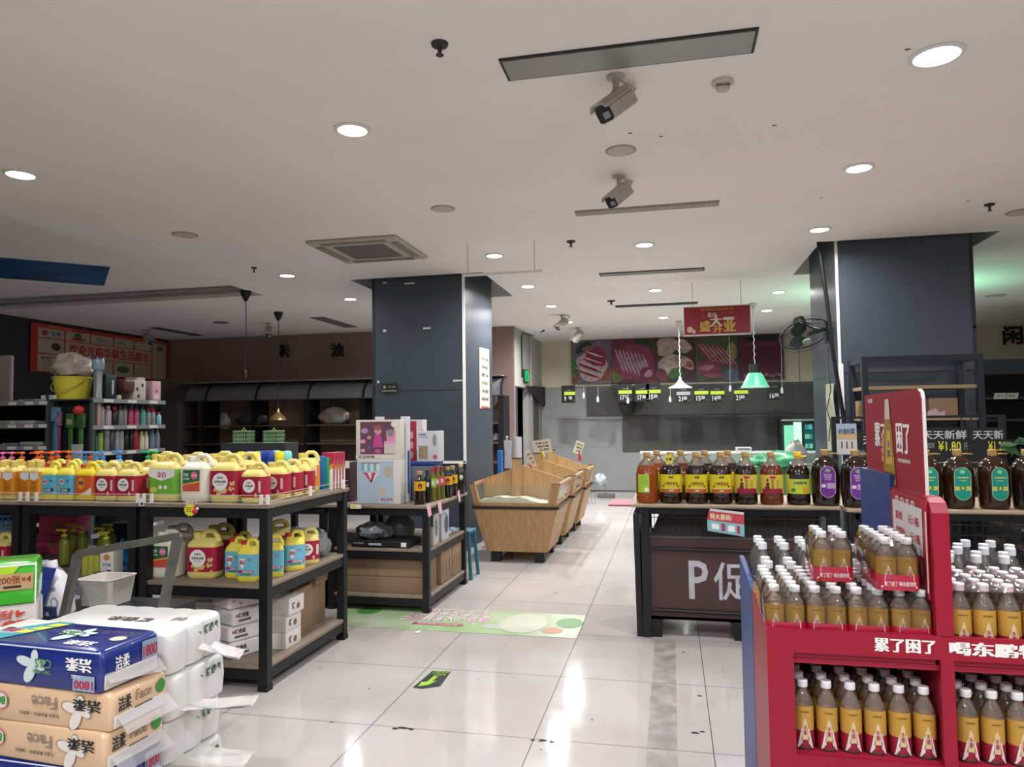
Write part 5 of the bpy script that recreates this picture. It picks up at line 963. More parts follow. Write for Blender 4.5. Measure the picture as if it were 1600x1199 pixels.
m = MB(); m.tube([(0, .0, 0), (0, 0, zr)], .012, flat('55565a', .4), 8); m.lathe([(.06, 0), (.06, .02), (.02, .03)], flat('55565a', .4), n=16); m.build('stand', t)
t = thing('hanging_bag_sheet', 'crumpled clear bag sheet hanging from the bag roll', 'plastic bag', (PX(794, 8.42, 700), 8.42, 0)); m = MB(); z1, z0 = P(794, 688, y=8.42).z, P(794, 732, y=8.42).z; m.tube([(0, 0, 0), (0, 0, z0)], .006, flat('55565a', .4), 6); m.loft([(z0, .05, .012, .01), ((z0+z1)/2, .045, .02, .015), (z1, .055, .008, .006)], clearmat('bag_film', 'cfcdd6', .6, .15)); m.build('bag', t)
t = thing('blue_carton', 'narrow bright blue pack beside the left pillar behind the bins', 'pack', (PX(780, 8.75, 725), 8.8, 0)); m = MB(); m.rbox((-.03, -.03, 0), (.03, .03, P(780, 704, y=8.8).z), flat('2a66a8', .4), .005); m.build('pack_body', t)
# ================================================================ BACK WALL SHELVING WITH CURVED CANOPIES
CAN = mat('canopy_laminate', '85858a', .4, noise=.06, nscale=2); BW = mat('back_slats', '94796a', .6, noise=.35, nscale=5, stretch=(14, 1, .4))
def walls(label, x0, x1):
    t = thing('wall_shelving', label, 'shelving', ((x0+x1)/2, 12.4, 0)); zt_, zb_ = 2.28, 1.93; yb, yf_ = YL-.01, 12.28
    m = MB(); m.box((x0, yb-.03, 0), (x1, yb, zb_), BW); m.build('back_panel', t, True)
    arc = [(yb-.38*math.sin(k*math.pi/16)-.02, zt_-(zt_-zb_)*(1-math.cos(k*math.pi/16))) for k in range(9)]
    m = MB(); m.add([(x0, y, z) for y, z in arc]+[(x1, y, z) for y, z in arc], [(k, 9+k, 10+k, k+1) for k in range(8)], CAN, True); m.box((x0, yf_-.09, zb_-.01), (x1, yf_+.1, zb_+.005), flat('3a3c40', .5)); m.build('canopy', t, True)
    m = MB(); m.tube([(x1, y-.008, z) for y, z in arc], .022, flat('101216', .5), 6); m.box((x1-.05, yf_, 0), (x1+.05, yb, zb_), flat('101216', .5)); m.build('upright', t, True)
    m = MB(); m.box((x0, yf_-.1+.08, zt_), (x1, yb, zt_+.01), flat('a9a4a0', .4)); m.build('top_trim', t, True)
    for z in (1.46, 1.12, .78, .4): m = MB(); m.box((x0, yf_-.02, z-.03), (x1-.05, yb-.03, z), mat('shelf_dark', '5a4c42', .6)); m.build('shelf', t, True)
edges = [-9.2, -8.75, -7.68, -6.6, -5.5, -4.4, -3.3, -2.9]
nm = ('in the dark corner by the banner', 'first full bay from the left', 'second full bay, behind the brass lamp', 'third full bay, with the clear bag', 'bay cut off by the left pillar', 'bay hidden behind the left pillar', 'end bay between pillar and exit')
for k in range(7): walls('dark wall shelving bay with curved grey canopy, '+nm[k], edges[k], edges[k+1])
t = thing('end_panel', 'grey end panel of the wall shelving in the dark corner', 'panel', (-9.4, 12.2, 0)); m = MB(); m.box((-9.6, 12.15, 0), (-9.215, 12.73, 1.93), flat('5c564f', .6)); m.prism([(-9.215, 12.73, 1.93), (-9.215, 12.3, 1.93), (-9.215, 12.45, 2.15), (-9.215, 12.72, 2.28)], (-.4, 0, 0), flat('5c564f', .6)); m.build('panel_body', t, True)
blob('plastic_bag', 'clear plastic bag with green and red goods on the shelf left of the pillar', 'bag', (PX(522, 12.42, 650), 12.44, 1.461), (.3, .13, .17), mat('goods_bag', '7f9088', .2, noise=.6, nscale=7, col2='8a5a5a', bump=.5), 31, .2)
blob('plastic_bag', 'large dark grey plastic heap on the dim shelf left of the brass lamp', 'bag', (PX(395, 12.42, 650), 12.44, 1.461), (.3, .13, .13), mat('dark_bag', '45474b', .25, bump=.6, nscale=10), 32, .3)
blob('plastic_bag', 'pale plastic bag hanging at the end of the dim shelf', 'bag', (PX(352, 12.36, 660), 12.34, 1.40), (.1, .06, .16), GREYP, 33, .3)
blob('plastic_bag', 'white tangled plastic on the shelf beside the exit', 'bag', (-2.98, 12.45, 1.121), (.14, .1, .07), GREYP, 34, .4)
for ch, px, py in (('粮', 445, 548), ('油', 526, 547)):
    p = P(px, py, y=YL-.04); t = thing('wall_character', 'dark raised character %s on the brown rear wall' % ('left of two' if ch == '粮' else 'right of two, nearer the pillar'), 'lettering', p); s = .13
    vs, fs = textdata(ch, .02); f = fmap((-s, 0, -s), (2*s, 0, 0), (0, 0, 2*s), 0); m = MB(); m.add([f(a, b, .0) for a, b in vs], fs, flat('16171a', .5)); o = m.build('letter', t); sd = o.modifiers.new('s', 'SOLIDIFY'); sd.thickness = .03
# red banner on the left wall
t = thing('welcome_banner', 'wide red and cream welcome banner with big red characters on the left wall', 'banner', (XL+.02, 11.1, 2.7)); m = MB(); yb0, yb1 = P(48, 540, x=XL+.03).y, YL-.06; zl, zh = 2.36, 3.14
f = fmap((XL+.03, yb0, zl), (0, yb1-yb0, 0), (0, 0, zh-zl), .0); m.box((XL+.021, yb0, zl), (XL+.03, yb1, zh), flat('b0342a', .5)); BG = flat('a8a08c', .6); BP = flat('b39c94', .6)
cells = [(.04, .72, .2, .92), (.21, .72, .37, .92), (.38, .72, .54, .92), (.55, .72, .7, .92), (.71, .72, .85, .92), (.04, .4, .2, .7), (.04, .03, .2, .38), (.21, .38, .85, .7), (.21, .03, .37, .36), (.38, .03, .54, .36), (.55, .03, .7, .36), (.71, .03, .85, .36), (.86, .03, .98, .92)]
for c in cells: m.rect(f, BP if c[1] == .38 else BG, *c, e=.002)
m.text('欢迎光临华联生活超市', f, flat('a8202a'), .23, .42, .83, .66, .03, .004); m.text('华联生活超市', f, flat('d9a03a'), .1, .94, .25, .985, .01, .004); m.text('百姓的生活超市 欢迎您的光临', f, flat('d98a7a'), .55, .94, .95, .97, 0, .004)
m.text('实惠', f, flat('5a4a6a'), .12, .78, .18, .87, .02, .004); m.disc(f, .08, .82, .02, .06, flat('a8303a'), 12, .004); m.disc(f, .29, .84, .025, .07, flat('3a6a3a'), 12, .004); m.disc(f, .29, .77, .05, .03, flat('a8303a'), 12, .0045); m.text('贴心', f, flat('7a6a6a'), .42, .78, .5, .87, .02, .004)
m.disc(f, .6, .82, .04, .04, flat('7a8a7a'), 12, .004); m.disc(f, .15, .55, .03, .08, flat('3f352f'), 10, .004); m.text('服务公约', f, INK, .06, .27, .18, .33, .02, .004); m.disc(f, .92, .8, .03, .08, flat('5a6a5a'), 12, .004); m.disc(f, .62, .2, .05, .08, flat('4a5a3a'), 10, .004)
for k in range(4): m.rect(f, flat('6a665c'), .07, .22-.05*k, .18, .235-.05*k, e=.004); m.rect(f, flat('6a665c'), .72, .25-.05*k, .84, .26-.05*k, e=.004)
m.build('banner_face', t, True)
t = thing('display_board', 'pale pinkish rounded panel standing at the left edge above the shelves', 'panel', (-6.3, 6.3, 1.72)); m = MB(); q0, q1 = P(0, 625, y=6.2), P(18, 555, y=6.2); m.rbox((q0.x-.3, 6.2, 1.73), (q1.x, 6.24, q1.z), flat('a39491', .6), .02); m.build('panel_body', t, True)
# pendant cords and lamp
def cord(px, py, y, pyend, label, lamp=False):
    c = P(px, py, z=CEIL); z1 = P(px, pyend, y=c.y).z; t = thing('pendant_lamp' if lamp else 'bare_pendant', label, 'pendant lamp', (c.x, c.y, CEIL)); k = flat('15161a', .5)
    m = MB(); m.lathe([(.07, 0), (.06, -.05), (.02, -.13)], k, n=14); m.build('ceiling_rose', t); m = MB(); m.tube([(0, 0, -.1), (0.01, 0, -.5), (0, 0, z1-CEIL)], .006, k, 6)
    if not lamp: m.lathe([(.012, z1-CEIL), (.02, z1-CEIL-.03), (.02, z1-CEIL-.1), (.01, z1-CEIL-.12)], flat('3a1c1c', .5), n=10)
    m.build('cord', t)
    if lamp:
        h = z1-CEIL; m = MB(); br = mat('brass', 'b59a62', .28, metal=.85); m.lathe([(.02, h), (.022, h-.03), (.03, h-.06), (.07, h-.1), (.125, h-.15), (.135, h-.175), (.13, h-.185)], br, n=28, caps=False); m.lathe([(.018, h+.02), (.02, h)], k, n=12); m.build('shade', t)
cord(435, 488, 0, 638, 'brass bell pendant lamp hanging on a long black cord above the detergent shelves', True); cord(384, 455, 0, 578, 'black pendant cord without a lamp hanging at the tray corner')
# ================================================================ LEFT GONDOLA
GM = mat('gondola_metal', '3f4248', .4, metal=.3); GD = flat('17191d', .6); RAIL = flat('8c9094', .35, metal=.3)
gx, gy0, gy1 = -5.15, 5.62, 6.58
t = thing('gondola_shelf', 'dark metal gondola with flasks facing the aisle, mop hooks on its near end', 'shelf', (gx-.35, 6.1, 0))
m = MB(); m.box((gx-.42, gy0, 0), (gx-.38, gy1, 1.72), GD); m.box((gx-.4, gy0+.03, 0), (gx-.0, gy0+.05, 1.72), GD); m.build('back_panel', t, True)
for z in (1.735, 1.487, 1.245, .98, .74, .5, .12):
    m = MB(); m.box((gx-.38, gy0+.05, z-.012), (gx, gy1, z), GM); m.build('shelf', t, True); m = MB(); m.box((gx, gy0, z-.035), (gx+.012, gy1, z+.004), RAIL)
    r_ = m.build('price_rail', t, True)
    for k in range(3): m = MB(); m.box((gx+.012, gy0+.12+.3*k, z-.03), (gx+.014, gy0+.24+.3*k, z), flat('c9c6ba', .5)); m.build('price_label', r_, True)
m = MB(); m.box((gx-.42, gy0-.02, 1.72), (gx, gy1, 1.735), GM); m.build('top_board', t, True)
for x in (gx-.03, gx-.44): m = MB(); m.box((x, gy0, 0), (x+.03, gy0+.03, 1.75), flat('3f4a44', .4)); m.build('upright', t, True)
t = thing('gondola_shelf', 'dark metal wall shelf with flat white packets at the left edge', 'shelf', (-6.6, 5.8, 0)); m = MB(); m.box((-7.4, 6.05, 0), (-5.64, 6.09, 1.74), GD); m.build('back_panel', t, True)
for z in (1.72, 1.507, 1.305, 1.1, .85, .6, .12):
    m = MB(); m.box((-7.4, 5.62, z-.012), (-5.64, 6.05, z), GM); m.build('shelf', t, True); m = MB(); m.box((-7.4, 5.6, z-.035), (-5.64, 5.612, z+.004), RAIL)
    r_ = m.build('price_rail', t, True)
    for px in (20, 46, 68): x = PX(px, 5.6, 640); m = MB(); m.box((x-.05, 5.598, z-.03), (x+.04, 5.6, z), flat('c9c6ba', .5)); m.build('price_label', r_, True)
m = MB(); m.box((-5.64, 5.6, 0), (-5.605, 6.09, 1.78), flat('3f4a44', .4)); m.build('upright', t, True)
random.seed(3)
for k, (px, z, w_) in enumerate(((25, 1.721, .3), (48, 1.721, .2), (40, 1.508, .25), (52, 1.508, .2), (70, 1.508, .12), (15, 1.508, .25), (10, 1.306, .16), (20, 1.306, .15), (55, 1.306, .25))):
    x = PX(px, 5.75, 640); t = thing('flat_packet', 'flat pale packet on the left edge shelves, %s board, %s' % ('top' if z > 1.7 else 'second' if z > 1.5 else 'third', ('under the panel', 'beside the price cards', 'middle', 'on a neighbour', 'at the upright', 'far left', 'corner', 'blue one', 'right')[k]), 'packet', (x, 5.8, z), random.uniform(-.3, .3)); m = MB(); m.rbox((-w_/2, -.1, 0), (w_/2, .1, .018+.01*(k % 3)), flat(('8f9294', '6f7478', 'a3a3a0')[k % 3], .4), .006); m.build('packet_body', t)
carton('price_card_strip', 'white strip label standing at the end of the top board', 'price card', (PX(64, 5.6, 620), 5.6, 1.737), (PX(88, 5.6, 620), 5.606, 1.775), 'c6c2c0', lambda m, f, s, tp: m.text('欢迎选购', f, INK, .2, .3, .8, .7, 0))
# bucket with bag on top
zt_ = 1.736
t = thing('bucket', 'yellow plastic bucket on top of the gondola', 'bucket', (PX(113, 5.75, 620), 5.75, zt_)); m = MB(); m.lathe([(.13, 0), (.165, .2), (.172, .2), (.172, .21), (.16, .21), (.125, .01)], flat('c3b93a', .35), n=32); m.build('bucket_body', t); m = MB(); m.tube([(.165*math.cos(a), -.165*abs(math.sin(a))-.01, .2-.13*math.sin(a)) for a in [k*math.pi/12 for k in range(13)]], .005, flat('a8a03a'), 6); m.build('handle', t)
blob('plastic_bag', 'bulging clear bag of sponges heaped on the yellow bucket', 'bag', (PX(112, 5.75, 590), 5.75, zt_+.2), (.2, .15, .13), mat('sponge_bag', '8f857d', .3, noise=.5, nscale=9, bump=.6, col2='a39a90'), 41, .3)
def onshelf(px, z, off=.06): p = P(px, 660, x=gx-off); return (p.x, p.y, z)
t = thing('glass_flask', 'tall silver tumbler with blue lid on top of the gondola', 'flask', onshelf(152, zt_)); m = MB(); m.lathe([(.04, 0), (.04, .02), (.035, .03), (.04, .3)], flat('7f8488', .25, metal=.4), n=18); m.build('flask_body', t); m = MB(); m.lathe([(.05, .27), (.055, .3), (.052, .37), (.048, .375)], flat('7a8a98', .3), n=18); m.lathe([(.053, .37), (.05, .385), (0, .385)], flat('223044', .3), n=18); m.build('lid', t)
carton('cup_box', 'dark green box with vertical white print on top of the gondola', 'box', (gx-.15, onshelf(172, 0)[1]-.08, zt_), (gx-.04, onshelf(172, 0)[1]+.05, zt_+.235), '12262a', lambda m, f, s, tp: (m.text('保温杯', s, WHITE, .55, .2, .75, .8, .02), m.rect(f, flat('b03a48'), .3, .9, .6, 1)))
t = thing('hair_dryer_stand', 'brown object on a stem between the dark box and the spotted box', 'appliance', onshelf(196, zt_)); m = MB(); m.rbox((-.06, -.07, .08), (.05, .07, .2), flat('5a2f30', .4), .02); m.lathe([(.05, 0), (.02, .03), (.02, .09)], flat('3a2426', .4), n=14); m.build('appliance_body', t)
t = thing('small_jar', 'tiny cream jar on the gondola top', 'jar', onshelf(184, zt_)); m = MB(); m.lathe([(.025, 0), (.028, .03), (.02, .045)], flat('b9ad8f', .4), n=12); m.build('jar_body', t)
y_ = onshelf(214, 0)[1]
carton('kitchen_box', 'white box with dark round pictures on top of the gondola', 'box', (gx-.16, y_-.1, zt_), (gx-.02, y_+.07, zt_+.2), 'b5aca8', lambda m, f, s, tp: [m.disc(q, u, v, .1, .1, flat('3a2226'), 12) for q in (f, s) for u, v in ((.3, .55), (.72, .75), (.4, .2))])
y_ = onshelf(237, 0)[1]
carton('gift_box', 'pink box at the far end of the gondola top', 'box', (gx-.14, y_-.05, zt_), (gx-.02, y_+.08, zt_+.2), 'b8959c', lambda m, f, s, tp: (m.disc(s, .5, .5, .15, .08, flat('b03a5a'), 10), m.rect(s, flat('d0b4b8'), .2, .1, .8, .35)))
carton('gift_box', 'taller pale pink box behind the pink box on the gondola', 'box', (gx-.3, y_-.1, zt_), (gx-.16, y_+.02, zt_+.24), 'b09a9c')
def flask(col, capc, h, r=.03, shape=0, deco=None):
    t = thing('drinking_bottle', 'x', 'bottle'); m = MB(); pr = [(r*.95, 0), (r, .006), (r, h*.68), (r*.75, h*.78), (r*.55, h*.82)] if shape else [(r*.95, 0), (r, .006), (r, h*.85), (r*.9, h*.87)]
    m.lathe(pr, flat(col, .3), n=16)
    if deco: [m.disc(cmap(r+.0006, 0, h*.6, 2.6, 1.57), .1+.16*i+.08*(j % 2), .1+.16*j, .03, .05, flat(deco), 6, .001) for i in range(6) for j in range(6)]
    m.build('bottle_body', t); m = MB(); q = r*(.62 if shape else .95); z0 = h*(.8 if shape else .85); m.lathe([(q*.95, z0), (q, z0+.005), (q, h*.98), (q*.8, h), (0, h)], flat(capc, .4), n=16); m.build('cap', t); return t
sh2 = [(149, 'b08f84', 'b08f84', .22, .045, 0, None, 'beige'), (158, '8f8c8a', '3a3c40', .22, .03, 1, None, 'clear with white cap'), (168, 'a89aa0', 'a89aa0', .19, .032, 1, None, 'pale pink'), (178, '16241f', 'a03048', .18, .032, 1, None, 'black with crimson cap'), (187, '6f7476', '2a2c30', .19, .028, 1, None, 'smoky grey'), (194, '7f7a7a', '2a2c30', .2, .026, 1, None, 'grey tall'), (203, 'a02a58', '24262a', .2, .03, 1, 'd9b0c0', 'magenta dotted, first'), (212, 'a02a58', '24262a', .2, .03, 1, 'd9b0c0', 'magenta dotted, second'), (222, '3a8f86', '24262a', .2, .032, 1, 'b0d9d0', 'teal dotted'), (231, '7f8482', 'a02a48', .17, .028, 1, None, 'clear with red cap, first'), (238, '7f8482', 'a02a48', .17, .028, 1, None, 'clear with red cap, second'), (247, '7fb0c0', 'c0507a', .13, .03, 1, None, 'light blue child cup with pink cap')]
for px, c, cc, h, r, s_, dc, nm_ in sh2: Proto(flask(c, cc, h, r, s_, dc)).put(onshelf(px, 1.488), 0, '%s drinking bottle on the second gondola shelf' % nm_)
sh3 = [(147, '2f7f95', '1a2024', .17, .03, 0, 'blue'), (156, '7f9a2f', '3f4a24', .2, .03, 0, 'lime green'), (166, '6f7478', 'b0b0b0', .2, .03, 0, 'silver'), (174, '3a3f4a', '3a3f4a', .21, .03, 0, 'slate'), (182, '8a8c90', '6a6c70', .21, .028, 0, 'brushed steel, first'), (189, '8a8c90', '6a6c70', .21, .028, 0, 'brushed steel, second'), (197, '1a1416', '1a1416', .2, .028, 1, 'black'), (205, '1f1a1a', '1f1a1a', .2, .026, 1, 'black and gold'), (211, '9a1c34', '9a1c34', .23, .032, 1, 'crimson'), (221, 'c9c3a0', 'c9b84a', .18, .026, 1, 'cream with yellow shoulder'), (228, 'c9c8c0', 'c9b06a', .18, .026, 1, 'white with yellow shoulder'), (237, '6a7488', '5a6478', .2, .03, 1, 'blue patterned, first'), (245, '6a7488', '5a6478', .2, .03, 1, 'blue patterned, second')]
for px, c, cc, h, r, s_, nm_ in sh3: Proto(flask(c, cc, h, r, s_, '9aa4b8' if 'patterned' in nm_ else None)).put(onshelf(px, 1.246), 0, '%s flask on the third gondola shelf' % nm_)
P_lo = Proto(flask('8f9a94', 'c05a78', .18, .026, 1))
for k, px in enumerate((112, 119, 126, 133)): P_lo.put((gx-.1, P(px, 810, x=gx-.1).y if P(px, 810, x=gx-.1).y > 5.6 else 5.66+.05*k, .741), 0, 'clear bottle with pink cap on the low gondola shelf, %s of four' % ('first', 'second', 'third', 'fourth')[k])
for k, (px, c, cc, h, nm_) in enumerate(((146, '7f9a98', 'b9c4c4', .2, 'aqua cleaning bottle'), (158, '5a5050', 'c05a8a', .17, 'dark spray bottle with pink trigger'), (168, '6a3038', 'b05070', .19, 'brown bottle with pink trigger'), (176, '8a9a94', 'c9c9c4', .17, 'pale clear bottle'), (186, 'bdb9b4', 'd0ccc8', .2, 'white spray jug'), (195, 'bdb9b4', 'd0ccc8', .14, 'short white jug'))): Proto(flask(c, cc, h, .034, 1)).put(onshelf(px, .741), 0, nm_+' on the low gondola shelf seen between the rack posts')
# brushes and mops on the end face
yE = gy0-.03
def pack_stick(label, px, c1, c2, z0=.9, z1=1.68, w_=.06, head='2f5a2a'):
    x = PX(px, yE, 680); t = thing('mop_pack', label, 'mop', (x, yE, z0)); m = MB(); m.rbox((-w_/4, -.02, 0), (w_/4, 0, z1-z0-.1), flat(c1, .4), .006); m.build('pole', t); m = MB(); m.rbox((-w_/2, -.03, z1-z0-.13), (w_/2, .0, z1-z0), flat(head, .4), .006); m.rbox((-w_*.35, -.032, z1-z0-.1), (w_*.35, -.03, z1-z0-.05), flat(c2, .4), .001); m.build('head_card', t)
pack_stick('blue brush pack hanging left on the gondola end', 89, '3f6f8f', '5f8098', .85, 1.66, .09, '4a7890'); pack_stick('magenta edged brush pack hanging beside the blue one', 94, '7a3052', '7a6f8a', .85, 1.62, .05, '7a5a6c'); pack_stick('green mop pack left of two on the gondola end', 112, '335f2a', '8f8a60', .85, 1.6, .085); pack_stick('green mop pack right of two under the red ball', 128, '3a6a30', '2a4a2a', .85, 1.6, .085)
t = thing('red_duster', 'round red duster head above the green mop packs', 'duster', (PX(126, yE, 640), yE-.02, 1.63)); m = MB(); m.lathe([(0, -.05), (.04, -.03), (.05, 0), (.035, .03), (0, .045)], flat('a8282a', .6), n=16); m.build('duster_head', t)
carton('leaflet_pack', 'tilted grey leaflet packet hanging on the green mop packs', 'packet', (PX(122, yE-.06, 710)-.06, yE-.07, P(120, 724, y=yE).z), (PX(122, yE-.06, 710)+.05, yE-.06, P(120, 694, y=yE).z), '8f8f94', None, rz=.1)
# ================================================================ FLOOR STICKERS
m = MB(); a, b, c, d = P(510, 973, z=0), P(902, 1000, z=0), P(915, 962, z=0), P(520, 948, z=0)
x0, x1, y0, y1 = -2.6, -.665, 4.98, 5.57
t = thing('floor_poster', 'long green floor poster with pink outlined writing, stuck across the aisle', 'floor sticker', ((x0+x1)/2, (y0+y1)/2, 0))
gp = mat('poster_green', '7fa263', .3, noise=.55, nscale=2.6, col2='b9c2ad'); f = fmap((x0, y0, .0012), (x1-x0, 0, 0), (0, y1-y0, 0), 0)
m.prism([f(0, 0), f(1, 0), f(1, 1), f(0, 1)], (0, 0, .0008), gp); fz = fmap((x0, y0, .002), (x1-x0, 0, 0), (0, y1-y0, 0), .0006)
PK = flat('9f4468', .4); PWH = flat('cfc4c8', .4)
m.text('甜蜜新生活', fz, PK, .36, .74, .62, .98, .05); m.text('甜蜜新生活', fz, PWH, .36, .74, .62, .98, .01, .001); m.text('由你真爱天下乖乖', fz, PK, .29, .38, .64, .76, .06); m.text('由你真爱天下乖乖', fz, PWH, .29, .38, .64, .76, .012, .0012); m.rect(fz, PK, .36, .22, .56, .33); m.text('快乐购物 欢乐回家', fz, PWH, .38, .24, .54, .31, .01, .0014)
for cu, cv, ru, rv, cc in ((.78, .5, .09, .42, 'b5b9a3'), (.9, .25, .04, .12, 'b5774a'), (.95, .6, .05, .22, '4f8a3a'), (.12, .75, .05, .18, '4f8a3a'), (.68, .3, .05, .1, 'a9b0a4')): m.disc(fz, cu, cv, ru, rv, flat(cc, .4), 20, .0004+cu*.0006)
m.build('poster_sheet', t, True)
q = [P(645, 1075, z=0), P(676, 1049, z=0), P(705, 1050, z=0), P(688, 1073, z=0), P(660, 1077, z=0)]
t = thing('exit_sticker', 'black and green exit arrow sticker on the floor tiles', 'floor sticker', (q[0]+q[2])/2); m = MB(); m.prism([v+Vector((0, 0, .001)) for v in q], (0, 0, .0008), flat('182a1c', .4))
fe = fmap(q[0]+Vector((0, 0, .003)), (q[3]-q[0])*.82, (q[1]-q[0])*.98, 0); gc = flat('9ac23a', .4); m.pg(fe, [(.2, .02), (.62, .1), (.78, .34), (.58, .32), (.62, .62), (.38, .62), (.36, .3), (.12, .3)], gc); g2 = FU(fe); m.text('安全出口', g2, gc, .05, .04, .85, .2, .02, .001); m.text('EXIT', g2, gc, .15, .23, .7, .35, .02, .001); m.build('sticker_sheet', t, True)
c = P(651, 989, z=0); t = thing('paper_scrap', 'tiny white paper scrap on the floor before the green poster', 'paper scrap', c); m = MB(); m.prism([(-.025, -.01, .002), (.02, -.018, .003), (.03, .02, .012), (-.01, .015, .002)], (0, 0, .002), WHITE); m.build('scrap', t)
c = P(580, 998, z=0)
# ================================================================ OIL TABLES (right)
OT = .905
def oiltable(label, x0, x1, y0, y1, posts):
    t = thing('display_table', label, 'table', ((x0+x1)/2, (y0+y1)/2, 0)); m = MB(); m.rbox((x0, y0, OT-.022), (x1, y1, OT), mat('light_board', 'a8957c', .6, noise=.15, nscale=5, stretch=(2, 12, 12)), .004); m.build('table_top', t, True)
    for x, y in posts: m = MB(); m.box((x, y, 0), (x+.055, y+.055, OT-.024), BLACKM); m.build('leg', t, True)
    m = MB(); m.box((x0+.06, y0+.04, OT-.07), (x1-.02, y0+.065, OT-.024), BLACKM); m.box((x0+.06, y1-.065, OT-.07), (x1-.02, y1-.04, OT-.024), BLACKM); m.build('beam', t, True); return t
oiltable('low table with a pale wooden top carrying the yellow label oil bottles', -.29, 1.06, 5.06, 5.75, ((-.22, 5.09), (.98, 5.09), (-.22, 5.66), (.98, 5.66)))
oiltable('second table with a pale wooden top carrying purple and teal label bottles', 1.07, 2.7, 4.95, 5.75, ((1.1, 4.99), (2.6, 4.99), (1.1, 5.66), (2.6, 5.66)))
def mesh_panel(label, o, U, V, nu, nv, wave=0):
    t = thing('wire_mesh', label, 'wire mesh', o); o, U, V = Vector((0, 0, 0)), Vector(U), Vector(V); m = MB(); k = flat('0f1013', .5)
    for i in range(nu+1): a = o+U*(i/nu); m.tube([a, a+V], .0022, k, 4)
    for j in range(nv+1): a = o+V*(j/nv); m.tube([a, a+U], .003 if j in (0, nv) else .0022, k, 4)
    m.build('mesh_grid', t); return t
mesh_panel('black wire mesh hanging under the first oil table above the brown board', (-.2, 5.055, OT-.205), (1.2, 0, 0), (0, 0, .18), 34, 3)
mesh_panel('black wire mesh hanging under the second oil table', (1.1, 4.945, OT-.34), (1.55, 0, 0), (0, 0, .315), 36, 5)
mesh_panel('slanted black wire basket side behind the second table mesh', (1.2, 5.3, OT-.33), (1.4, -.1, -.02), (0, .1, .2), 34, 4)
yo = 5.17
for pr, px, lb in ((P_of, 1011, 'amber oil bottle with lime green side label, first on the left'), (P_oy, 1048, 'dark oil bottle with yellow label and round yellow tag, second from the left'), (P_oy, 1088, 'dark oil bottle with yellow label, second of the three yellow label ones'), (P_oy, 1126, 'dark oil bottle with yellow label, third of the yellow label ones'), (P_om, 1165, 'dark oil bottle with yellow and crimson label, left of the pair'), (P_om2, 1205, 'brown oil bottle with yellow and crimson label, right of the pair'), (P_og, 1247, 'dark oil bottle with green yellow label and yellow cap')): pr.put((PX(px, yo, 750), yo, OT+.001), 0, lb)
P_ov.put((PX(1290, 5.14, 750), 5.14, OT+.001), 0, 'oval dark oil bottle with purple label, left of two')
P_ov.put((PX(1337, 5.06, 750), 5.06, OT+.001), 0, 'oval dark oil bottle with purple label beside the blue board')
for px, lb in ((1386, 'hidden behind the blue board'), (1447, 'partly hidden by the red header board'), (1497, 'in the middle of the teal ones'), (1552, 'last on the right')): P_ot.put((PX(px, 5.06, 750), 5.06, OT+.001), .12 if px > 1500 else 0, 'oval dark oil bottle with teal label, '+lb)
P_ov.put((PX(1600, 5.06, 750)+.02, 5.06, OT+.001), 0, 'oval oil bottle cut by the right edge of the picture')
for k, px in enumerate((1027, 1064, 1101, 1138)):
    pr = (P_of, P_om2, P_om, P_oy, P_om2)[k]; pr.put((PX(px, 5.42, 750), 5.4+.03*(k % 2), OT+.001), .3*k, 'oil bottle in the second row of the first table, %s from the left' % ('first', 'second', 'third', 'last')[k])
t = thing('bottle_tag', 'round yellow flower shaped tag hung on the second oil bottle', 'tag', (PX(1045, 5.06, 718), 5.08, P(1045, 718, y=5.08).z)); m = MB(); f = fmap((-.035, 0, -.035), (.07, 0, 0), (0, 0, .07), 0); m.prism([f(.5+(.5 if k % 4 < 2 else .4)*math.cos(k*math.pi/12), .5+(.5 if k % 4 < 2 else .4)*math.sin(k*math.pi/12)) for k in range(24)], (0, .002, 0), flat('d0c84a')); m.text('优惠', f, flat('4a4a1a'), .2, .35, .8, .65, .02, .001); m.build('tag_disc', t)
# promo sign on mesh
t = thing('promo_sign', 'red and blue promotion card clipped on the wire mesh', 'sign', P(1132, 816, y=5.02)); m = MB(); f = fmap((-.11, 0, -.075), (.235, 0, -.02), (.0, 0, .16), 0)
m.prism([f(0, .1), f(1, .0), f(1, 1), f(.08, 1.02)], (0, .004, 0), flat('c9c9cc')); f2 = fmap((-.11, -.001, -.075), (.235, 0, -.02), (.0, 0, .16), .0004); m.pg(f2, [(0, .55), (1, .5), (1, .9), (.05, .93)], flat('b8404f')); m.text('特大喜讯!', f2, flat('e6d9b0'), .08, .6, .66, .84, .04, .001); m.pg(f2, [(0, .1), (1, .02), (1, .5), (0, .55)], flat('7fb3bd')); m.rect(f2, flat('a8384a'), .38, .14, .48, .46, e=.001); m.rect(f2, flat('a8384a'), .8, .1, .88, .42, e=.001); m.rect(f2, WHITE, .12, .2, .32, .42, e=.001); m.rect(f2, WHITE, .56, .16, .74, .4, e=.001); m.build('card', t)
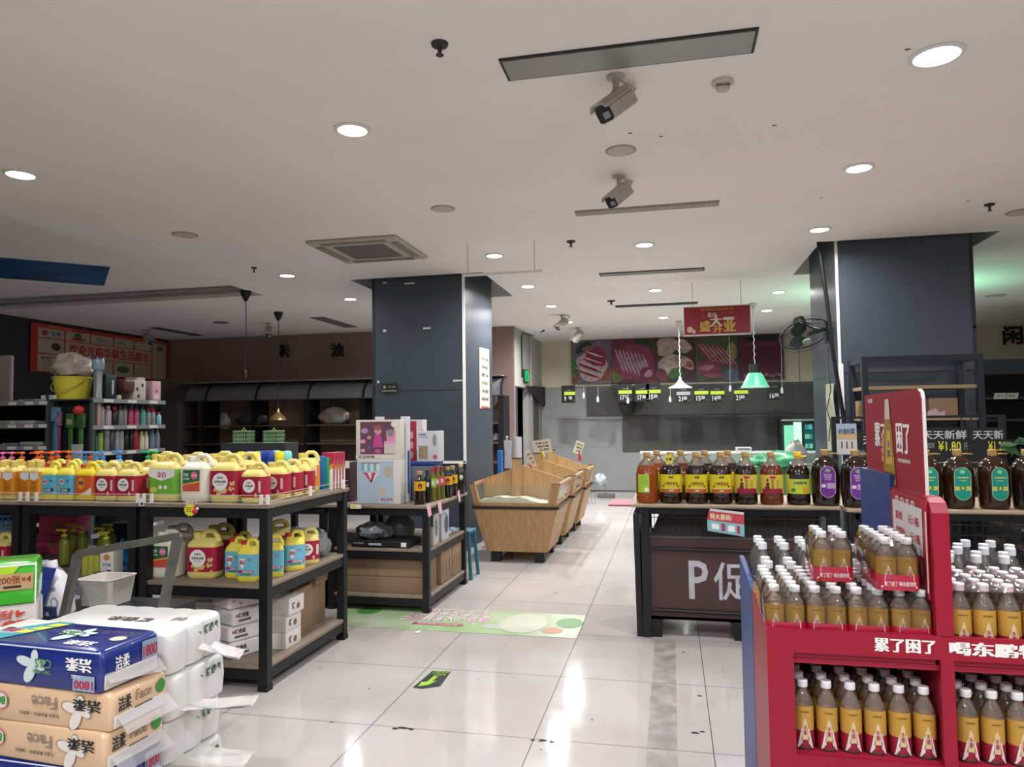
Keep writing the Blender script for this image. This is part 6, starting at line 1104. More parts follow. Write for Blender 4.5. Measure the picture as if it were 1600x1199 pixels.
# brown promotion bin
t = thing('promotion_bin', 'dark brown promotion bin with white letters on dark feet', 'bin', (.25, 5.3, 0)); BRB = mat('brown_board', '4a3432', .5, noise=.12, nscale=5)
bx0, bx1, by0, by1 = -.185, 1.0, 5.12, 5.64
m = MB(); m.box((bx0, by0, .12), (bx1, by0+.02, .665), BRB); m.box((bx0, by1-.02, .12), (bx1, by1, .665), BRB); m.box((bx0, by0, .12), (bx0+.02, by1, .665), BRB); m.box((bx1-.02, by0, .12), (bx1, by1, .665), BRB); m.box((bx0, by0, .12), (bx1, by1, .14), BRB); m.build('bin_shell', t, True)
m = MB(); m.prism([(bx0+.02, by0+.02, .66), (bx1-.02, by0+.02, .66), (bx1-.02, by1-.1, .78), (bx0+.08, by1-.1, .78)], (0, 0, .006), flat('5f5f5c', .5)); m.build('lid_sheet', t, True)
for z, a in ((.6, 1), (.185, 1)): m = MB(); m.tube([(bx0+.04, by0-.012, z), (bx1-.1, by0-.012, z-.01)], .012, flat('120f10', .4), 8); m.build('rail', t, True)
for x in (bx0, .38, bx1-.1):
    for y in (by0-.01, by1-.08): m = MB(); m.box((x, y, 0), (x+.09, y+.09, .12), flat('141214', .5)); m.build('foot', t, True)
m = MB(); fp = fmap((bx0, by0, .12), (bx1-bx0, 0, 0), (0, 0, .545), .001); wpt = mat('stencil_paint', 'b9bac2', .6, noise=.25, nscale=14)
p0 = P(1077, 936, y=by0); p1 = P(1106, 877, y=by0); ww = bx1-bx0
def fu(x, z): return (x-bx0)/ww, (z-.12)/.545
a = fu(p0.x, p0.z); b = fu(p1.x, p1.z); m.text('P', fp, wpt, a[0], a[1], b[0], b[1], .03, .001)
p0 = P(1116, 938, y=by0); p1 = P(1172, 880, y=by0); a = fu(p0.x, p0.z); b = fu(p1.x, p1.z); m.text('促', fp, wpt, a[0], a[1], b[0], b[1], .01, .001)
d = b[0]-a[0]; m.text('销', fp, wpt, a[0]+d*1.2, a[1], b[0]+d*1.2, b[1], .01, .001); m.build('lettering', t, True)
t = thing('side_panel_board', 'black board leaning against the left leg of the first oil table', 'board', (-.235, 5.1, 0)); m = MB(); m.prism([(-.262, 5.1, .0), (-.225, 5.1, .0), (-.235, 5.1, .83), (-.275, 5.1, .83)], (0, .5, 0), BLACKM); m.build('board', t, True)
t = thing('pink_plastic_sheet', 'pink plastic sheet edge under the left end of the first oil table', 'sheet', (-.33, 5.3, OT-.045)); m = MB(); m.box((-.13, 0, 0), (.1, .35, .012), flat('b5606f', .5)); m.build('sheet', t)
# ================================================================ RED DISPLAY STAND
RD = mat('red_board', '94122d', .4, spec=.4); RDD = mat('red_board_in', '9c1834', .6)
DX0, DXM, DX1, DY0, DY1 = .262, .735, 1.175, 2.3, 2.685; RZ0, RZ1 = .795, .862; TRAY = .775; LOW = .5
t = thing('drink_display', 'red cardboard drink display with white slogan on its front rail', 'display stand', (.8, 2.5, 0)); m = MB()
th = .02
def wall(a, b, mm=RD): m.box(a, b, mm)
m = MB(); m.prism([(DX0, DY0+.02, 0), (DX0, DY1, 0), (DX0, DY1, .89), (DX0, DY0+.02, RZ1)][::-1], (th, 0, 0), RD); m.build('side_panel', t, True)
m = MB(); m.box((DX1-.001, DY0, 0), (DX1+.02, DY1, .88), RD); m.build('side_panel', t, True)
m = MB(); m.box((DX0, DY0, 0), (DX0+.075, DY0+.02, RZ1), RD); m.build('front_post', t, True)
m = MB(); m.box((DX0+.075, DY0, RZ0), (DXM, DY0+.018, RZ1), RD); m.box((DXM, DY0, RZ0), (DX1, DY0+.018, RZ1-.002), RD)
fr = fmap((DX0, DY0, RZ0), (DX1-DX0, 0, 0), (0, 0, RZ1-RZ0), .0006); L_ = DX1-DX0
u0 = (PX(1366, DY0, 1010)-DX0)/L_; u1 = (PX(1462, DY0, 1015)-DX0)/L_; u2 = (PX(1483, DY0, 1018)-DX0)/L_; u3 = (PX(1668, DY0, 1025)-DX0)/L_
m.text('累了困了', fr, WHITE, u0, .24, u1, .82, .05, .001); m.text('喝东鹏特饮', fr, WHITE, u2, .24, u3, .82, .05, .001); m.build('front_rail', t, True)
m = MB(); m.box((DXM-.005, DY0, 0), (DXM+.03, DY0+.02, RZ0), RD); m.box((DXM+.003, DY0+.02, 0), (DXM+.018, DY1, RZ0), RDD); m.build('divider', t, True)
m = MB(); m.box((DX0+th, DY0+.018, TRAY-.015), (DX1, DY1, TRAY), RDD); m.build('tray', t, True)
m = MB(); m.box((DX0+th, DY0+.018, LOW-.015), (DX1, DY1, LOW), RDD); m.box((DX0+.075, DY0, LOW-.06), (DX1, DY0+.018, LOW), RD); m.build('lower_shelf', t, True)
m = MB(); m.box((DX0+th, DY1-.012, 0), (DX1, DY1, TRAY-.015), mat('red_dark', '5a1220', .7)); m.build('back_panel', t, True)
# header: thick board running in depth
def yx(px, x=DXM-.005): return P(px, 800, x=x).y
hz = P(1455, 778, x=DXM).z
m = MB(); m.prism([(DXM-.012, DY0, RZ1), (DXM-.012, DY1, RZ1), (DXM-.012, DY1, hz+.0), (DXM-.012, DY0+.06, hz), (DXM-.012, DY0+.02, hz-.012), (DXM-.012, DY0, hz-.04)][::-1], (.045, 0, 0), RD); m.build('header_post', t, True)
ya, yb = P(1395, 757, x=DXM-.014).y, P(1448, 780, x=DXM-.014).y; zb2 = P(1450, 935, x=DXM-.014).z
m = MB(); m.box((DXM-.02, yb, zb2), (DXM-.013, ya+.01, hz-.01), flat('a02038', .4)); fh = fmap((DXM-.02, ya, zb2), (0, yb-ya, 0), (0, 0, hz-.01-zb2), .0006)
for c in ((.04, .41, .92, .91),): m.rect(fh, flat('cfcccb'), *c, e=.0004)
for k in range(4): m.disc(fh, .2+.16*k, .93, .06, .035, flat('cfcccb'), 14, .0008); m.text('活动促销'[k], fh, RED, .16+.16*k, .915, .24+.16*k, .945, .01, .0014)
m.text('原价', fh, RED, .14, .7, .36, .8, .04, .001); m.text('元1瓶', fh, RED, .52, .7, .84, .8, .03, .001); m.text('促销价', fh, RED, .14, .52, .42, .62, .04, .001); m.text('元1瓶', fh, RED, .56, .52, .86, .62, .03, .001)
for k in range(9): random.seed(k); m.disc(fh, .15+.09*k, .24+.05*math.sin(k*1.7), .03, .09, flat(('a98a3a', '5a6a5a', 'b9a06a')[k % 3]), 8, .0008)
m.box((DXM-.022, yb-.006, zb2+.02), (DXM-.019, yb+.0, hz-.04), flat('d9a9a0')); m.build('price_board', t, True)
# tall poster board
p1, p2 = P(1352, 619, x=DXM), P(1440, 607, x=DXM); zb3 = hz-.01
m = MB(); yA, yB = P(1352, 619, x=DXM+.005).y, P(1440, 607, x=DXM+.005).y; zt_ = p2.z
pts = [(DXM+.004, yA, zb3), (DXM+.004, yB, zb3), (DXM+.004, yB, zt_-.03), (DXM+.004, yB+.008, zt_-.01), (DXM+.004, yB+.03, zt_), (DXM+.004, yA, zt_)]
m.prism(pts, (.01, 0, 0), flat('d0cbc8', .5)); m.prism([(DXM+.002, y, z) for _, y, z in pts], (.002, 0, 0), RD)
fb = fmap((DXM+.002, yA, zb3), (0, yB-yA, 0), (0, 0, zt_-zb3), .0006)
m.text('累了', fb, WHITE, .2, .42, .42, .68, .05, .0006); m.text('困了', fb, WHITE, .6, .38, .82, .68, .05, .0006); m.text('喝东鹏特饮', fb, WHITE, .62, .29, .82, .33, .02, .0008); m.text('东鹏', fb, WHITE, .08, .9, .18, .95, .02, .0008)
bo = [(.36, .04), (.57, .04), (.57, .14), (.55, .4), (.53, .62), (.5, .8), (.5, .93), (.43, .93), (.43, .8), (.39, .62), (.37, .4)]
m.pg(fb, bo, flat('9a7a2c', .4), .0012); m.pg(fb, [(.41, .72), (.51, .72), (.5, .93), (.43, .93)], flat('c9bfae'), .0016); m.pg(fb, [(.41, .25), (.53, .25), (.5, .6), (.44, .6)], flat('c9a948'), .0018); m.text('东', fb, flat('7a4a8a'), .44, .42, .5, .5, .02, .0022); m.text('鹏', fb, flat('7a4a8a'), .44, .32, .5, .4, .02, .0022); m.rect(fb, flat('3a2418'), .37, .1, .56, .16, e=.0018)
for k in range(4): m.disc(fb, .355, .3+.08*k, .025, .035, flat('c98a70'), 12, .0022)
m.build('poster_board', t, True)
# red right bay + side of right bay is outside the picture
# ================================================================ BLUE DISPLAY BEHIND
BL = mat('blue_board', '1f3f80', .4)
t = thing('drink_display', 'blue cardboard drink display behind the red one', 'display stand', (.8, 2.9, 0)); B0, B1 = 2.7, 3.16
m = MB(); m.prism([(DX0, B0, 0), (DX0, B1, 0), (DX0, B1, .92), (DX0, B0, .885)][::-1], (.018, 0, 0), BL); m.build('side_panel', t, True)
m = MB(); m.box((DX1, B0, 0), (DX1+.018, B1, .9), BL); m.build('side_panel', t, True)
for z in (.75, .35): m = MB(); m.box((DX0+.018, B0, z-.015), (DX1, B1, z), BL); m.build('tray', t, True)
m = MB(); m.box((DX0+.018, B1-.015, 0), (DX1, B1, .85), BL); m.build('back_panel', t, True)
za_ = P(1347, 730, x=DXM).z
m = MB(); m.box((DXM-.012, B0+.0, .75), (DXM+.03, 3.1, za_), BL); m.build('header_board', t, True)
# white pillar of boxes seen through sides
# ---- bottles in the red stand
tr_l = (('first', 'second', 'third', 'fourth', 'fifth', 'sixth', 'seventh', 'eighth', 'ninth', 'tenth', 'eleventh', 'twelfth'))
LT = .83
t = thing('bottle_riser', 'red riser board under the small bottles left of the header board', 'riser', (.5, 2.45, TRAY)); m = MB(); m.box((DX0+.022, DY0+.02, TRAY+.001), (DXM-.012, DY1-.014, LT-.001), RDD); m.build('board', t, True)
xs_ = [.2985+.0575*i for i in range(8)]; xs_ = [x-(.001 if i % 2 == 0 else 0)+.0012*(i//2) for i, x in enumerate(xs_)]
for j in range(6):
    for i, x in enumerate(xs_):
        P_ds.put((x-.004+random.uniform(-.0005, .0005), DY0+.053+.0585*j, LT), 0, 'small gold bottle on the left top tray, row %d from front, %s from left' % (j+1, tr_l[i]), 'bottles on the left top tray')
WF = clearmat('wrap_film', 'ffffff', .01, .05)
def sleeve(label, x0, x1, y0, y1, z, h=.045, txt=True, H_=.15):
    t = thing('shrink_wrap', label, 'shrink wrap', ((x0+x1)/2, (y0+y1)/2, z)); hw, hd = (x1-x0)/2, (y1-y0)/2; m = MB(); m.loft([(0.001, hw, hd, .026), (h, hw+.001, hd+.001, .026)], flat('a81a34', .2, coat=.5), caps=False)
    f = fmap((-hw+.012, -hd-.002, 0), (2*hw-.024, 0, 0), (0, 0, h), .0008)
    if txt: m.text('累了困了 喝东鹏特饮', f, flat('dcc9cc'), .05, .3, .97, .6, .01, .0006)
    m.build('red_band', t); m = MB(); m.loft([(h, hw+.001, hd+.001, .026), (H_*.7, hw, hd, .026), (H_*.86, hw-.008, hd-.008, .024), (H_*1.01, hw-.016, hd-.016, .02)], WF, caps=False); m.build('clear_film', t); return t
for k in range(4): sleeve('red printed shrink wrap, %s from the left along the front of the left top tray' % tr_l[k], xs_[2*k]-.0335, xs_[2*k+1]+.0255, DY0+.0235, DY0+.053+.0585*2+.029, LT+.0005, .046)
def tier(px0, y0, nx, ny, zz, nm_, rz=0):
    x0 = PX(px0, y0, 900)
    for j in range(ny):
        for i in range(nx): P_ds.put((x0+.058*i, y0+.0585*j, zz), 0, 'gold bottle in the %s, row %d from front, %s from left' % (nm_, j+1, tr_l[i]), 'bottles stacked on top of others')
    sleeve('red printed shrink wrap round the '+nm_, x0-.0295, x0+.058*(nx-1)+.0295, y0-.0295, y0+.0585*(ny-1)+.0295, zz, .046)
Z2 = LT+.1515
tier(1384, 2.345, 2, 5, Z2, 'header board pack')
tier(1285, 2.44, 2, 3, Z2, 'left upper pack')
# right top tray
RTZ = TRAY+.028
m = MB(); 
t = thing('bottle_riser', 'red riser board under the bottles right of the header board', 'riser', (1.05, 2.45, TRAY)); m = MB(); m.box((DXM+.035, DY0+.02, TRAY+.001), (DX1-.0, DY1-.015, RTZ-.001), RDD); m.build('board', t, True)
for j in range(5):
    for i in range(6): P_dr.put((DXM+.068+.0635*i, DY0+.058+.063*j, RTZ), 0, 'gold bottle right of the header board, row %d from front, %s from left' % (j+1, tr_l[i]), 'bottles on the right top tray')
t = thing('shrink_wrap', 'clear crinkled film over the bottles right of the header board', 'shrink wrap', (1.0, 2.45, RTZ)); m = MB()
nx, ny = 30, 18; vs = []; random.seed(5)
for i in range(nx+1):
    for j in range(ny+1): u, v = i/nx, j/ny; x = DXM+.036+.385*u; y = DY0+.026+.31*v; vs.append((x-1.0, y-2.45, .182+.018*abs(math.sin(math.pi*(x-DXM-.068+.0317)/.0635))*abs(math.sin(math.pi*(y-DY0-.058+.0315)/.063))+random.uniform(-.001, .001)))
m.add(vs, [(i*(ny+1)+j, (i+1)*(ny+1)+j, (i+1)*(ny+1)+j+1, i*(ny+1)+j+1) for i in range(nx) for j in range(ny)], clearmat('wrap_film2', 'f4e6ea', .05, .08), True); m.build('film_sheet', t)
# lower compartments
for j in range(4):
    for i in range(6): P_dr.put((DX0+.105+.0665*i, DY0+.06+.07*j, LOW), 0, 'gold bottle in the left lower compartment, row %d from front, %s from left' % (j+1, tr_l[i]), 'bottles in the left lower compartment')
    for i in range(5): P_dr.put((DXM+.075+.0665*i, DY0+.06+.07*j, LOW), 0, 'gold bottle in the right lower compartment, row %d from front, %s from left' % (j+1, tr_l[i]), 'bottles in the right lower compartment')
# blue stand bottles
BT = .75
for j in range(5):
    for i in range(5):
        if i > 4: continue
        x = DX0+.065+.078*i; y = 2.76+.078*j; tea = j < 2
        (P_tea if tea else P_wat).put((x, y, BT), 0, '%s in the blue display, row %d from front, %s from left' % ('pale label tea bottle' if tea else 'large clear water bottle', j+1, tr_l[i]), 'tea bottles in the blue display' if tea else 'water bottles in the blue display')
for j in range(5):
    for i in range(5): P_wat.put((DXM+.09+.085*i+.03*(j % 2), 2.75+.082*j, BT+.03*0), 0, 'clear water bottle behind the right top tray, row %d from front, %s from left' % (j+1, tr_l[i]), 'water bottles behind the right top tray')
# ================================================================ BEHIND THE OIL TABLES
# tall black shelf against the right pillar
sx0, sx1, sy0, sy1 = 1.68, 2.66, 7.0, 7.5; sz = 2.02
t = thing('steel_shelf', 'tall black steel shelf with wooden boards against the right pillar', 'shelf', ((sx0+sx1)/2, 7.25, 0)); NV = mat('navy_steel', '1f2530', .4)
for x in (sx0, sx1-.05):
    for y in (sy0, sy1-.05): m = MB(); m.box((x, y, 0), (x+.05, y+.05, sz), NV); m.build('post', t, True)
m = MB(); m.box((sx0+.05, sy0, sz-.05), (sx1-.05, sy0+.02, sz), NV); m.box((sx0+.05, sy1-.02, sz-.05), (sx1-.05, sy1, sz), NV); m.box((sx0, sy0+.05, sz-.05), (sx0+.02, sy1-.05, sz), NV); m.box((sx1-.02, sy0+.05, sz-.05), (sx1, sy1-.05, sz), NV); m.build('top_frame', t, True)
for z in (1.755, 1.475, 1.1, .7, .2): m = MB(); m.box((sx0+.02, sy0+.03, z-.03), (sx1-.02, sy1-.03, z), mat('shelf_ply', '9a8468', .6, noise=.1, nscale=4)); m.build('shelf_board', t, True)
carton('cardboard_box', 'brown cardboard box with pink paper on the tall black shelf', 'box', (PX(1452, 7.1, 640), 7.1, 1.476), (PX(1497, 7.1, 640), 7.35, 1.476+.165), '7f6248', m_=CARD)
c = P(1463, 645, y=7.05); t = thing('paper_sheet', 'crumpled pink white paper before the cardboard box', 'paper', (c.x, 7.06, 1.476)); m = MB(); m.prism([(-.07, 0, 0), (.07, 0, 0), (.075, .0, .05), (.03, 0, .035), (.0, 0, .075), (-.06, 0, .05)], (0, .02, 0), flat('b9a5ae', .6)); m.build('paper_body', t)
carton('wood_offcut', 'upright wooden offcut on the tall black shelf', 'board', (PX(1341, 7.1, 640), 7.1, 1.476), (PX(1351, 7.1, 640), 7.2, 1.476+.15), '8a6c48')
# produce board frame
fx0, fx1, fy = 1.27, 2.53, 6.3; fz = 1.487
t = thing('sign_rack', 'black steel frame carrying rows of blackboard price signs', 'frame', (1.9, fy, 0)); m = MB()
for x in (fx0, fx1-.04): m = MB(); m.box((x, fy, 0), (x+.04, fy+.04, fz), BLACKM); m.build('post', t, True)
m = MB(); m.box((fx0+.04, fy, fz-.02), (fx1-.04, fy+.02, fz), BLACKM); m.box((fx0+.04, fy, fz-.12), (fx1-.04, fy+.012, fz-.108), BLACKM); m.box((fx0+.04, fy, .86), (fx1-.04, fy+.03, .89), BLACKM); m.build('crossbar', t, True)
def pboard(label, px0, px1, py0, py1, rows):
    a, b = P(px0, py1, y=fy-.02), P(px1, py0, y=fy-.02); t = thing('price_board', label, 'price board', (a.x, fy-.02, a.z)); w_, h_ = b.x-a.x, b.z-a.z; m = MB(); m.box((0, 0, 0), (w_, .012, h_), flat('16181c', .5)); f = fmap((0, 0, 0), (w_, 0, 0), (0, 0, h_), .001)
    for s_, c_, u0, v0, u1, v1 in rows: m.text(s_, f, flat(c_), u0, v0, u1, v1, .015)
    m.build('board', t)
    for x in (.1*w_, .9*w_): m = MB(); m.tube([(x, .006, h_), (x, .006, fz-.02-a.z if h_+a.z < fz-.02 else h_+.01)], .003, flat('2a2c30'), 5); m.build('hook', t)
    return t
pboard('blackboard price sign reading fresh every day, right behind the header board', 1432, 1513, 668, 722, [('天天新鲜', 'b5b8bc', .12, .66, .96, .92), ('本地西红柿', '8a8c90', .05, .4, .36, .56), ('¥1.80', 'c9c23a', .42, .32, .85, .6), ('斤', '8a8c90', .9, .34, .98, .56)])
pboard('blackboard price sign below the first one', 1432, 1513, 724, 760, [('土豆', '8a8c90', .05, .4, .3, .8), ('¥1.50', 'c9c23a', .42, .35, .85, .85), ('斤', '8a8c90', .9, .4, .98, .8)])
pboard('blackboard price sign reading fresh every day, near the right edge', 1516, 1572, 668, 722, [('天天新', 'b5b8bc', .1, .66, .92, .92), ('¥1.28', 'c9c23a', .5, .32, .98, .6)])
pboard('lower blackboard price sign near the right edge', 1516, 1572, 724, 760, [('特价菜', '8a8c90', .04, .4, .4, .8), ('¥1.28', 'c9c23a', .55, .35, .98, .85)])
pboard('blackboard price sign showing left of the header board', 1340, 1420, 676, 730, [('天天新鲜', 'b5b8bc', .12, .66, .96, .92), ('特价', '8a8c90', .0, .3, .16, .5)])
a, b = P(1308, 711, y=fy-.03), P(1338, 662, y=fy-.03); t = thing('product_poster', 'small sky and bottles poster at the left end of the black frame', 'poster', (a.x, fy-.03, a.z)); w_, h_ = b.x-a.x, b.z-a.z; m = MB(); m.box((0, 0, 0), (w_, .006, h_), flat('8fa3b5')); f = fmap((0, 0, 0), (w_, 0, 0), (0, 0, h_), .0008); m.rect(f, flat('b09a78'), 0, .48, 1, .68); m.rect(f, flat('b9b4b5'), 0, .02, 1, .48, e=.0012); m.text('好酒好菜', f, INK, .1, .66, .9, .84, .01, .001)
for u in (.25, .5, .75): m.rect(f, flat('22262e'), u-.03, .2, u+.03, .42, e=.002)
m.build('poster_face', t)
t = thing('leafy_plant', 'trailing green leaves at the right end of the black price frame', 'plant', (PX(1590, 6.2, 690), 6.2, P(1590, 700, y=6.2).z)); m = MB(); random.seed(12); gl = flat('2f5a34', .5)
for k in range(16):
    a_ = random.uniform(0, 6.28); r_ = random.uniform(.02, .12); c = Vector((r_*math.cos(a_), random.uniform(-.06, .06), r_*.5*math.sin(a_))); d = Vector((random.uniform(-1, 1), random.uniform(-.4, .4), random.uniform(-.5, .5))).normalized()*.06; n_ = Vector((-d.z, random.uniform(-.02, .02), d.x))*.45
    m.add([c-d, c+n_*.8, c+d*1.1, c-n_*.8], [(0, 1, 2, 3)], gl)
m.build('leaves', t)
# dark bench and crates at right rear
t = thing('produce_stand', 'dark produce stand with stacked brown racks near the right edge', 'stand', (3.1, 6.9, 0)); m = MB()
for k in range(6): m.box((2.62, 6.5, .1+.16*k), (4.2, 7.2, .14+.16*k), flat('4a3836', .6)); m.box((2.62, 6.5, .14+.16*k), (2.68, 7.2, .26+.16*k), flat('1c1c1f')); m.box((4.1, 6.5, .14+.16*k), (4.2, 7.2, .26+.16*k), flat('1c1c1f'))
m.build('rack_body', t, True)
P_tea.put((2.75, 6.65, 1.08-.18+.005), 0, 'small bottle with green label on the brown stand near the right edge')
# far right wall shelving, dark
yR = 12.4
t = thing('wall_shelving', 'black wall shelving with two white price cards at the far right', 'shelving', (5.5, yR, 0)); x0, x1 = PX(1500, yR, 600), XR-.3
m = MB(); m.box((x0, yR+.5, 0), (x1, yR+.54, 2.32), flat('1a1c20', .6)); m.build('back_panel', t, True)
zc0, zc1 = P(1560, 585, y=yR).z, P(1560, 567, y=yR).z
m = MB(); m.box((x0, yR-.05, zc0), (x1, yR+.5, zc1+.05), flat('3a3d48', .5)); m.build('canopy', t, True)
for z in (P(1560, 620, y=yR).z, P(1560, 655, y=yR).z, 1.1, .7, .2): m = MB(); m.box((x0, yR, z-.04), (x1, yR+.5, z), flat('2f3238', .5)); m.build('shelf', t, True)
for k, px in enumerate((1562, 1580)): p = P(px, 619, y=yR-.02); t = thing('price_card', 'white price card on the black wall shelving, %s of two' % ('left', 'right')[k], 'price card', p); m = MB(); f = fmap((-.085, 0, -.045), (.17, 0, 0), (.02, 0, .09), 0); m.prism([f(0, 0), f(1, 0), f(1, 1), f(0, 1)], (0, .004, 0), flat('c9c9c9')); m.text('特价', f, INK, .2, .3, .8, .7, .01, .001); m.build('card', t)
p = P(1583, 525, y=YB-.04); t = thing('wall_character', 'large dark raised character on the cream wall at the far right', 'lettering', p); vs, fs = textdata('闲', .02); f = fmap((-.17, 0, -.17), (.34, 0, 0), (0, 0, .36), 0); m = MB(); m.add([f(a, b) for a, b in vs], fs, flat('16171a')); o = m.build('letter', t); sd = o.modifiers.new('s', 'SOLIDIFY'); sd.thickness = .03
# fan on the right pillar
fc = P(1258, 522, y=7.9); t = thing('wall_fan', 'black wall fan tilted down on the left face of the right pillar', 'fan', (1.6, 7.95, fc.z)); k = flat('14181a', .4); G = Vector((fc.x-1.6+.0, -.0, .0))
T = Matrix.Translation(G) @ Matrix.Rotation(math.radians(-12), 4, 'Y') @ Matrix.Rotation(math.radians(-30), 4, 'X') @ Matrix.Rotation(0, 4, 'Z')
R_ = .25; m = MB()
for rr, zz_ in ((R_, 0), (R_*.97, .05), (R_*.97, -.05), (R_*.7, .075), (R_*.4, .085), (R_*.7, -.08), (R_*.4, -.09)): m.tube([T @ Vector((rr*math.cos(a), rr*math.sin(a), zz_)) for a in [q*math.pi/18 for q in range(36)]], .006 if zz_ == 0 else .002, k, 5, True)
for q in range(40): a = q*math.pi/20; [m.tube([T @ Vector((.05*math.cos(a), .05*math.sin(a), s_*.09)), T @ Vector((R_*.6*math.cos(a), R_*.6*math.sin(a), s_*.082)), T @ Vector((R_*math.cos(a), R_*math.sin(a), s_*.01))], .0012, k, 4) for s_ in (-1, 1)]
m.build('guard', t)
m = MB()
for q in range(3):
    a = q*2.094; pts = []
    for i in range(6):
        for s_ in (-1, 1): rr = .03+.19*i/5; w_ = .055*math.sin(math.pi*(i+1.2)/7)+.02; pts.append(T @ Vector((rr*math.cos(a)-s_*w_*math.sin(a), rr*math.sin(a)+s_*w_*math.cos(a), .02*s_)))
    m.add(pts, [(2*i, 2*i+2, 2*i+3, 2*i+1) for i in range(5)], flat('2a3a38', .3), True)
m.build('blades', t)
m = MB(); m.lathe([(0, -.1), (.045, -.1), (.045, -.085)], flat('9ab5a8', .3), n=18, T=T); m.build('hub_badge', t)
m = MB(); m.lathe([(.05, .09), (.065, .11), (.06, .2), (.03, .22), (0, .22)], k, n=18, T=T); m.build('motor', t)
m = MB(); m.tube([T @ Vector((0, 0, .18)), Vector((-.12, 0, .06)), Vector((-.0, 0, .04))], .02, k, 8); m.box((-.03, -.05, -.1), (0, .05, .12), k); m.build('bracket', t)
t = thing('power_cable', 'thick black cable slanting down the left face of the right pillar', 'cable', (1.57, 7.5, 2)); a, b = P(1279, 380, y=7.5), P(1318, 652, y=7.5); m = MB(); m.tube([(a.x, 7.5, CEIL), P(1292, 470, y=7.5), P(1303, 560, y=7.5), b, (b.x, 7.5, .0)], .02, flat('101214', .4), 8); m.build('cable', t, True)
t = thing('curtain_strip', 'pale crumpled cloth strip on the pillar behind the power cable', 'cloth', (1.56, 7.9, 1.5)); a = P(1300, 608, y=7.75); m = MB(); pts = []
x = 1.585
for i in range(9):
    z = P(1300, 600+i*13, y=7.75).z; pts += [(x-.02-.01*math.sin(i), 7.6, z), (x-.045+.015*math.sin(i*2), 7.78, z), (x-.02, 8.0, z)]
m.add(pts, [(3*i+j, 3*i+j+1, 3*i+j+4, 3*i+j+3) for i in range(8) for j in range(2)], mat('pale_cloth', 'a5a491', .7, bump=.5, nscale=9), True); m.build('cloth', t, True); t['label'] = 'pale crumpled cloth strip on the pillar behind the power cable'
t = thing('thin_cable', 'thin dark cable hanging from the fan down the pale cloth', 'cable', (1.5, 7.9, 1.6)); m = MB(); m.tube([(1.59, 7.9, fc.z-.05), P(1294, 570, y=7.7), P(1298, 610, y=7.7), P(1292, 640, y=7.7), P(1298, 660, y=7.7), P(1295, 690, y=7.7)], .005, k, 5); m.build('cable', t, True)
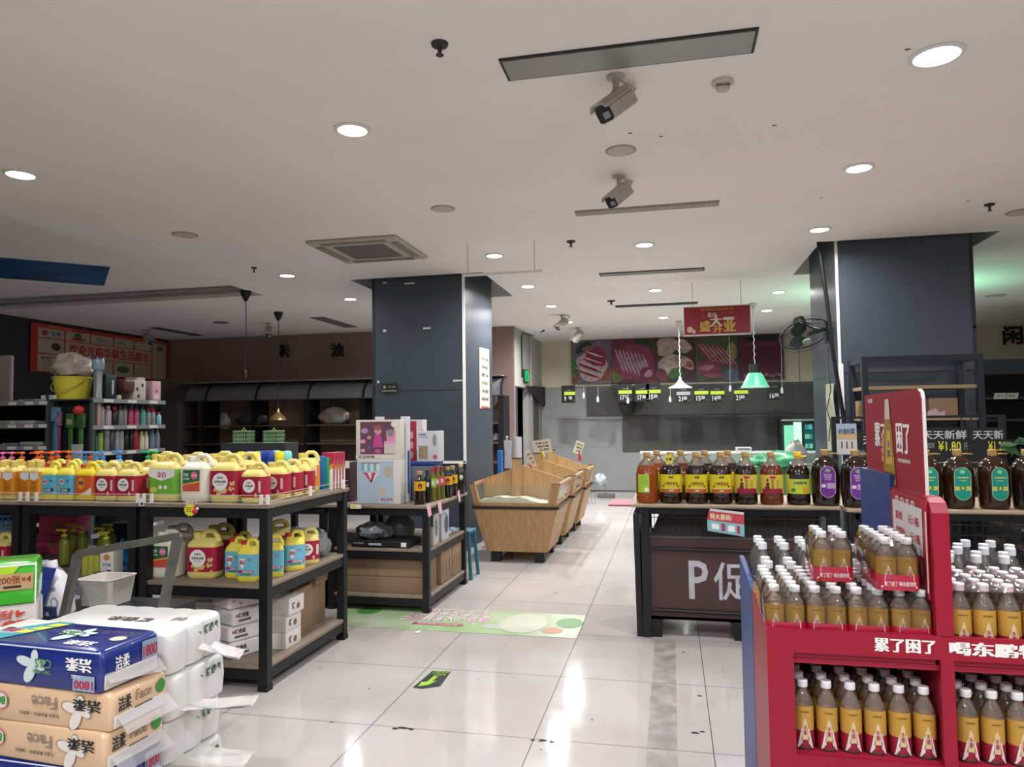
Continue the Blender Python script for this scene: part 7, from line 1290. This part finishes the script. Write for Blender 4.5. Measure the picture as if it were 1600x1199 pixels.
# ================================================================ MEAT COUNTER
YP = YB-.06
meat = [(893, 956), (956, 1024), (1024, 1087), (1087, 1154), (1154, 1225)]
def pmat(c): return mat('print_'+c, c, .5, noise=.45, nscale=9, stretch=(1, 1, 1.6))
def poster(i, px0, px1, label):
    x0, x1 = PX(px0, YP, 560), PX(px1, YP, 560)-.005; z1, z0 = CEIL-.02, P(1050, 597, y=YP).z; t = thing('meat_poster', label, 'poster', ((x0+x1)/2, YP, z0), 0, 'meat posters above the counter'); m = MB(); h = z1-z0; w_ = x1-x0
    bgc = ('6f6674', '6a2f3e', '4f3238', '4a5540', '4c2836')[i]; m.box((-w_/2, -.02, 0), (w_/2, .02, h), pmat(bgc)); f = fmap((-w_/2, -.02, 0), (w_, 0, 0), (0, 0, h), .001)
    def bl(cu, cv, ru, rv, c, e=.001, rot=0, seed=0, wob=.12):
        random.seed(seed+i*37); ph = [random.uniform(0, 6.28) for _ in range(3)]; pts = []
        for k in range(28):
            a = 2*math.pi*k/28; d = 1+wob*(math.sin(2*a+ph[0])+.6*math.sin(3*a+ph[1])+.4*math.sin(5*a+ph[2])); x, y = ru*d*math.cos(a), rv*d*math.sin(a); u, v = cu+x*math.cos(rot)-y*math.sin(rot), cv+x*math.sin(rot)+y*math.cos(rot); pts.append((min(1, max(0, u)), min(1, max(0, v))))
        m.pg(f, pts, pmat(c), e)
    if i == 0:
        bl(.12, .4, .12, .22, '2f7a3a', .001, 0, 1); bl(.1, .12, .1, .12, '7a4a38', .0012, 0, 2); bl(.3, .85, .2, .1, '1f3a24', .001, .5, 3); bl(.42, .75, .12, .16, '8a6050', .0012, .4, 4); bl(.82, .2, .2, .14, '8a4a42', .0012, 0, 5)
        bl(.5, .4, .42, .3, 'c4b0b4', .0015, -.6, 6); bl(.64, .62, .2, .28, '8f2848', .002, .9, 7)
        for k in range(4): bl(.38+.07*k, .24+.13*k, .3-.02*k, .035, '8f2845', .0025+k*.0001, -.35, 8+k); bl(.37+.07*k, .29+.13*k, .3-.02*k, .02, 'd4c4c4', .003+k*.0001, -.35, 20+k)
    elif i == 1:
        bl(.75, .85, .24, .16, '26402a', .001, 0, 1); bl(.12, .2, .14, .2, '6a7a3a', .001, .3, 2); bl(.5, .48, .48, .42, '8f3a54', .0014, .4, 3, .06)
        for k in range(8): bl(.18+.09*k, .52-.02*k, .03, .3, 'b59aa4', .002+k*.0001, .35, 10, .03)
        bl(.84, .16, .16, .2, '7a1f38', .003, .4, 5); bl(.84, .2, .1, .08, 'b58a94', .0034, .4, 6)
    elif i == 2:
        bl(.5, .8, .3, .15, '2a4a2a', .001, 0, 1); bl(.5, .15, .2, .12, '3f6a34', .001, 0, 2); bl(.3, .82, .3, .2, 'c0aba0', .0015, .2, 3); bl(.7, .8, .22, .14, 'c0aba0', .002, -.5, 4); bl(.36, .4, .3, .24, 'c7b2a6', .002, .3, 5); bl(.72, .44, .24, .14, 'c0a498', .0025, -.4, 6); bl(.84, .38, .08, .07, 'a05a5a', .003, 0, 7); bl(.5, .2, .16, .12, '4f7a3e', .0032, 0, 8); bl(.15, .16, .14, .16, '7f3a4c', .003, .3, 9)
    elif i == 3:
        bl(.85, .12, .2, .14, '5a6a80', .001, 0, 1); bl(.85, .65, .12, .2, '9a8a5a', .0012, .2, 2); bl(.3, .3, .28, .18, '93405a', .0016, 0, 3)
        for k in range(6): bl(.22+.11*k, .62-.02*k, .05, .34, '8a3a50', .002+k*.0002, .7, 4+k, .05); bl(.24+.11*k, .64-.02*k, .016, .3, 'ba9aa0', .0034+k*.0001, .7, 14+k, .03)
        bl(.25, .3, .18, .06, 'b5808c', .004, .2, 30); bl(.4, .12, .25, .04, 'a85a70', .0036, 0, 31)
    else:
        bl(.5, .52, .46, .42, '5a1a34', .0012, 0, 1, .05); bl(.5, .92, .4, .06, '14241a', .0016, 0, 2); bl(.5, .8, .44, .05, '742844', .0018, 0, 3)
        for k in range(12): bl(.12+.07*k, .1+.02*math.sin(k*2), .03, .035, ('b5647a', '9f8a80')[k % 2], .002+k*.0001, 0, 40+k)
    m.build('poster_face', t); return t
for i, (a, b) in enumerate(meat): poster(i, a, b, ('meat poster of sliced chops with parsley, first from the left', 'meat poster of a rack of ribs, second from the left', 'meat poster of pale trotters, in the middle', 'meat poster of cut ribs behind the hanging sign, fourth', 'dark purple liver poster, last on the right')[i])
# rail with price cards
zr = P(1050, 602, y=14.4).z
t = thing('price_rail', 'thin metal rail spanning below the meat posters', 'rail', (.5, 14.4, zr)); m = MB(); m.tube([(PX(880, 14.4, 602), 14.4, zr), (PX(1270, 14.4, 602), 14.4, zr-.03)], .012, flat('3f403c', .5), 6); m.build('rail', t, True)
for px in (905, 1090, 1250): m = MB(); m.tube([(PX(px, 14.4, 602), 14.4, zr), (PX(px, 14.4, 602), 14.4, CEIL)], .006, flat('3f403c', .5), 5); m.build('hanger', t, True)
for px, py, pr, hl, lb in ((888, 617, '9.98', 1, 'first, apart on the left'), (976, 615, '17.92', 1, 'second'), (1003, 615, '17.88', 1, 'third, touching the second'), (1021, 614, '15.88', 1, 'fourth'), (1067, 617, '21.88', 0, 'under the white lamp'), (1095, 616, '15.88', 1, 'sixth'), (1120, 616, '14.88', 1, 'seventh'), (1157, 615, '21.88', 1, 'left of the green lamp'), (1210, 612, '16.88', 2, 'last, without a coloured strip')):
    p = P(px, py, y=14.38); t = thing('hanging_price_card', 'black hanging price card reading %s below the meat posters, %s' % (pr, lb), 'price card', p, 0 if px != 888 else -.1); m = MB(); w_, h_ = .14, .165; m.box((-w_, 0, -h_), (w_, .012, h_*1.12), flat('121418', .5)); f = fmap((-w_, 0, -h_), (2*w_, 0, 0), (0, 0, 2*h_), .002)
    if hl < 2: m.rect(f, flat(('a9aba8', 'b9d23c')[hl]), .08 if px != 888 else .2, .48, 1, .68)
    m.text(pr[:-3], f, flat('d0d4d2'), .2, .12, .2+.14*len(pr[:-3]), .4, .03); m.text(pr[-2:], f, flat('d0d4d2'), .52, .2, .76, .4, .02); m.text('元', f, flat('9a9c9a'), .84, .1, .94, .2, 0); m.text('今日特价', f, flat('9a9c9a'), .3, .74, .72, .82, 0)
    m.build('card', t)
# hanging red sign
a, b = P(1068, 481, y=9.35), P(1173, 521, y=9.35); t = thing('hanging_sign', 'red hanging sign with gold grand opening characters', 'sign', ((a.x+b.x)/2, 9.35, b.z)); w_, h_ = (b.x-a.x)/2, a.z-b.z; m = MB(); m.box((-w_, -.012, 0), (w_, .012, h_), flat('8e1a28', .4)); m.box((-w_-.004, -.014, -.012), (w_+.004, .014, .006), flat('c9c4b8')); m.box((-w_-.004, -.014, h_-.004), (w_+.004, .014, h_+.006), flat('c9c4b8')); m.box((-w_-.004, -.014, 0), (-w_+.003, .014, h_), flat('c9c4b8')); m.box((w_-.003, -.014, 0), (w_+.004, .014, h_), flat('c9c4b8'))
f = fmap((-w_, -.012, 0), (2*w_, 0, 0), (0, 0, h_), .001); GO = flat('c9a94e'); CR = flat('cfc8b8')
m.text('华联生活超市', f, flat('b58a2e'), .25, .85, .76, .94, .01); m.text('盛', f, GO, .24, .12, .4, .5, .03); m.text('大', f, CR, .4, .28, .58, .68, .05); m.text('开', f, GO, .44, .06, .58, .3, .03); m.text('业', f, GO, .6, .1, .78, .5, .05); m.text('喜庆', f, CR, .36, .62, .5, .78, .02); m.rect(f, CR, .6, .5, .76, .6)
m.disc(f, .09, .2, .045, .11, flat('d0b890'), 14); m.disc(f, .15, .13, .03, .07, flat('d0b890'), 14)
for k in range(12): random.seed(k); m.disc(f, random.uniform(.12, .85), random.uniform(.55, .8), .012, .025, flat(('b58a2e', '4a5a8a', 'b04a4a')[k % 3]), 6, .0008)
m.build('sign_face', t)
for s_, px in ((-1, 1082), (1, 1158)): m = MB(); x = P(px, 470, y=9.35).x-(a.x+b.x)/2; m.tube([(x, 0, h_), (x, 0, CEIL-b.z)], .003, flat('4a4c4a'), 5); m.build('wire', t)
# lamps over the counter
def plamp(px, y, ytop, ybot, label, kind):
    x = PX(px, y, ybot); zb_ = P(px, ybot, y=y).z; t = thing('pendant_lamp', label, 'pendant lamp', (x, y, CEIL)); m = MB(); m.lathe([(.06, 0), (.055, -.03), (.03, -.04), (.025, -.09)], flat('b9c4b8'), n=14); m.build('ceiling_rose', t)
    h = zb_-CEIL; m = MB(); L_ = .34 if kind == 'green' else .2
    n_ = 30; m.tube([(.008*math.sin(q*1.6), .008*math.cos(q*1.6), -.08+(h+L_+.08)*q/n_) for q in range(n_+1)], .006, flat('b0b8ae'), 5); m.build('cord', t); m = MB()
    if kind == 'green': m.lathe([(.085, h+L_), (.085, h+.21)], flat('121416'), n=20); m.lathe([(.09, h+.21), (.12, h+.17), (.2, h+.0)], flat('4fae88', .4), n=28, caps=False); m.lathe([(.2, h+.012), (.205, h+.012), (.205, h-.01), (.2, h-.01)], flat('9fdcc0'), n=28)
    else: m.lathe([(.02, h+L_), (.03, h+.14), (.09, h+.07), (.2, h+.015), (.205, h), (.02, h-.005)], flat('c3ccbc', .3), n=28)
    m.build('shade', t)
plamp(1180, 11.3, 460, 605, 'green and black cone pendant lamp on a twisted cord', 'green'); plamp(1063, 13.0, 505, 607, 'white enamel pendant lamp before the trotters poster', 'white')
def danglers(pxs, label):
    px, y0_, y1_ = pxs; y = 14.375; a, b = P(px, y0_, y=y), P(px, y1_, y=y); a.z = zr if y0_ >= 570 else CEIL; t = thing('dangling_socket', label, 'lamp socket', b); m = MB(); m.tube([(0, 0, .04), (.01, 0, (a.z-b.z)*.5), (0, 0, a.z-b.z)], .006, flat('a9aca8'), 5); m.build('cord', t); m = MB(); m.lathe([(.022, -.06), (.03, -.02), (.02, .04), (.008, .06)], flat('d3d8d6', .4), n=10); m.build('socket', t)
for q in ((912, 570, 618, 'first dangling white bulb socket before the chops poster'), (934, 600, 624, 'second dangling white bulb socket under a looped wire'), (981, 600, 626, 'third dangling white bulb socket beside the price cards'), (1047, 600, 624, 'fourth dangling white bulb socket left of the white lamp'), (1141, 530, 607, 'dangling white bulb socket on a chain before the fourth poster'), (1222, 520, 610, 'dangling white bulb socket on a chain below the fan')): danglers(q[:3], q[3])
t = thing('range_duct', 'black angular duct hanging before the dark stone wall', 'duct', (PX(965, 15, 620), 15.1, 1.6)); m = MB(); p = P(955, 603, y=15.1); q = P(975, 645, y=15.1); m.prism([(p.x, 15.0, 2.2), (p.x+.55, 15.0, 2.15), (p.x+.7, 15, 1.95), (q.x+.2, 15.0, q.z+.2), (q.x+.18, 15, q.z), (q.x-.08, 15, q.z+.02), (q.x-.1, 15, q.z+.18), (p.x+.05, 15, 1.95)], (0, .569, 0), flat('0f1012', .5)); m.build('duct_body', t, True)
# meat counter
yc = 13.2; x0, x1 = PX(1000, yc, 715), 4.6; zt_ = P(1100, 706, y=yc).z
t = thing('meat_counter', 'long low meat display counter with a pale top edge behind the oil bottles', 'counter', ((x0+x1)/2, yc, 0)); m = MB(); m.box((x0, yc, 0), (x1, yc+.8, zt_-.25), flat('8f9492', .4)); m.build('counter_body', t, True); m = MB(); m.box((x0, yc, zt_-.03), (x1, yc+.3, zt_), flat('b9c0bc', .4)); m.build('top_edge', t, True); m = MB(); m.add([(x0, yc-.01, zt_-.25), (x1, yc-.01, zt_-.25), (x1, yc+.0, zt_-.03), (x0, yc+.0, zt_-.03)], [(0, 1, 2, 3)], clearmat('counter_glass', 'c9dcd4', .2)); m.build('front_glass', t, True)
carton('scale_box', 'small white scale on the counter edge behind the oil bottles', 'scale', (PX(1150, yc+.1, 700), yc+.05, zt_+.001), (PX(1174, yc+.1, 700), yc+.3, zt_+.07), 'a9adab', lambda m, f, s, tp: m.rect(f, flat('5a5f60'), .1, .3, .9, .8))
blob('green_bag', 'crumpled bright green bag on the counter behind the crimson label bottles', 'bag', (PX(1212, 9.0, 715), 9.0, P(1212, 730, y=9.0).z), (.28, .2, .1), mat('green_bag', '55b07c', .3, bump=.6, nscale=8, noise=.3), 51, .3)
t = thing('produce_table', 'green covered table behind the oil bottles under the green bag', 'table', (1.5, 9.1, 0)); m = MB(); zq = P(1212, 731, y=9.0).z; m.box((.9, 8.9, 0), (1.55, 9.5, zq), flat('4f7a4a', .6)); m.build('table_body', t, True)
blob('cow_toy', 'white and black plush thing on the green table under the power cable', 'plush toy', (PX(1250, 8.95, 690), 9.3, zq), (.12, .09, .17), mat('cow_patch', 'bdb8b4', .7, noise=.9, nscale=5, col2='b4afab'), 52, .2)
# refrigerated cabinet lit green at the right rear
xa, xb = PX(1222, 14.9, 680), PX(1284, 14.9, 680)
t = thing('drinks_fridge', 'drinks fridge with glowing green blue shelves seen left of the pillar', 'fridge', ((xa+xb)/2, 15.0, 0)); m = MB(); za, zb_ = P(1250, 706, y=14.9).z, P(1250, 655, y=14.9).z; m.box((xa, 15.0, 0), (xb, 15.5, zb_), flat('2a3432', .5)); m.box((xa, 14.94, zb_-.04), (xb, 15.0, zb_), flat('9aa8a4', .4)); m.build('cabinet', t, True)
m = MB(); GLW = glow('fridge_glow', '7fd8b0', 1.3); m.box((xa+.05, 14.985, za), (xa+.28, 15.0, zb_-.12), GLW); m.box((xa+.42, 14.985, za), (xb-.12, 15.0, zb_-.16), glow('fridge_glow2', '1f5a58', .9)); m.build('lit_panel', t, True)
m = MB()
for r_ in range(3):
    for c_ in range(5): x = xa+.47+(xb-xa-.66)*c_/4; z = za+.06+(zb_-za-.26)*r_/2; m.box((x-.035, 14.97, z), (x+.03, 14.985, z+.09), glow('fridge_item%d' % ((r_+c_) % 3), ('6fd0c0', '9fe0a0', '3a8a9a')[(r_+c_) % 3], .9))
m.build('lit_bottles', t, True)
m = MB(); m.box((xa+.22, 14.9, za-.1), (xa+.36, 14.94, zb_-.06), glow('strip_tube', 'b5f0c8', 1.6)); m.build('tube_light', t, True)
# green lamp above produce (a real tube the ceiling glow comes from)
for x, y, e, sx_ in ((2.95, 10.4, GREEN_W, 1.6),):
    t = thing('green_tube_light', 'green tube lamp lying on top of the shelving behind the right pillar', 'lamp', (x, y, 2.2)); m = MB(); m.box((-sx_/2, -.06, -.03), (sx_/2, .06, 0), flat('c9d0cc')); m.build('housing', t)
    m = MB(); m.tube([(-sx_/2+.05, 0, .02), (sx_/2-.05, 0, .02)], .015, glow('green_glow', '6fe6a0', 4), 10); m.build('tube', t)
    l = bpy.data.lights.new('green_tube', 'AREA'); l.shape = 'RECTANGLE'; l.size = sx_-.1; l.size_y = .05; l.energy = e; l.color = (.36, 1, .6); l.spread = math.radians(150)
    o = bpy.data.objects.new('green_tube', l); COL.objects.link(o); o.parent = t; o.location = (0, 0, .045); o.rotation_euler = (math.pi, 0, 0)
    t = thing('produce_shelf', 'dark produce shelving behind the right pillar', 'shelving', (x, y, 0)); m = MB()
    for z in (.4, .8, 1.2, 1.6, 2.15): m.box((x-sx_/2, y-.25, z-.03), (x+sx_/2, y+.25, z), flat('24282a'))
    for a in (-1, 1): m.box((x+a*(sx_/2-.02)-.02, y-.25, 0), (x+a*(sx_/2-.02)+.02, y+.25, 2.15), flat('24282a'))
    m.build('shelf_frame', t, True)
# things near the rear floor and exit
c = P(951, 778, z=0); zt_ = P(938, 752, y=c.y).z
t = thing('wrapped_stand', 'white wrapped thing on a thin pole with a grey block base on the rear floor', 'stand', (c.x-.05, c.y+.02, 0)); m = MB(); m.rbox((-.16, -.1, 0), (.16, .1, .07), flat('5f5d58', .7), .01); m.build('base', t); m = MB(); m.tube([(0, 0, .06), (-.02, 0, .3), (-.1, 0, zt_-.03)], .008, flat('6a6c6c', .4), 6); m.build('pole', t)
hb_ = blob('wrapped_head', 'x', 'x', (0, 0, 0), (.13, .1, .12), mat('foil_bag', 'a9aeb0', .25, bump=.7, nscale=10), 71, .3)
hd_ = list(hb_.children)[0]; hd_.parent = t; hd_.location = (-.1, 0, zt_-.08); hd_.name = 'wrapped_top'; bpy.data.objects.remove(hb_)
t = thing('exit_sign', 'small glowing green exit sign over the doorway', 'exit sign', (XS+.01, P(820, 588, x=XS).y, P(820, 588, x=XS).z)); m = MB(); m.box((0, -.2, -.12), (.03, .2, .12), flat('1f3a2a')); m.build('housing', t); m = MB(); m.box((.03, -.17, -.1), (.034, .17, .1), glow('exit_glow', '1fae5a', 1.6)); fe = fmap((.035, -.17, -.1), (0, .34, 0), (0, 0, .2), .001); m.disc(fe, .4, .7, .08, .12, flat('0f2a1a'), 10); m.pg(fe, [(.3, .15), (.5, .15), (.55, .55), (.35, .55)], flat('0f2a1a')); m.build('face', t)
t = thing('hanging_black_bag', 'torn black cloth hung over the exit doorway corner', 'cloth', (XS+.06, 14.0, 1.9)); p = P(853, 618, x=XS+.08); m = MB(); m.prism([P(820, 603, x=XS+.05), P(862, 606, x=XS+.05), P(861, 640, x=XS+.05), P(858, 625, x=XS+.05), P(848, 636, x=XS+.05), P(836, 622, x=XS+.05)], (.03, 0, 0), flat('25201f', .8)); m.build('cloth', t, True)
t = thing('black_hose', 'bent black cable running from the ceiling onto the side wall', 'cable', (XS, 13.6, 2.9)); m = MB(); m.tube([P(816, 590, x=XS+.02), P(815, 525, x=XS+.02), P(818, 521, x=XS+.02), P(832, 525, x=XS+.06), P(840, 522, x=XS+.15), P(850, 517, z=CEIL-.02)], .012, flat('14181a', .4), 6); m.build('cable', t, True)
t = thing('white_pipe', 'thin white pipe down the side wall past the exit sign', 'pipe', (XS+.02, 14.1, 2.5)); p = P(829, 560, x=XS+.02); m = MB(); m.tube([(XS+.02, p.y, CEIL), (XS+.02, p.y, 1.9)], .015, flat('b5b8b2'), 6); m.build('pipe', t, True)
mesh_panel('grey wire basket stack on the rear floor behind the bins', (PX(850, 12.8, 720), 12.8, .02), (.9, 0, 0), (0, 0, .55), 14, 6)
